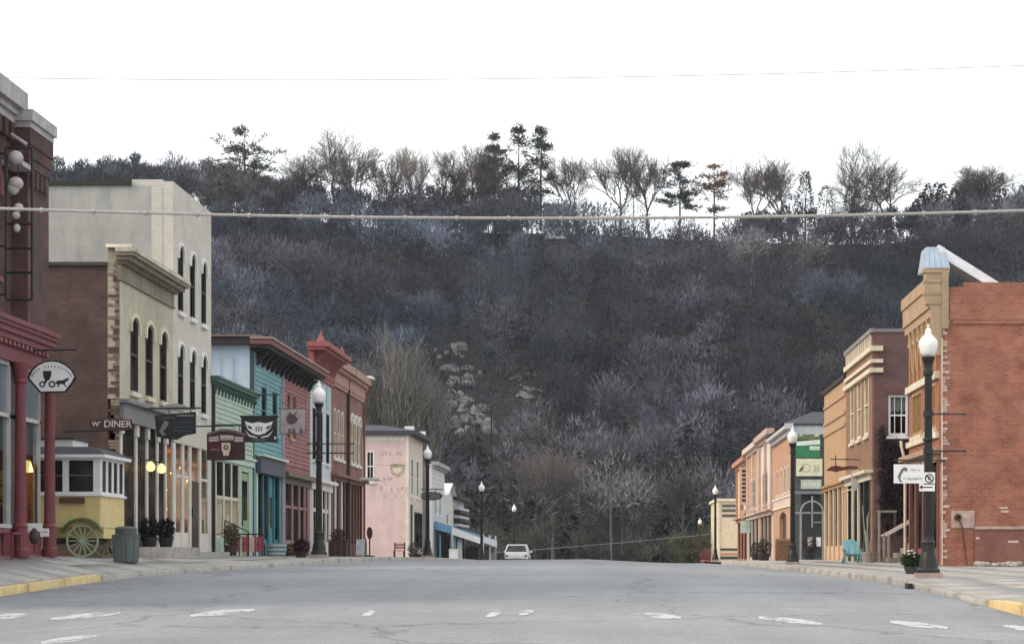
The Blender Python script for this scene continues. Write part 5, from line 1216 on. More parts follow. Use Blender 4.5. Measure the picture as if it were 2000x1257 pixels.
# ---- corner building with the green wall signs ------------------------------
GBX=mat('dark_side_wall',(.075,.085,.08),.85,var=.2); SALY=brick('salmon_brick',(.47,.26,.17),(.41,.225,.15),(.42,.3,.22),'y',big=.12)
Gs=thing('signed_corner_building','salmon brick corner building with stacked green and cream signs on its dark side wall','building',(XR,118,GR(XR,118)))
u0,u1=111.8,126.0; zf=GR(XR,115)-.2; zt=zat(830,u0); fq=FC(u0)
facade(Gs,fr_,u0+.302,u1,zf,zt,[arch_poly(114+2.6*i,115+2.6*i,5.0,6.6,.3) for i in range(4)]+[arch_poly(116,121,zf+.1,4.0,.4)],SALY)
for i in range(4): window(Gs,fr_,114+2.6*i,115+2.6*i,5.0,6.6,.3,fm=CREAMT,bar=.12)
MB().box(fr_,116,121,zf+.1,4.0,-.25,-.2).build('door',WOODD,Gs)
for v in (4.2,4.75): MB().box(fr_,u0+.302,u1,v,v+.12,.002,.08).build('band',CRM,Gs)
MB().box(fr_,u0+.302,u1,4.33,4.74,.002,.02).build('sign_field',mat('pale_rose',(.55,.42,.38),.8),Gs)
o=MB(); o.wall(fq,[(XR+.02,zf),(19,zf),(19,zt),(XR+.02,zt)],[],0,.3); o.build('side_wall',GBX,Gs)
cornice(Gs,fr_,u0,u1,[(zt-.45,zt-.2,.2),(zt-.2,zt+.1,.45)],mat('grey_white_eaves',(.42,.42,.43),.7,var=.1)); MB().box(fq,XR,19,zt-.5,zt-.02,.003,.12).build('fascia_board',mat('blue_grey_board',(.40,.44,.45),.7,var=.1),Gs)
sheet([(XR-.45,u0-.2,zt+.1),(19,u0-.2,zt+.1),(19,u0+4,zt+1.0),(XR+1.4,u0+4,zt+1.0)],mat('charcoal_roof',(.05,.05,.058),.9,var=.2),'roof_slope',Gs,.1); sheet([(XR-.45,u0-.2,zt+.1),(XR+1.4,u0+4,zt+1.0),(XR+1.4,u1-3,zt+1.0),(XR-.45,u1,zt+.1)],MATS['charcoal_roof'],'roof_slope',Gs,.1)
MB().box(FC(u1),XR+.302,19,zf,zt,0,.3).build('side_wall',GBX,Gs); MB().cbox(18.7,19,u0+.302,u1-.302,zf,zt).build('back_wall',GBX,Gs)
# ---- three narrow fronts further down ---------------------------------------
spec=[('narrow_pale_shop','narrow pale pilastered front next to the green-signed corner building',126.05,138.0,zat(842,127),(.58,.50,.46),(.45,.33,.27)),
 ('narrow_brick_shop','narrow orange brick front, middle of three beyond the green-signed corner',138.05,151.0,zat(868,140),(.45,.25,.16),(.55,.46,.40)),
 ('narrow_cream_shop','narrow cream front hung with a tall lettered sign, farthest of the three',151.05,165.0,zat(895,152),(.60,.50,.38),(.40,.2,.14))]
for i,(nm,lab,a,b,zt,c1,c2) in enumerate(spec):
    t=thing(nm,lab,'building',(XR,a,GR(XR,a))); zf=GR(XR,b)-.4; mw=mat(nm+'_wall',c1,.85,var=.1,scale=2); mt=mat(nm+'_trim',c2,.75,var=.1); n=3
    hu=[a+1.6+(b-a-2.2)/3*k for k in range(3)]
    facade(t,fr_,a,b,zf,zt,[arch_poly(u,u+1.3,4.7,6.9,0) for u in hu]+[[(a+.8,zf+.1),(b-.8,zf+.1),(b-.8,4.0),(a+.8,4.0)]],mw)
    for u in hu: window(t,fr_,u,u+1.3,4.7,6.9,0,fm=mt,bar=.16)
    shell(t,1,XR,a,b,zf,zt-.1,10,mw,roof_drop=.3); cornice(t,fr_,a,b,[(zt-.4,zt-.2,.2),(zt-.2,zt+.15,.45)],mt)
    for u in (a+.5,(a+b)/2,b-.5): MB().box(fr_,u-.3,u+.3,4.3,zt-.42,.002,.15).build('pilaster',mt,t)
    MB().box(fr_,a+.8,b-.8,zf+.1,4.0,-.45,-.4).build('shop_back',WOODD,t)
    for k in range(4):
        u=a+1.0+(b-a-2.0)/3*k; MB().box(fr_,u-.2,u+.2,zf,4.0,-.08,.05).build('post',mt,t)
    for k in range(3):
        u=a+1.3+(b-a-2.0)/3*k; e=u+(b-a-2.0)/3-.6; w=MB().box(fr_,u,e,zf+.1,zf+.7,-.07,-.03).build('window',mt,t); MB().box(fr_,u,e,zf+.7,4.0,-.06,-.05).build('pane',GLASS,w)
    cornice(t,fr_,a,b,[(4.0,4.25,.15),(4.25,4.35,.4)],mt,'shop_cornice')
# ---- cream end building -----------------------------------------------------
En=thing('cream_end_building','low cream building with dark stripes closing the right row','building',(8.9,205,GR(9,200)))
Ye=196.0; fq=FC(Ye); zf=GR(9,Ye)-.5; zt=zat(978,Ye); xa=xat(1401,Ye); xb=xa+9
CR=mat('far_buff',(.62,.52,.36),.85,var=.1); o=MB(); o.box(fq,xa,xb,zf,zt,-14,0); o.build('wall',CR,En); MB().box(fq,xa-.2,xb,zt,zt+.25,-14.2,.2).build('coping',mat('far_buff_trim',(.66,.58,.45),.8),En)
for k,y in enumerate((987,996,1006)): MB().box(fq,xa+.45,xa+1.9,zat(y+2.5,Ye),zat(y-2.5,Ye),.003,.05).build('stripe_board',mat('dark_stripe',(.09,.08,.075),.8),En)
for y0,y1,m_ in ((1070,1074,DRK),(1079,1083,mat('salmon_strip',(.45,.2,.15),.8)),(1086,1091,DRK)): MB().box(fq,xa+.3,xa+2.4,zat(y1,Ye),zat(y0,Ye),.003,.06).build('stripe_board',m_,En)
MB().box(fq,xa,xa+.22,zf,zt,.003,.08).build('corner_board',MATS['far_buff_trim'],En)
# ------------------------------------------------------------------ street lamps
MILK=mat('milk_glass',(.78,.78,.76),.35,var=.03,spec=.5)
def make_lamp():
    t=thing('street_lamp','x','street lamp',(0,0,0),'acorn street lamps along both kerbs')
    MB().cbox(-.25,.25,-.25,.25,-.1,.10).build('plinth',mat('lamp_plinth',(.33,.25,.22),.9,var=.2,bump=.3),t)
    o=MB(); o.lathe((0,0,.10),[(.235,0),(.235,.06),(.20,.10),(.17,.28),(.13,.42),(.125,.55),(.14,.60),(.105,.66),(.10,.72)],16); o.build('base',BLACK,t)
    o=MB(); n=16; P=[];F=[]
    for j,(z,r) in enumerate(((.80,.092),(2.4,.082),(4.02,.072))):
        for i in range(n*2):
            a=math.pi*i/n; q=r*(1 if i%2 else .86); P.append((q*math.cos(a),q*math.sin(a),z))
    for j in range(2):
        for i in range(n*2): F.append((j*2*n+i,j*2*n+(i+1)%(2*n),(j+1)*2*n+(i+1)%(2*n),(j+1)*2*n+i))
    o.add(P,F); o.build('post',BLACK,t)
    MB().lathe((0,0,4.02),[(.075,0),(.10,.03),(.10,.10),(.08,.13),(.085,.24),(.12,.30),(.14,.36),(.13,.38)],16).build('collar',BLACK,t)
    MB().lathe((0,0,4.40),[(.11,0),(.155,.08),(.188,.20),(.192,.27),(.175,.32),(.13,.38),(.085,.43),(.06,.46),(.07,.49),(.05,.54),(.02,.58)],20).build('globe',MILK,t,smooth=True)
    MB().lathe((0,0,4.995),[(.022,0),(.03,.02),(.01,.05)],10).build('finial',MILK,t)
    MB().lathe((0,0,2.72),[(.105,0),(.12,.03),(.105,.06)],14).build('ring',BLACK,t)
    return t
lamp0=make_lamp()
Ls=[(-8.63,58.3,'black street lamp with white globe before the pale narrow pediment front'),
 (-8.69,91.5,'black street lamp with white globe at the corner of the pink building'),
 (-8.85,129.0,'black street lamp by the blue canopy, third along the left kerb'),
 (-8.75,166.0,'farthest left street lamp, above the white car'),
 (6.1,40.8,'nearest street lamp, large white globe before the red brick building'),
 (6.21,74.6,'street lamp with white globe beside the green signs on the right'),
 (6.19,136.0,'street lamp beside the low cream building at the end of the right row'),
 (7.6,200.0,'farthest right street lamp, small globe against the scrub')]
first=True
for x,y,lab in Ls:
    z=GR(x,y)
    if first: lamp0.location=(x,y,z); lamp0['label']=lab; first=False; LAMPS=[lamp0]; continue
    LAMPS.append(copy_tree(lamp0,(x,y,z),lab,'acorn street lamps along both kerbs'))
# banner arms and small signs on the two near lamps
def hang(name,label,cat,loc): return thing(name,label,cat,loc)
yl=40.8; xl=6.1
for y_,lab in ((808,'upper empty banner arm on the nearest street lamp'),(880,'lower empty banner arm on the nearest street lamp')):
    z=zat(y_,yl); o=MB(); o.tube((xl+.06,yl,z),(xl+.72,yl,z),.016,.016,8); o.lathe((xl+.73,yl,z-.03),[(.005,0),(.03,.03),(.005,.06)],8); o.lathe((xl,yl,z-.05),[(.10,0),(.10,.1)],12); o.build('banner_arm',BLACK,LAMPS[4])
yl2=58.3; xl2=-8.63
for y_,lab in ((866,'upper banner arm on the lamp before the pediment front'),(884,'lower banner arm on the lamp before the pediment front')):
    z=zat(y_,yl2); o=MB(); o.tube((xl2-.35,yl2,z),(xl2+.98,yl2,z),.018,.018,8); o.lathe((xl2,yl2,z-.05),[(.11,0),(.11,.1)],12); o.lathe((xl2+.98,yl2,z-.03),[(.005,0),(.035,.03),(.005,.06)],8); o.build('banner_arm',BLACK,LAMPS[0])
INK=mat('sign_ink',(.02,.02,.024),.6); SIGNW=mat('sign_white',(.74,.74,.73),.55,var=.05)
fc=FC(yl-.13)
t=thing('parking_sign','small white no-parking sign with crossed ring on the nearest lamp','sign',(xl,yl-.1,zat(931,yl)))
cx,cz=xat(1813,yl),zat(934,yl)
MB().box(fc,cx-.115,cx+.115,cz-.12,cz+.12,0,.008).build('board',SIGNW,t); o=MB(); o.wheel(fc.p(cx,cz,.012),(0,1,0),.09,.004,24,.07); o.build('ring',INK,t)
o=MB(); o.tube(fc.p(cx-.065,cz+.065,.013),fc.p(cx+.065,cz-.065,.013),.012,.012,5); o.build('slash',INK,t); text('P',.12,face_cam(cx,yl-.141,cz),INK,t)
t=thing('parking_sign','small white arrow plate under the no-parking sign on the nearest lamp','sign',(xl,yl-.1,zat(950,yl)))
cz=zat(951,yl); cx=xat(1810,yl); MB().box(fc,cx-.17,cx+.14,cz-.08,cz+.075,0,.008).build('board',SIGNW,t); o=MB(); o.box(fc,cx-.12,cx+.1,cz-.01,cz+.01,.009,.012); o.prism(fc,[(cx-.17,cz),(cx-.11,cz+.045),(cx-.11,cz-.045)],.009,.012); o.build('arrow',INK,t)

# ------------------------------------------------------------------ hanging signs
def blocks(parent, fr, x0,x1,z, h, d, m, seed, arc=0.0, n=None, name='lettering'):
    """thin worn brush strokes of lettering too far gone to read"""
    r=random.Random(seed); o=MB(); x=x0; h*=.8
    while x<x1:
        a=r.uniform(.2,.5)*h; b=r.uniform(.2,.5)*h; w=r.uniform(.09,.16)*h; s=r.uniform(-.12,.12)*h
        o.prism(fr,[(x,z-a),(x+w,z-a),(x+w+s,z+b),(x+s,z+b)],d,d+.003)
        if r.random()<.55: o.prism(fr,[(x+w,z-a*.4),(x+w+.22*h,z-a*.2),(x+w+.22*h,z-a*.2+.1*h),(x+w,z-a*.4+.1*h)],d,d+.003)
        x+=w+r.uniform(.16,.4)*h
    b=o.build(name,m,parent); b['kind']='stuff'; return b
def bracket_arm(parent, p0, p1, r=.02): MB().tube(p0,p1,r,r,8).build('bracket',BLACK,parent)

# carriage sign
Y=43.3; fc=FC(Y); S=thing('carriage_sign','white pointed oval sign with black horse carriage hung over red columns','sign',at(101,735,Y))
def outline(k=1.0):
    pts=[(53,738),(60,722),(72,711),(86,704.5),(101,702.5),(116,704.5),(130,711),(142,721),(150,735),(143,748),(129,766),(78,767),(62,749)]
    return [((x-101)*k+101,(y-736)*k+736) for x,y in pts]
MB().prism(fc,[(xat(x,Y),zat(y,Y)) for x,y in outline()],-.05,0).build('frame',INK,S); MB().prism(fc,[(xat(x,Y),zat(y,Y)) for x,y in outline(.90)],.001,.012).build('board',SIGNW,S)
def sh(pts,d=.013): return [(xat(x,Y),zat(y,Y)) for x,y in pts]
o=MB(); o.prism(fc,sh([(84,724),(101,724),(100,734),(97,741),(92,744),(89,750),(86,750),(88,741),(85,736)]),.013,.017); o.build('coach_body',INK,S)
for cx_,cy_,r_ in ((83,750,6.2),(102,750,6.8)):
    o=MB(); o.wheel(fc.p(xat(cx_,Y),zat(cy_,Y),.016),(0,1,0),r_/FPX*Y,.004,20,r_*.55/FPX*Y); o.build('coach_wheel',INK,S)
o=MB(); o.prism(fc,sh([(108,748),(112,743),(124,742),(131,738),(136,738),(134,742),(128,746),(127,750),(131,754),(129,755),(124,750),(117,749),(115,756),(113,756),(113,750)]),.013,.017); o.build('horse',INK,S)
GREYI=mat('faded_ink',(.14,.14,.15),.7)
for i in range(17):
    a=math.pi*(.93-.86*i/16); cx_=101+39*math.cos(a); cy_=737-24*math.sin(a)+2
    if i in (5,): continue
    MB().box(fc,xat(cx_-1.1,Y),xat(cx_+1.1,Y),zat(cy_+2,Y),zat(cy_-1.6,Y),.013,.016).build('letter',GREYI,S)
bracket_arm(S,at(70,684,Y),at(150,682,Y)); MB().tube(at(85,684,Y),at(85,706,Y),.008).build('chain',BLACK,S); MB().tube(at(118,683,Y),at(118,706,Y),.008).build('chain',BLACK,S)
bracket_arm(S,at(70,684,Y),(-12.6,Y,zat(684,Y)))
# diner sign
Y=50.2; fc=FC(Y); S=thing('diner_sign','long narrow brown sign reading DINER above the yellow wagon','sign',at(215,828,Y))
BRN=mat('sign_brown',(.06,.025,.025),.6); LTR=mat('sign_letter_grey',(.60,.57,.55),.6)
MB().box(fc,xat(175,Y),xat(257,Y),zat(838,Y),zat(818,Y),-.06,0).build('board',BRN,S)
text('DINER',.24,face_cam(xat(230,Y),Y-.008,zat(828,Y)),LTR,S,spacing=.98); text("W'",.17,face_cam(xat(188,Y),Y-.008,zat(828,Y)),LTR,S)
bracket_arm(S,at(196,818,Y),at(196,800,Y)); bracket_arm(S,at(120,842,Y),at(250,838.5,Y),.025); MB().tube(at(240,818,Y),(XL-.02,50.9,zat(808,Y)),.015).build('stay',BLACK,S)
# black horse sign
Y=53.2; fc=FC(Y); S=thing('black_sign','large black sign with pale running figure hung before the white building','sign',at(342,830,Y))
BK=mat('sign_black',(.022,.023,.026),.5); GRYS=mat('sign_pewter',(.20,.19,.20),.6)
def pl(pts): return [(xat(x,Y),zat(y,Y)) for x,y in pts]
MB().prism(fc,pl([(302,811),(332,808),(382,803),(382,846),(360,850),(345,858),(322,856),(306,852)]),-.06,0).build('board',BK,S)
MB().prism(fc,pl([(312,801),(325,789),(345,787),(362,791),(375,800),(345,803)]),-.05,-.01).build('crest',mat('sign_stone',(.38,.36,.33),.7),S)
blocks(S,fc,xat(306,Y),xat(340,Y),zat(815,Y),.075,.002,GRYS,3); blocks(S,fc,xat(346,Y),xat(378,Y),zat(811,Y),.05,.002,LTR,4)
o=MB(); o.prism(fc,pl([(322,820),(330,824),(326,834),(318,842),(325,848),(318,850),(311,842),(315,832)]),.002,.008); o.build('figure',GRYS,S)
for y_ in (824,833,840): MB().box(fc,xat(338,Y),xat(376,Y),zat(y_+1.2,Y),zat(y_-1.0,Y),.002,.006).build('rule',mat('sign_slate',(.05,.065,.07),.6),S)
bracket_arm(S,at(300,797,Y),at(395,796,Y)); MB().tube(at(330,797,Y),at(330,809,Y),.01).build('chain',BLACK,S); MB().tube(at(372,797,Y),at(372,804,Y),.01).build('chain',BLACK,S); bracket_arm(S,at(300,797,Y),(XL,Y,zat(797,Y)))
# maroon arched sign
Y=57.0; fc=FC(Y); S=thing('maroon_sign','maroon arched sign with pale lettering panels and cream emblem','sign',at(441,872,Y))
MAR=mat('sign_maroon',(.10,.018,.022),.55); MARD=mat('sign_umber',(.05,.025,.022),.6); PNL=mat('sign_pale_pink',(.50,.40,.40),.6,var=.15,scale=12)
arcp=[(404+74*i/10, 851-9*math.sin(math.pi*i/10)) for i in range(11)]
MB().prism(fc,pl([(404,898)]+arcp+[(478,898)]),-.06,0).build('board',MARD,S)
MB().prism(fc,pl([(404,853)]+[(x,y-5) for x,y in arcp]+[(478,853)]+[(x,y-.3) for x,y in arcp[::-1]]),-.08,.02).build('arch_cap',mat('sign_arch_grey',(.15,.12,.12),.7),S)
for (a,b,y0,y1) in ((408,427,852,862),(430,456,849,859),(458,475,852,862)):
    MB().prism(fc,pl([(a,y1),(b,y1-1 if a<430 else y1+0),(b,y0-1 if a<430 else y0+1),(a,y0+1 if a<430 else y0)]),.002,.008).build('lettering_panel',PNL,S)
for a,b,s_ in ((409,426,1),(431,455,2),(459,474,3)): blocks(S,fc,xat(a,Y),xat(b,Y),zat(856.5,Y),.07,.009,MARD,s_)
MB().box(fc,xat(407,Y),xat(432,Y),zat(882,Y),zat(866,Y),.002,.006).build('field',MAR,S); blocks(S,fc,xat(412,Y),xat(428,Y),zat(877,Y),.06,.007,PNL,9); blocks(S,fc,xat(455,Y),xat(474,Y),zat(876,Y),.05,.003,MAR,10)
MB().prism(fc,pl([(433,864),(450,864),(450,878),(447,884),(447,889),(436,889),(436,884),(433,878)]),.002,.01).build('emblem',mat('sign_cream',(.62,.5,.38),.6),S); o=MB(); o.wheel(fc.p(xat(441.5,Y),zat(873,Y),.013),(0,1,0),.07,.004,14,.035); o.build('emblem_mark',MAR,S)
bracket_arm(S,at(392,832,Y),at(480,830,Y)); [MB().tube(at(x,831,Y),at(x,848,Y),.01).build('chain',BLACK,S) for x in (414,468)]; bracket_arm(S,at(392,832,Y),(XL,Y,zat(832,Y)))
# black sign with white winged bowl
Y=62.5; fc=FC(Y); S=thing('winged_bowl_sign','black square sign with white winged bowl shape before the teal front','sign',at(506,838,Y))
MB().box(fc,xat(471,Y),xat(541,Y),zat(863,Y),zat(815,Y),-.06,0).build('board',BK,S); MB().box(fc,xat(469,Y),xat(543,Y),zat(815,Y)+.001,zat(811,Y),-.08,.02).build('top_rail',INK,S)
MB().prism(fc,pl([(478,822),(492,826),(505,823.5),(520,826),(533,822),(528,836),(518,845),(506,849),(494,846),(484,838)]),.002,.008).build('bowl',SIGNW,S)
for a in (-1,1):
    MB().prism(fc,pl([(506+a*24,829),(506+a*15,833),(506+a*13,838),(506+a*20,836)]),.009,.011).build('wing_gap',BK,S)
    MB().prism(fc,pl([(506+a*28,839),(506+a*18,849),(506+a*4,853),(506+a*4,855),(506+a*19,851.5)]),.002,.008).build('stroke',SIGNW,S)
for k in range(3): MB().box(fc,xat(499+k*5,Y),xat(502+k*5,Y),zat(842,Y),zat(832,Y),.009,.011).build('letter',GRYS,S)
MB().box(fc,xat(492,Y),xat(520,Y),zat(859,Y),zat(857.5,Y),.002,.006).build('rule',GRYS,S); MB().box(fc,xat(536,Y),xat(539,Y),zat(857,Y),zat(852,Y),.002,.008).build('mark',SIGNW,S)
bracket_arm(S,at(392,829,Y),at(471,829,Y)); bracket_arm(S,at(392,829,Y),(XL,Y,zat(829,Y)))
# wrought iron lattice sign with kettle shape
Y=69.0; fc=FC(Y); S=thing('iron_kettle_sign','openwork iron sign frame with dark kettle shape before the rose red wall','sign',at(570,800,Y))
IRON=mat('rust_grey_iron',(.13,.10,.105),.7,var=.2)
a0,a1,z0,z1=xat(546,Y),xat(598,Y),zat(847,Y),zat(757,Y)
for k,(u_0,u_1,v_0,v_1) in enumerate(((a0,a1,z1-.03,z1),(a0,a1,zat(785,Y)-.02,zat(785,Y)),(a0,a1,zat(797,Y)-.02,zat(797,Y)),(a0,a1,z0,z0+.03),(a0,a0+.03,z0,z1),(a1-.03,a1,z0,z1))): MB().box(fc,u_0+(.001*k),u_1-(.001*k),v_0,v_1,-.04-.001*k,.001*k).build('frame_bar',IRON,S)
MB().box(fc,a0+.03,a1-.03,zat(846,Y),zat(797,Y),-.02,-.012).build('panel',mat('sign_dusty_pink',(.34,.28,.29),.8,var=.2),S)
MB().prism(fc,pl([(560,812),(564,808),(566,803),(570,808),(576,810),(582,818),(578,824),(570,828),(562,826),(559,820)]),-.011,.01).build('kettle',mat('sign_kettle',(.09,.05,.06),.6),S); MB().tube(at(574,810,Y-.02),at(580,803,Y-.02),.02).build('kettle_spout',MATS['sign_kettle'],S)
for x in (566,574,588): MB().prism(fc,pl([(x-4,846),(x-3,838),(x,834),(x+3,839),(x+4,846)]),-.011,.006).build('leaf_cut',IRON,S)
bracket_arm(S,at(546,770,Y),(XL,Y,zat(770,Y)))
# red hanging boards before the red-brown brick shop
Y=93.0; fc=FC(Y)
for (x0,x1,y0,y1,lab,m_) in ((634,668,868,886,'upper red and pink hanging board before the red-brown brick shop',mat('sign_crimson',(.32,.05,.07),.6,var=.3,scale=5)),(638,664,897,914,'lower faded pink hanging board before the red-brown brick shop',mat('sign_faded_rose',(.40,.22,.23),.7,var=.25,scale=4))):
    S=thing('hanging_board',lab,'sign',at((x0+x1)/2,y1,Y)); MB().box(fc,xat(x0,Y),xat(x1,Y),zat(y1,Y),zat(y0,Y),-.05,0).build('board',m_,S); blocks(S,fc,xat(x0+3,Y),xat(x1-3,Y),zat((y0+y1)/2,Y),.12,.002,mat('sign_blush',(.55,.42,.42),.7),int(y0)); bracket_arm(S,(XL,Y-.025,zat(y0-2,Y)),at(x1+1,y0-2,Y-.025),.025); MB().tube(at(x0+4,y0-2,Y-.025),at(x0+4,y0+1,Y-.025),.012).build('chain',BLACK,S)
# oval sign by the canopy
Y=127.5; fc=FC(Y); S=thing('oval_sign','dark oval sign on a bracket beyond the pink building','sign',at(842,968,Y)); cx,cz=xat(842,Y),zat(968,Y)
MB().prism(fc,[(cx+.72*math.cos(2*math.pi*i/20),cz+.26*math.sin(2*math.pi*i/20)) for i in range(20)],-.05,0).build('rim',INK,S); MB().prism(fc,[(cx+.62*math.cos(2*math.pi*i/20),cz+.19*math.sin(2*math.pi*i/20)) for i in range(20)],.001,.01).build('board',mat('sign_moss',(.12,.13,.11),.6),S); blocks(S,fc,cx-.45,cx+.45,cz,.1,.011,GRYS,17); bracket_arm(S,(XL,Y,cz+.42),(cx+.75,Y,cz+.42),.03); MB().tube((cx,Y,cz+.42),(cx,Y,cz+.24),.015).build('chain',BLACK,S)
# bird sign on the right
Y=58.9; fc=FC(Y); S=thing('bird_sign','white sign with black bird hung beside the nearest street lamp','sign',at(1775,924,Y))
MB().box(fc,xat(1746,Y),xat(1806,Y),zat(943,Y),zat(906,Y),-.05,0).build('board',SIGNW,S)
MB().prism(fc,pl([(1760,916),(1766,911),(1773,914),(1771,920),(1765,918),(1760,926),(1758,935),(1763,940),(1757,940),(1753,930)]),.002,.008).build('bird',GREYI,S)
blocks(S,fc,xat(1779,Y),xat(1797,Y),zat(917,Y),.13,.002,mat('sign_grey_ink',(.30,.30,.31),.7),31); blocks(S,fc,xat(1764,Y),xat(1802,Y),zat(934,Y),.14,.002,MATS['sign_grey_ink'],32)
bracket_arm(S,at(1744,898,Y),(XR+.0,Y,zat(898,Y)),.02); [MB().tube(at(x,898,Y),at(x,906,Y),.01).build('chain',BLACK,S) for x in (1752,1798)]; MB().tube((XR,Y,zat(898,Y)),(XR,59.9,zat(898,Y)),.02).build('bracket',BLACK,S)
# red scroll bracket and shield on the tan building
Y=80.0; fc=FC(Y); S=thing('scroll_sign','dark red scrollwork bracket with a white shield board on the tan and dark fronts','sign',at(1660,915,Y))
bracket_arm(S,at(1622,896,Y),(XR,Y,zat(897,Y)),.02)
o=MB(); o.prism(fc,pl([(1613,918),(1622,911),(1632,908),(1645,911),(1658,909),(1675,910),(1676,915),(1660,916),(1645,918),(1634,921),(1622,919)]),-.03,0); o.build('scroll',mat('scroll_red',(.12,.03,.03),.6),S)
MB().tube(at(1632,888,Y),at(1632,922,Y),.02).build('stem',MATS['scroll_red'],S); MB().prism(fc,pl([(1662,920),(1678,916),(1679,950),(1670,958),(1663,952)]),-.03,0).build('shield',mat('shield_white',(.52,.50,.48),.6),S); MB().tube(at(1645,962,Y),at(1663,955,Y),.03).build('strut',CREAMT,S)
# stacked signs on the green-signed wall
Y=111.75; fc=FC(Y)
GRN=mat('sign_green',(.03,.17,.08),.5,var=.15); GRO=mat('sign_olive',(.11,.15,.07),.6,var=.3,scale=3); CRS=mat('sign_ivory',(.62,.60,.45),.6,var=.08); MTC=mat('sign_mint_white',(.62,.72,.64),.6)
def wallsign(lab,x0,x1,y0,y1,m_): 
    S=thing('wall_sign',lab,'sign',at((x0+x1)/2,y1,Y)); MB().box(fc,xat(x0,Y),xat(x1,Y),zat(y1,Y),zat(y0,Y),.002,.06).build('board',m_,S); return S
S=wallsign('olive green sign with pale emblems at the top of the dark wall',1555,1602,836,858,GRO)
MB().prism(fc,pl([(1560,850),(1570,844),(1572,846),(1562,852)]),.061,.066).build('emblem',CRS,S); MB().prism(fc,pl([(1590,849),(1598,847),(1599,851),(1592,852)]),.061,.066).build('emblem',CRS,S)
S=wallsign('deep green sign with mint white lettering on the dark wall',1555,1602,860,893,GRN); MB().prism(fc,pl([(1555.5,870),(1555.5,862),(1601.5,858),(1601.5,867)]),.061,.066).build('lettering_field',MTC,S); blocks(S,fc,xat(1557,Y),xat(1600,Y),zat(864.5,Y),.14,.067,CRS,41); MB().box(fc,xat(1581,Y),xat(1601,Y),zat(878,Y),zat(871,Y),.061,.066).build('lettering_field',MTC,S); blocks(S,fc,xat(1583,Y),xat(1600,Y),zat(874.5,Y),.12,.067,GRN,42)
S=wallsign('ivory sign with dark arrow mark on the dark wall',1555,1606,895,929,CRS); MB().prism(fc,pl([(1560,920),(1563,914),(1571,909),(1568,915),(1563,921)]),.061,.066).build('mark',GRO,S); MB().tube(at(1591,908,Y-.07),at(1591,920,Y-.07),.03).build('mark',mat('sign_olive_grey',(.40,.38,.26),.7),S); MB().tube(at(1597,908,Y-.07),at(1597,919,Y-.07),.03).build('mark',MATS['sign_olive_grey'],S); o=MB(); o.wheel(fc.p(xat(1574,Y),zat(913,Y),.064),(0,1,0),.25,.004,18,.19); o.build('ring',MATS['sign_olive_grey'],S)
S=wallsign('small pale lettered sign, lowest of the stack on the dark wall',1564,1604,936,954,mat('sign_sage',(.42,.47,.38),.6)); blocks(S,fc,xat(1567,Y),xat(1602,Y),zat(945,Y),.3,.061,SIGNW,43)
# arched gate below the signs
Gt=thing('arched_gate','grey arched gate with glazed doors under the stacked green signs','gate',at(1585,1090,109)); Y=109.0; fc=FC(Y); ST=mat('gate_steel',(.25,.26,.27),.5); zf=GR(9.5,Y)
for x in (1564,1608): MB().box(fc,xat(x-2,Y),xat(x+2,Y),zf-.1,zat(1000,Y),-.1,0).build('gate_post',ST,Gt)
o=MB(); cx=xat(1586,Y); r_=(xat(1608,Y)-xat(1564,Y))/2; o.path([fc.p(cx+r_*math.cos(math.pi*i/12),zat(1000,Y)+r_*1.0*math.sin(math.pi*i/12),-.05) for i in range(13)],.05); o.build('arch',ST,Gt)
MB().box(fc,xat(1553,Y),xat(1608,Y),zat(1002,Y),zat(999,Y),-.09,-.01).build('cross_rail',ST,Gt); MB().box(fc,xat(1585,Y),xat(1588,Y),zat(1030,Y),zat(968,Y),-.09,-.01).build('mullion',ST,Gt)
MB().box(fc,xat(1566,Y),xat(1606,Y),zf+.1,zat(960,Y),-.6,-.5).build('door_leaf',mat('gate_dark',(.035,.036,.04),.5,var=.2),Gt)
for x in (1579,1596): MB().box(fc,xat(x,Y),xat(x+9,Y),zat(1066,Y),zat(1048,Y),-.49,-.47).build('notice',SIGNW,Gt)
MB().box(fc,xat(1590,Y),xat(1606,Y),zat(1020,Y),zat(1018,Y),-.08,-.03).build('rail',ST,Gt); MB().box(fc,xat(1553,Y),xat(1608,Y),zat(964,Y),zat(958,Y),-.7,-.08).build('canopy',mat('gate_canopy',(.16,.165,.18),.7),Gt)
# signs on the far right fronts
Y=151.5; fc=FC(Y); S=thing('vertical_sign','tall narrow cream sign with stacked dark letters on the far right fronts','sign',at(1442,985,Y)); MB().box(fc,xat(1444,Y),xat(1463,Y),zat(985,Y),zat(912,Y),-.08,0).build('board',mat('sign_buff',(.62,.46,.33),.6),S)
for k in range(8): text('HOTELBAR'[k] if False else 'H',.26,face_cam(xat(1453,Y),Y-.006,zat(918+8.6*k,Y)),MARD,S) if False else MB().box(fc,xat(1449,Y),xat(1457,Y),zat(921.5+8.2*k,Y),zat(916.5+8.2*k,Y),.002,.01).build('letter',MARD,S)
MB().tube(fc.p(xat(1463,Y),zat(920,Y),-.04),(XR,Y,zat(920,Y)),.03).build('bracket',BLACK,S)
S=thing('square_sign','small square cream sign with dark diagonal mark under the tall lettered sign','sign',at(1455,1015,Y)); MB().box(fc,xat(1446,Y),xat(1463,Y),zat(1013,Y),zat(995,Y),-.06,0).build('board',MATS['sign_buff'],S); MB().prism(fc,pl([(1450,1009),(1458,998),(1461,1000),(1453,1011)]),.002,.01).build('mark',WOODD,S); MB().tube(fc.p(xat(1463,Y),zat(997,Y),-.03),(XR,Y,zat(997,Y)),.03).build('bracket',BLACK,S)
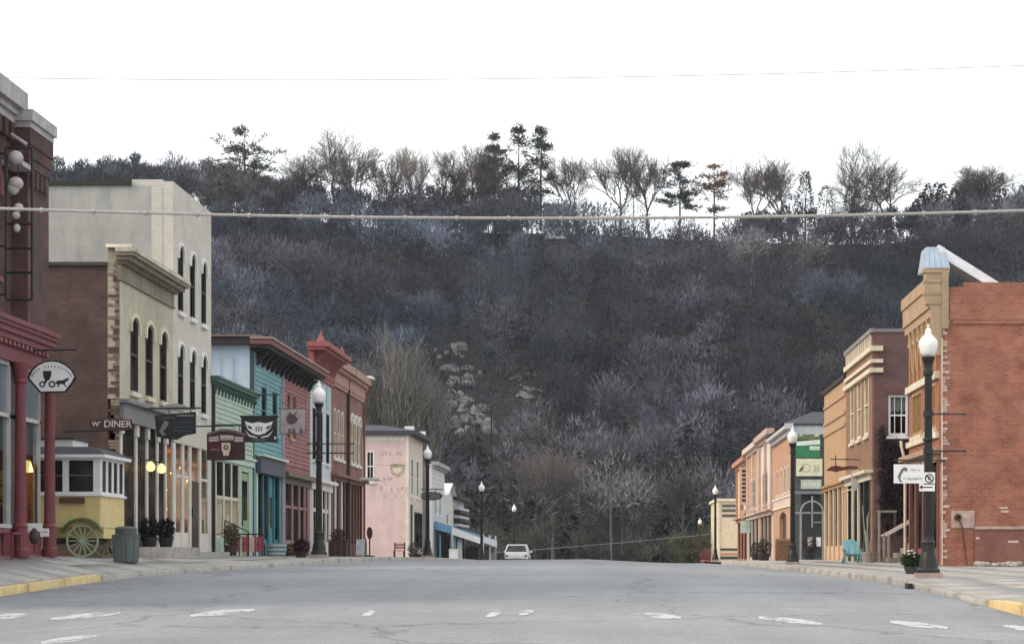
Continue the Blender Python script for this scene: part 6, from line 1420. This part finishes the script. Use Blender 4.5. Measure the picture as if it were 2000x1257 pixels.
Y=149.0; fc=FC(Y); S=thing('banner_sign','white and pale green shop banner with blue end on the far right fronts','sign',at(1465,1040,Y)); MB().box(fc,xat(1446,Y),xat(1478,Y),zat(1040,Y),zat(1017,Y),-.06,0).build('board',mat('sign_pale_green',(.60,.68,.62),.6),S); MB().box(fc,xat(1478,Y),xat(1494,Y),zat(1038,Y),zat(1010,Y),-.07,-.005).build('end_panel',mat('sign_blue',(.18,.28,.45),.6),S); blocks(S,fc,xat(1450,Y),xat(1476,Y),zat(1028,Y),.2,.002,MATS['sign_grey_ink'],51); MB().tube(fc.p(xat(1494,Y),zat(1012,Y),-.04),(XR,Y,zat(1012,Y)),.03).build('bracket',BLACK,S)
Y=146.0; fc=FC(Y); S=thing('dark_oval_sign','dark brown oval sign above the white shop banner','sign',at(1480,998,Y)); cx,cz=xat(1479,Y),zat(998,Y); MB().prism(fc,[(cx+.48*math.cos(2*math.pi*i/18),cz+.24*math.sin(2*math.pi*i/18)) for i in range(18)],-.06,0).build('board',WOODD,S); blocks(S,fc,cx-.3,cx+.3,cz,.08,.002,GRYS,52); MB().tube((cx+.45,Y+.03,cz),(XR,Y+.03,cz),.03).build('bracket',BLACK,S)

# ------------------------------------------------------------------ tall sign frame with globes on the red brick shop
Y=42.2; fc=FC(Y); S=thing('globe_sign_frame','tall black ladder-like sign frame with white globes on the red brick shop','sign',at(36,585,Y))
xa,xb,za,zb2=xat(12,Y),xat(63,Y),zat(585,Y),zat(288,Y)
for k,x in enumerate((xa,xb)): MB().tube((x,Y,za),(x,Y,zb2),.03,.03,8).build('upright',BLACK,S)
for y_ in (289,437,485,532,585): MB().tube((xa,Y-.002,zat(y_,Y)),(xb,Y-.002,zat(y_,Y)),.025,.025,8).build('rung',BLACK,S)
MB().tube(at(22,262,Y),at(52,282,Y),.035).build('brace',STONE,S)
GLB=mat('old_white_globe',(.48,.44,.44),.5,var=.12,scale=6,stain=(.4,.34,.33))
def ball(c,r,ry=1.0,rz=1.0): 
    n=10; return [(r*math.sin(math.pi*i/n)+.001,-r*rz*math.cos(math.pi*i/n)) for i in range(n+1)]
for cx_,cy_,r_,rz in ((31,308,.150,1.0),(31,358,.15,.9),(26,368,.12,1.15),(36,405,.10,.9),(31,420,.085,1.0),(33,445,.07,1.3)):
    p=at(cx_,cy_,Y); MB().lathe(p,ball(p,r_,rz=rz),16).build('globe',GLB,S,smooth=True)
MB().tube(at(36,289,Y),at(33,450,Y),.012).build('stem',BLACK,S)
for y_ in (300,480,575): MB().tube((xa,Y,zat(y_,Y)),(-12.9,Y,zat(y_,Y)),.02).build('wall_tie',BLACK,S)

# ------------------------------------------------------------------ popcorn wagon
YW=46.9; fw=FC(YW); Wg=thing('popcorn_wagon','old yellow and white glazed wagon with pale green spoked wheel','wagon',(-12.6,47.8,GR(-12.6,47.5)))
WY=mat('wagon_yellow',(.62,.50,.23),.55,var=.1,stain=(.55,.36,.18)); WW=mat('wagon_white',(.68,.69,.70),.5,var=.06); WG=mat('wagon_green',(.24,.34,.17),.6,var=.15)
x0,x1=xat(112,YW)-.9,xat(196,YW); y0,y1=YW,49.15
zb0,zb1,zw1,zr1=zat(1050,YW),zat(968,YW),zat(893,YW),zat(866,YW)
MB().cbox(x0,x1,y0,y1,zb0+.25,zb1).build('body',WY,Wg)
MB().cbox(x0+.5,x1-.02,y0+.35,y1-.1,zb0,zb0+.248).build('underbody',WY,Wg)
MB().cbox(x0-.04,x1+.05,y0-.05,y1+.05,zb1+.001,zb1+.05).build('sill_rail',WW,Wg)
fw2=FL(x1)
o=MB(); wa,wb=xat(134,YW),xat(182,YW)
o.wall(fw,[(x0,zb1+.051),(x1,zb1+.051),(x1,zw1),(x0,zw1)],[arch_poly(wa,wb,zb1+.10,zw1-.06,0),arch_poly(x0+.12,wa-.14,zb1+.1,zw1-.06,0)],0,.05); o.build('front_screen',WW,Wg)
for a,b in ((wa,wb),(x0+.12,wa-.14)):
    MB().box(fw,a-.001,b+.001,zb1+.10,zw1-.06,-.045,-.035).build('pane',GLASS,Wg); MB().box(fw,a,b,(zb1+zw1)/2+.02,(zb1+zw1)/2+.05,-.034,-.015).build('glazing_bar',mat('wagon_dark_bar',(.10,.10,.10),.6),Wg)
ws=[(y0+.18+.53*k,y0+.56+.53*k) for k in range(4)]
o=MB(); o.wall(fw2,[(y0+.051,zb1+.051),(y1,zb1+.051),(y1,zw1),(y0+.051,zw1)],[arch_poly(a,b,zb1+.10,zw1-.06,0) for a,b in ws],0,.05); o.build('side_screen',WW,Wg)
for a,b in ws: MB().box(fw2,a-.001,b+.001,zb1+.10,zw1-.06,-.03,-.022).build('pane',GLASS,Wg)
MB().cbox(x0,x1-.06,y1-.05,y1,zb1+.051,zw1).build('back_screen',WW,Wg)
MB().cbox(x0-.12,x1+.14,y0-.14,y1+.14,zw1,zw1+.07).build('eaves',WW,Wg)
# curved dark roof and little clerestory
o=MB(); n=8; P=[];
for k in range(n+1):
    t=k/n; P += [(x0-.10+(.35*math.sin(t*math.pi/2)),y0-.12+.55*t,zw1+.072+.20*math.sin(t*math.pi/2)),(x1+.12-.45*t,y0-.12+.55*t,zw1+.072+.20*math.sin(t*math.pi/2))]
for k in range(n,-1,-1):
    t=k/n; P += [(x0-.10+(.35*math.sin(t*math.pi/2)),y1+.12-.55*t,zw1+.072+.20*math.sin(t*math.pi/2)),(x1+.12-.45*t,y1+.12-.55*t,zw1+.072+.20*math.sin(t*math.pi/2))]
m_=len(P)//2; F=[(2*k,2*k+1,2*k+3,2*k+2) for k in range(m_-1)]+[tuple(2*k for k in range(m_)),tuple(2*k+1 for k in range(m_))]
o.add(P,F); o.build('roof',mat('wagon_roof',(.022,.025,.033),.6,var=.2),Wg)
MB().cbox(x0+.35,x1-.75,y0+.45,y1-.45,zw1+.27,zw1+.44).build('clerestory',WW,Wg); MB().cbox(x0+.30,x1-.70,y0+.40,y1-.40,zw1+.44,zw1+.48).build('clerestory_roof',MATS['wagon_roof'],Wg)
MB().box(fw,xat(118,YW),xat(166,YW),zat(982,YW),zat(971,YW),.002,.10).build('shelf',mat('wagon_brown',(.10,.05,.03),.7),Wg)
# wheels
def spoked(cx,cy,r,parent,m,cz):
    o=MB(); o.wheel((cx,cy,cz),(0,1,0),r,.05,28,r*.90); w=o.build('wheel',m,parent)
    MB().wheel((cx,cy,cz),(0,1,0),r*.16,.10,16,0).build('hub',m,w)
    for k in range(14):
        a=2*math.pi*k/14; MB().tube((cx+r*.15*math.cos(a),cy,cz+r*.15*math.sin(a)),(cx+r*.91*math.cos(a),cy,cz+r*.91*math.sin(a)),.018,.014,5).build('spoke',m,w)
PG=mat('wheel_green',(.34,.42,.28),.6,var=.12); r_=.37
cxw=xat(161,YW-.1); gz=GR(cxw,YW)
spoked(cxw,YW-.10,r_,Wg,PG,gz+r_+.0); spoked(cxw-1.25,YW-.10,r_,Wg,PG,gz+r_); spoked(cxw,y1-.2,r_,Wg,PG,gz+r_)
o=MB(); pts=[]
for k in range(9):
    a=math.pi*(.12+.76*k/8); pts.append((cxw+.50*math.cos(a),gz+r_+.47*math.sin(a)))
o.prism(fw,pts+[(x-.0,z+.06) for x,z in pts[::-1]],.02,.22); o.build('mudguard',mat('wagon_guard',(.10,.13,.05),.7),Wg)
MB().tube((cxw,y0-.05,gz+r_),(cxw,y1-.1,gz+r_),.035).build('axle',BLACK,Wg); MB().cbox(x0+.4,x1-.4,y0+.3,y1-.3,gz+.3,zb0+.0).build('chassis',WOODD,Wg)
MB().tube((cxw-1.25,y0-.05,gz+r_),(cxw-1.25,y0+.6,gz+r_),.035).build('axle',BLACK,Wg)

# ------------------------------------------------------------------ bins, planters, benches
def pot_bush(name,label,x,y,z,h,w,m_pot,tint,seed,cat='plant',potr=None):
    t=thing(name,label,cat,(x,y,z)); pr=potr or w*.42
    MB().lathe((x,y,z),[(pr*.75,0),(pr,h*.28),(pr*1.08,h*.30),(pr*1.08,h*.34),(pr*.9,h*.34),(pr*.85,h*.31)],14).build('pot',m_pot,t)
    r=np.random.default_rng(seed); n=420; q=r.normal(size=(n,3)); q/=np.linalg.norm(q,axis=1,keepdims=True); q*=(r.uniform(.2,1,n)**.5)[:,None]
    P=q*np.array((w*.5,w*.5,h*.36))+np.array((x,y,z+h*.64)); V=slivers(P,q+r.normal(size=(n,3))*.6,r.uniform(.06,.16,n),r.uniform(.03,.07,n),r)
    np_mesh('foliage',V,np.arange(len(V)).reshape(-1,3),TW,t,tint=np.repeat(np.array(tint)*r.uniform(.5,1.5,(n,1)),3,0))
    a,f=seg_mesh([(np.array((x,y,z+h*.25)),np.array((x+(k-2)*.05,y,z+h*.8)),.015,.006) for k in range(5)],4); np_mesh('stems',a,f,BARK,t,tint=np.tile((.06,.045,.03),(len(a),1)))
    return t
Y=46.3; x=xat(246,Y); z=GR(x,Y); BIN=mat('grey_green_bin',(.10,.115,.11),.6,var=.12)
t=thing('litter_bin','round grey litter bin with stepped lid beside the yellow wagon','bin',(x,Y,z)); MB().lathe((x,Y,z),[(.25,0),(.27,.03),(.30,.55),(.31,.57),(.31,.60)],24).build('drum',BIN,t); MB().lathe((x,Y,z+.60),[(.315,0),(.315,.035),(.24,.05),(.24,.16),(.25,.17),(.22,.21),(.10,.23)],24).build('lid',mat('bin_lid',(.075,.085,.085),.5,var=.12),t)
for k in range(10): a=2*math.pi*k/10; MB().tube((x+.272*math.cos(a),Y+.272*math.sin(a),z+.04),(x+.303*math.cos(a),Y+.303*math.sin(a),z+.55),.012,.012,4).build('rib',BIN,t)
BPOT=mat('black_pot',(.02,.02,.022),.5)
for px,lab,s in ((294,'black potted shrub on the cream shop\'s step, left one',1),(326,'black potted shrub on the cream shop\'s step, right one',2)):
    Y=up(px,XL+.45); pot_bush('potted_shrub',lab,XL+.42,Y,GR(XL,54)+.23,.74,.48,BPOT,(.018,.02,.02),s)
pot_bush('potted_shrub','brown leafless potted plant at the mint shop\'s downpipe',XL+.55,62.6,GR(XL+.5,62.6)+.02,.95,.5,WOODD,(.09,.075,.05),5)
pot_bush('potted_shrub','dark potted plant at the foot of the lamp before the pediment front',-9.3,59.3,GR(-9.3,59.3),.5,.45,WOODD,(.06,.03,.03),6)
t=pot_bush('flower_pot','pot of white flowers and dark leaves left of the nearest lamp base',xat(1781,46),46,GR(xat(1781,46),46),.46,.42,mat('iron_pot',(.06,.06,.06),.6),(.03,.05,.025),7)
o=MB(); r0=random.Random(7)
for k in range(22): a=r0.random()*6.28; rr_=r0.uniform(.02,.18); o.lathe((xat(1781,46)+rr_*math.cos(a),46+rr_*math.sin(a),GR(7,46)+.05+r0.uniform(.28,.46)),[(.004,-.02),(.035,0),(.02,.02),(.004,.025)],6)
b=o.build('flowers',mat('pale_petal',(.62,.55,.48),.8,var=.15),t); b['kind']='stuff'
# red and white patterned railing panel by the mint shop
Y=65.0; fcx=FC(Y); xa,xb=xat(452,Y),xat(514,Y); zg=GR((xa+xb)/2,Y); t=thing('patterned_bench','low bench with red and white patterned back on the left pavement','bench',((xa+xb)/2,Y,zg))
for k in range(5): x=xa+(xb-xa)*k/4; MB().cbox(x-.02,x+.02,Y-.02,Y+.02,zg,zg+.68).build('upright',BLACK if k==0 else mat('crimson_iron',(.20,.05,.06),.6),t)
MB().cbox(xa-.02,xb+.02,Y-.022,Y+.022,zg+.681,zg+.72).build('top_rail',BLACK,t)
rr2=random.Random(2)
for k in range(12):
    x=xa+.04+(xb-xa-.08)*k/12; MB().box(fcx,x,x+(xb-xa)/12-.015,zg+.14,zg+.62,.021,.03).build('slat',[MATS['crimson_iron'],mat('bench_blush',(.55,.38,.38),.6),mat('bench_red',(.38,.05,.08),.6)][rr2.randrange(3)],t)
MB().cbox(xa,xb,Y+.03,Y+.45,zg+.36,zg+.41).build('seat',MATS['crimson_iron'],t)
for k in (0,1): x=xa+.03+(xb-xa-.06)*k; MB().cbox(x-.02,x+.02,Y+.40,Y+.44,zg,zg+.359).build('leg',BLACK,t)
# black stair rail at the mint shop
t=thing('stair_rail','thin black handrail beside the mint shop window','railing',(xat(452,64),64,GR(-12,64))); zg=GR(-12,64)
o=MB(); o.path([(XL+.3,62.9,zg),(XL+.3,62.9,zg+1.1),(XL+.9,63.6,zg+.75),(XL+.9,63.6,zg)],.02); o.build('rail',BLACK,t)
# half barrels
def barrel(label,x,y,m_,hoop):
    z=GR(x,y); t=thing('half_barrel',label,'planter',(x,y,z),'half barrel planters on the left pavement'); MB().lathe((x,y,z),[(.27,0),(.31,.2),(.33,.42),(.30,.43),(.29,.38)],20).build('staves',m_,t)
    for h,r_ in ((.07,.288),(.20,.313),(.34,.326)): MB().lathe((x,y,z+h),[(r_+.006,0),(r_+.012,.02),(r_+.006,.045)],20).build('hoop',hoop,t)
    MB().lathe((x,y,z+.36),[(.285,0),(.25,.03),(.1,.05)],16).build('soil',mat('soil',(.03,.022,.018),.95),t); return t
barrel('blue-grey half barrel planter before the teal front',xat(541,68),68,mat('blue_stave',(.15,.22,.24),.7,var=.2),mat('pale_hoop',(.42,.45,.46),.5)); barrel('brown half barrel planter before the rose red front',xat(573,68.5),68.5,WOODB,BLACK)
# planter box, sandwich boards and post sign further along
Y=82.0; x=xat(661,Y); z=GR(x,Y); t=thing('planter_box','dark brown slatted planter box right of the lamp on the left pavement','planter',(x,Y,z))
for k in range(9): MB().cbox(x-.36+.08*k,x-.29+.08*k,Y-.30,Y-.27,z,z+.62).build('slat',WOODD if k%3 else mat('plum_wood',(.10,.06,.065),.7),t)
MB().cbox(x-.355,x+.355,Y-.268,Y+.3,z,z+.58).build('box',WOODD,t); MB().cbox(x-.38,x+.38,Y-.32,Y+.32,z+.621,z+.66).build('rim',mat('plum_wood'),t); pot_bush('potted_shrub','dry brown grass growing in the slatted planter box',x,Y,z+.5,.6,.6,WOODD,(.12,.085,.07),12)
def aframe(label,px,Y,h,w,m_,mf): 
    x=xat(px,Y); z=GR(x,Y); t=thing('sandwich_board',label,'sign',(x,Y,z)); 
    for s in (-1,1):
        P=[(x-w/2,Y+s*.28,z+.06),(x+w/2,Y+s*.28,z+.06),(x+w/2,Y+s*.03,z+h),(x-w/2,Y+s*.03,z+h)]; Q_=[(a,b+s*.03,c) for a,b,c in P]; MB().add(P+Q_,[(0,1,2,3),(4,5,6,7),(0,1,5,4),(1,2,6,5),(2,3,7,6),(3,0,4,7)]).build('panel',m_,t)
        for q in (-1,1): MB().tube((x+q*w/2,Y+s*.33,z),(x+q*w/2,Y+s*.03,z+h+.03),.02).build('leg',mf,t)
    return t
aframe('small grey sandwich board on the pavement before the red-brown brick shop',705,84,.72,.40,mat('board_grey',(.42,.42,.42),.7,var=.2,scale=8),BLACK)
Y=86.0; x=xat(722,Y); z=GR(x,Y); t=thing('post_sign','dark red oval sign on a black post by the pink wall','sign',(x,Y,z)); MB().tube((x,Y,z+.05),(x,Y,z+.75),.03).build('post',BLACK,t); MB().lathe((x,Y,z),[(.25,0),(.22,.05),(.05,.08)],14).build('foot',BLACK,t); fcx=FC(Y); MB().prism(fcx,[(x+.12*math.cos(2*math.pi*i/16),z+1.0+.26*math.sin(2*math.pi*i/16)) for i in range(16)],-.03,.03).build('board',mat('oxblood_sign',(.07,.015,.018),.5),t)
# bench and dark planters by the pink building
Y=112.0; xa,xb=xat(768,Y),xat(790,Y); z=GR(xa,Y); t=thing('wooden_bench','small red-brown wooden bench by the pink wall','bench',((xa+xb)/2,Y,z))
for k in range(3): MB().cbox(xa,xb,Y+.16*k,Y+.14+.16*k,z+.42,z+.46).build('seat_slat',mat('bench_redwood',(.28,.13,.10),.7),t)
for k in range(2): MB().cbox(xa,xb,Y+.46,Y+.49,z+.55+.16*k,z+.68+.16*k).build('back_slat',mat('bench_redwood'),t)
for x in (xa+.04,xb-.04): 
    for y in (Y+.03,Y+.47): MB().cbox(x-.03,x+.03,y-.03,y+.015,z,z+(.419 if y<Y+.2 else .9)).build('leg',BLACK,t)
pot_bush('potted_shrub','low dark shrub in a long black pot at the pink building\'s door',xat(811,114),114,GR(-11,114),.95,.9,BPOT,(.03,.03,.03),14)
for px,Y,lab in ((886,134,'white cooler box under the blue canopy'),(960,150,'white bench box left of the white car')):
    x=xat(px,Y); z=GR(x,Y); t=thing('white_chest',lab,'box',(x,Y,z)); MB().cbox(x-.28,x+.28,Y-.25,Y+.25,z,z+.75).build('body',WCAN,t); MB().cbox(x-.30,x+.30,Y-.27,Y+.27,z+.751,z+.84).build('lid',WHITE,t)
# right side: turquoise chair, wood planter of sticks, steps, wood bin
Y=72.5; x=xat(1663,Y); z=GR(x,Y); TQ=mat('turquoise_paint',(.15,.33,.38),.5,var=.12); t=thing('turquoise_chair','turquoise slatted lawn chair before the dark brick building','chair',(x,Y,z))
for k in range(5): 
    xx=x-.22+.11*k; MB().add([(xx-.045,Y+.12,z+.26),(xx+.045,Y+.12,z+.26),(xx+.055,Y+.42,z+.78+.06*math.sin(k*.785)),(xx-.055,Y+.42,z+.78+.06*math.sin(k*.785)),(xx-.045,Y+.15,z+.26),(xx+.045,Y+.15,z+.26),(xx+.055,Y+.45,z+.78+.06*math.sin(k*.785)),(xx-.055,Y+.45,z+.78+.06*math.sin(k*.785))],[(0,1,2,3),(4,5,6,7),(0,1,5,4),(1,2,6,5),(2,3,7,6),(3,0,4,7)]).build('back_slat',TQ,t)
for k in range(4): MB().cbox(x-.26,x+.26,Y-.35+.12*k,Y-.25+.12*k,z+.30-.02*k,z+.325-.02*k).build('seat_slat',TQ,t)
for s in (-1,1):
    MB().cbox(x+s*.32-.06,x+s*.32+.06,Y-.45,Y+.35,z+.46,z+.49).build('arm',TQ,t); MB().cbox(x+s*.28-.03,x+s*.28+.03,Y-.40,Y-.32,z,z+.459).build('leg',TQ,t); MB().add([(x+s*.27-.03,Y-.3,z+.28),(x+s*.27+.03,Y-.3,z+.28),(x+s*.27+.03,Y+.45,z),(x+s*.27-.03,Y+.45,z),(x+s*.27-.03,Y-.3,z+.36),(x+s*.27+.03,Y-.3,z+.36),(x+s*.27+.03,Y+.5,z+.06),(x+s*.27-.03,Y+.5,z+.06)],[(0,1,2,3),(4,5,6,7),(0,1,5,4),(1,2,6,5),(2,3,7,6),(3,0,4,7)]).build('leg',TQ,t)
Y=72.0; x=xat(1697,Y); z=GR(x,Y); t=thing('stick_planter','grey wooden tub holding tall bare sticks against the dark brick wall','planter',(x,Y,z)); GW=mat('weathered_wood',(.26,.23,.20),.8,var=.2,scale=6,bump=.2)
MB().lathe((x,Y,z),[(.22,0),(.27,.32),(.29,.33),(.29,.38),(.25,.38),(.24,.33)],12).build('tub',GW,t)
rs=random.Random(9)
for k in range(7):
    a=rs.uniform(-.12,.12); MB().tube((x+a,Y+rs.uniform(-.1,.1),z+.25),(x+a*2+rs.uniform(-.1,.34),Y+rs.uniform(-.1,.3),z+rs.uniform(.9,2.1)),.022,.012,6).build('stick',mat('bare_stick',(.36,.31,.27),.85),t)
Y=71.5; t=thing('entry_steps','weathered wooden steps with handrails beside the dark brick wall','steps',(xat(1750,Y),Y,GR(9,Y))); z=GR(9,Y)
for k in range(5): xx=9.35+.26*k; MB().cbox(xx,xx+.27,Y,Y+1.2,z-.2,z+.17*(k+1)).build('step',GW,t)
for y in (Y-.03,Y+1.23):
    for (xx,h) in ((9.3,.95),(10.5,1.65)): MB().cbox(xx-.04,xx+.04,y-.04,y+.04,z-.1,z+h).build('rail_post',GW,t)
    MB().tube((9.2,y,z+.92),(10.7,y,z+1.75),.045,.045,6).build('handrail',mat('pale_weathered',(.42,.37,.34),.8),t)
Y=74.0; t=thing('trellis_frame','square timber frame standing against the dark brick wall','frame',(xat(1730,Y),Y,GR(9.4,Y))); z=GR(9.4,Y); xa,xb=xat(1717,Y),xat(1748,Y)
MB().cbox(xa-.04,xa+.04,Y-.04,Y+.04,z-.1,zat(1000,Y)).build('upright',GW,t); MB().cbox(xb-.04,xb+.04,Y-.04,Y+.04,z-.1,zat(1000,Y)).build('upright',WOODD,t); MB().cbox(xa-.06,xb+.06,Y-.06,Y+.06,zat(1000,Y)+.001,zat(996,Y)).build('top_bar',GW,t)
Y=98.0; x=xat(1531,Y); z=GR(x,Y); t=thing('wooden_bin','slatted brown wooden litter bin on the right pavement','bin',(x,Y,z))
for k in range(8): MB().cbox(x-.40+.1*k,x-.31+.1*k,Y-.33,Y-.30,z+.03,z+.95).build('slat',WOODB,t)
MB().cbox(x-.39,x+.39,Y-.298,Y+.3,z,z+.9).build('liner',WOODD,t); MB().cbox(x-.42,x+.42,Y-.35,Y+.33,z+.951,z+1.05).build('lid',mat('bin_top_wood',(.30,.2,.13),.7),t)
for px,Y,lab,s_ in ((1492,108,'dark shrub in a low pot by the slatted wooden bin',21),(1478,122,'far dark potted shrub under the white shop banner',22),(1582,104,'dark potted shrub before the arched gate',23)):
    pot_bush('potted_shrub',lab,xat(px,Y),Y,GR(xat(px,Y),Y),1.1,.8,BPOT,(.045,.035,.03),s_)
# red flowering tubs by the end lamp
Y=176.0; x=xat(1379,Y); z=GR(x,Y); t=pot_bush('flower_tub','tub of red and pink flowers at the end of the right pavement',x,Y,z,1.5,1.0,mat('terracotta',(.30,.12,.09),.8),(.24,.07,.07),31)
# pale rubble along the foot of the red brick wall
rb2=random.Random(13)
for k in range(16):
    x=xat(rb2.uniform(1906,1995),58.9); s=rb2.uniform(.05,.14); 
    o=rock(None,(x,59.2+rb2.uniform(-.2,.2),GR(x,59.2)+s*.3),(s*1.5,s,s*.8),300+k); o.name='rubble_stone'; o.data.materials[0]=mat('rubble',(.36,.33,.31),.9,var=.25,scale=6); tag(o,'pale rubble stone at the foot of the red brick wall','stone','rubble stones along the red brick wall')
# benches/feet: wooden chair seat left edge
Y=41.5; x=xat(20,Y); t=thing('pavement_table','small red table at the far left edge before the shop window','table',(x,Y,GR(x,Y))); z=GR(x,Y)
MB().cbox(x-.32,x+.16,Y-.3,Y+.3,z+.50,z+.54).build('table_top',REDP,t)
for a in (-.28,.12):
    for b in (-.26,.26): MB().cbox(x+a-.02,x+a+.02,Y+b-.02,Y+b+.02,z,z+.499).build('leg',REDP,t)
Y=43.2; fcx=FC(Y); t=thing('window_notice','two white notices propped at the foot of the shop window','notice',at(75,1045,Y)); MB().box(fcx,xat(50,Y),xat(82,Y),zat(1037,Y),zat(1021,Y),-.02,0).build('card',SIGNW,t); MB().box(fcx,xat(79,Y),xat(96,Y),zat(1047,Y),zat(1031,Y),.003,.02).build('card',SIGNW,t); blocks(t,fcx,xat(82,Y),xat(94,Y),zat(1038,Y),.05,.021,INK,61); o=MB(); o.lathe(at(67,1062,Y-.25),[(.05,0),(.11,.12),(.09,.26),(.03,.34)],12); o.build('stand',mat('notice_stand',(.06,.04,.04),.7),t)

# ------------------------------------------------------------------ white car beyond the crest
def make_car(x,y,rot=0):
    t=thing('white_car','white car parked beyond the crest of the street','car',(x,y,GR(x,y))); z=GR(x,y); CW=mat('car_white',(.80,.80,.80),.25,var=.02,spec=.6)
    st=[(-2.15,.45,.78,.80),(-2.1,.40,.95,.86),(-1.2,.32,1.0,.90),(0,.30,1.0,.91),(1.2,.32,.96,.90),(2.0,.40,.82,.84),(2.15,.45,.70,.76)]
    o=MB(); P=[];n=len(st)
    for (yy,zb_,zt_,hw) in st: P += [(x-hw*.92,y+yy,z+zb_),(x-hw,y+yy,z+(zb_+zt_)*.5),(x-hw*.95,y+yy,z+zt_),(x+hw*.95,y+yy,z+zt_),(x+hw,y+yy,z+(zb_+zt_)*.5),(x+hw*.92,y+yy,z+zb_)]
    F=[(k*6+i,k*6+(i+1)%6,(k+1)*6+(i+1)%6,(k+1)*6+i) for k in range(n-1) for i in range(6)]+[(0,1,2,3,4,5),tuple((n-1)*6+i for i in range(6))[::-1]]
    o.add(P,F); o.build('body',CW,t,smooth=False)
    o=MB(); cab=[(-1.95,.98,.82),(-1.35,1.50,.66),(.3,1.55,.66),(1.15,1.0,.80)]; P=[]
    for yy,zz,hw in cab: P += [(x-hw,y+yy,z+zz),(x+hw,y+yy,z+zz)]
    # roof and pillars as a shell, glass inset
    o.add(P,[(2,3,5,4)]); 
    for s in (0,1):
        for k in range(3): o.tube(P[2*k+s],P[2*k+2+s],.045,.045,6)
        o.tube(P[2+s],(P[2+s][0]+(-.13 if s==0 else .13),y-1.0,z+.98),.04,.04,6); o.tube(P[4+s],(P[4+s][0]+(-.14 if s==0 else .14),y+.1,z+.98),.04,.04,6)
    o.tube(P[2],P[3],.05,.05,6); o.tube(P[0],P[1],.05,.05,6)
    o.add([(a,b,c+.03) for a,b,c in (P[2],P[3],P[5],P[4])],[(0,1,2,3)]); o.build('cabin',CW,t)
    ins=lambda q:(x+(q[0]-x)*.96,q[1],q[2]-.01)
    MB().add([ins(q) for q in (P[0],P[1],P[3],P[2])],[(0,1,2,3)]).build('rear_window',GLASS,t); MB().add([ins(q) for q in (P[4],P[5],P[7],P[6])],[(0,1,2,3)]).build('windscreen',GLASS,t)
    for s in (0,1): MB().add([ins(P[0+s]),ins(P[2+s]),ins(P[4+s]),ins(P[6+s])],[(0,1,2,3)]).build('side_window',GLASS,t)
    for sx in (-1,1):
        for yy in (-1.35,1.35): w=MB(); w.wheel((x+sx*.82,y+yy,z+.33),(1,0,0),.33,.2,20,.18); q=w.build('wheel',mat('tyre',(.02,.02,.02),.9),t); MB().wheel((x+sx*.82,y+yy,z+.33),(1,0,0),.178,.21,16,.03).build('rim',mat('alloy',(.5,.5,.52),.3,metal=.8),q)
        MB().cbox(x+sx*.70-.10,x+sx*.70+.10,y-2.19,y-2.12,z+.68,z+.80).build('tail_light',mat('tail_lens',(.3,.03,.03),.3),t); MB().cbox(x+sx*.97-.09,x+sx*.97+.09,y+.55,y+.65,z+.98,z+1.1).build('mirror',CW,t)
    MB().cbox(x-.26,x+.26,y-2.185,y-2.14,z+.56,z+.67).build('number_plate',WHITE,t); MB().cbox(x-.80,x+.80,y-2.22,y-2.05,z+.36,z+.52).build('bumper',mat('car_trim',(.05,.05,.05),.6),t)
    return t
make_car(xat(1011,150),150)

# ------------------------------------------------------------------ overhead cables
def cable(name,label,pts,r,m_,n=40,parent=None):
    # parabola through three points (x, z) at depth Y
    (x0,z0),(x1,z1),(x2,z2),Y=pts; c=np.polyfit([x0,x1,x2],[z0,z1,z2],2); ex=(x2-x0)*.35
    xs=np.linspace(x0-ex,x2+ex,n); t=thing(name,label,'cable',(float(xs[0]),Y,float(np.polyval(c,xs[0]))))
    P=[Vector((float(x),Y,float(np.polyval(c,x)))) for x in xs]; MB().path(P,r,6).build('wire',m_,t); return t,c
Y=30.0; CAB=mat('pale_cable',(.34,.325,.31),.6,var=.15,scale=20)
t,c=cable('span_cable','thick pale cable spanning the street below the sky line',((xat(0,Y),zat(407,Y)),(xat(1050,Y),zat(426,Y)),(xat(2000,Y),zat(411,Y)),Y),.023,CAB)
for k in range(22):
    x=xat(-20,Y)+k*.76; 
    if x<xat(2010,Y): zz=float(np.polyval(c,x)); MB().tube((x-.022,Y,zz-.002),(x+.022,Y,zz-.002),.036,.036,8).build('clip',CAB,t)
Y=33.0; cable('service_wire','thin grey wire high in the white sky',((xat(150,Y),zat(154,Y)),(xat(1050,Y),zat(153,Y)),(xat(2000,Y),zat(128,Y)),Y),.0062,mat('wire_grey',(.36,.35,.36),.6))
Y=205.0; cable('low_wire','pale low wire slanting over the scrub beyond the crest',((xat(1040,Y),zat(1073,Y)),(xat(1200,Y),zat(1060,Y)),(xat(1390,Y),zat(1042,Y)),Y),.02,mat('wire_pale',(.30,.31,.32),.6))

# ------------------------------------------------------------------ thin blue-grey air over the valley
hz=MB().cbox(-720,720,-100,1520,-8,112)
hm=bpy.data.materials.new('thin_haze'); hm.use_nodes=True; nt=hm.node_tree; nt.nodes.clear()
o=_n(nt,'ShaderNodeOutputMaterial'); v=_n(nt,'ShaderNodeVolumePrincipled'); v.inputs['Color'].default_value=(.86,.91,1.0,1); v.inputs['Density'].default_value=.00012; v.inputs['Anisotropy'].default_value=.2
nt.links.new(v.outputs[0],o.inputs['Volume'])
h=hz.build('haze',hm); h['kind']='stuff'; h['label']='thin blue-grey haze between the street and the bluff'; h['category']='haze'
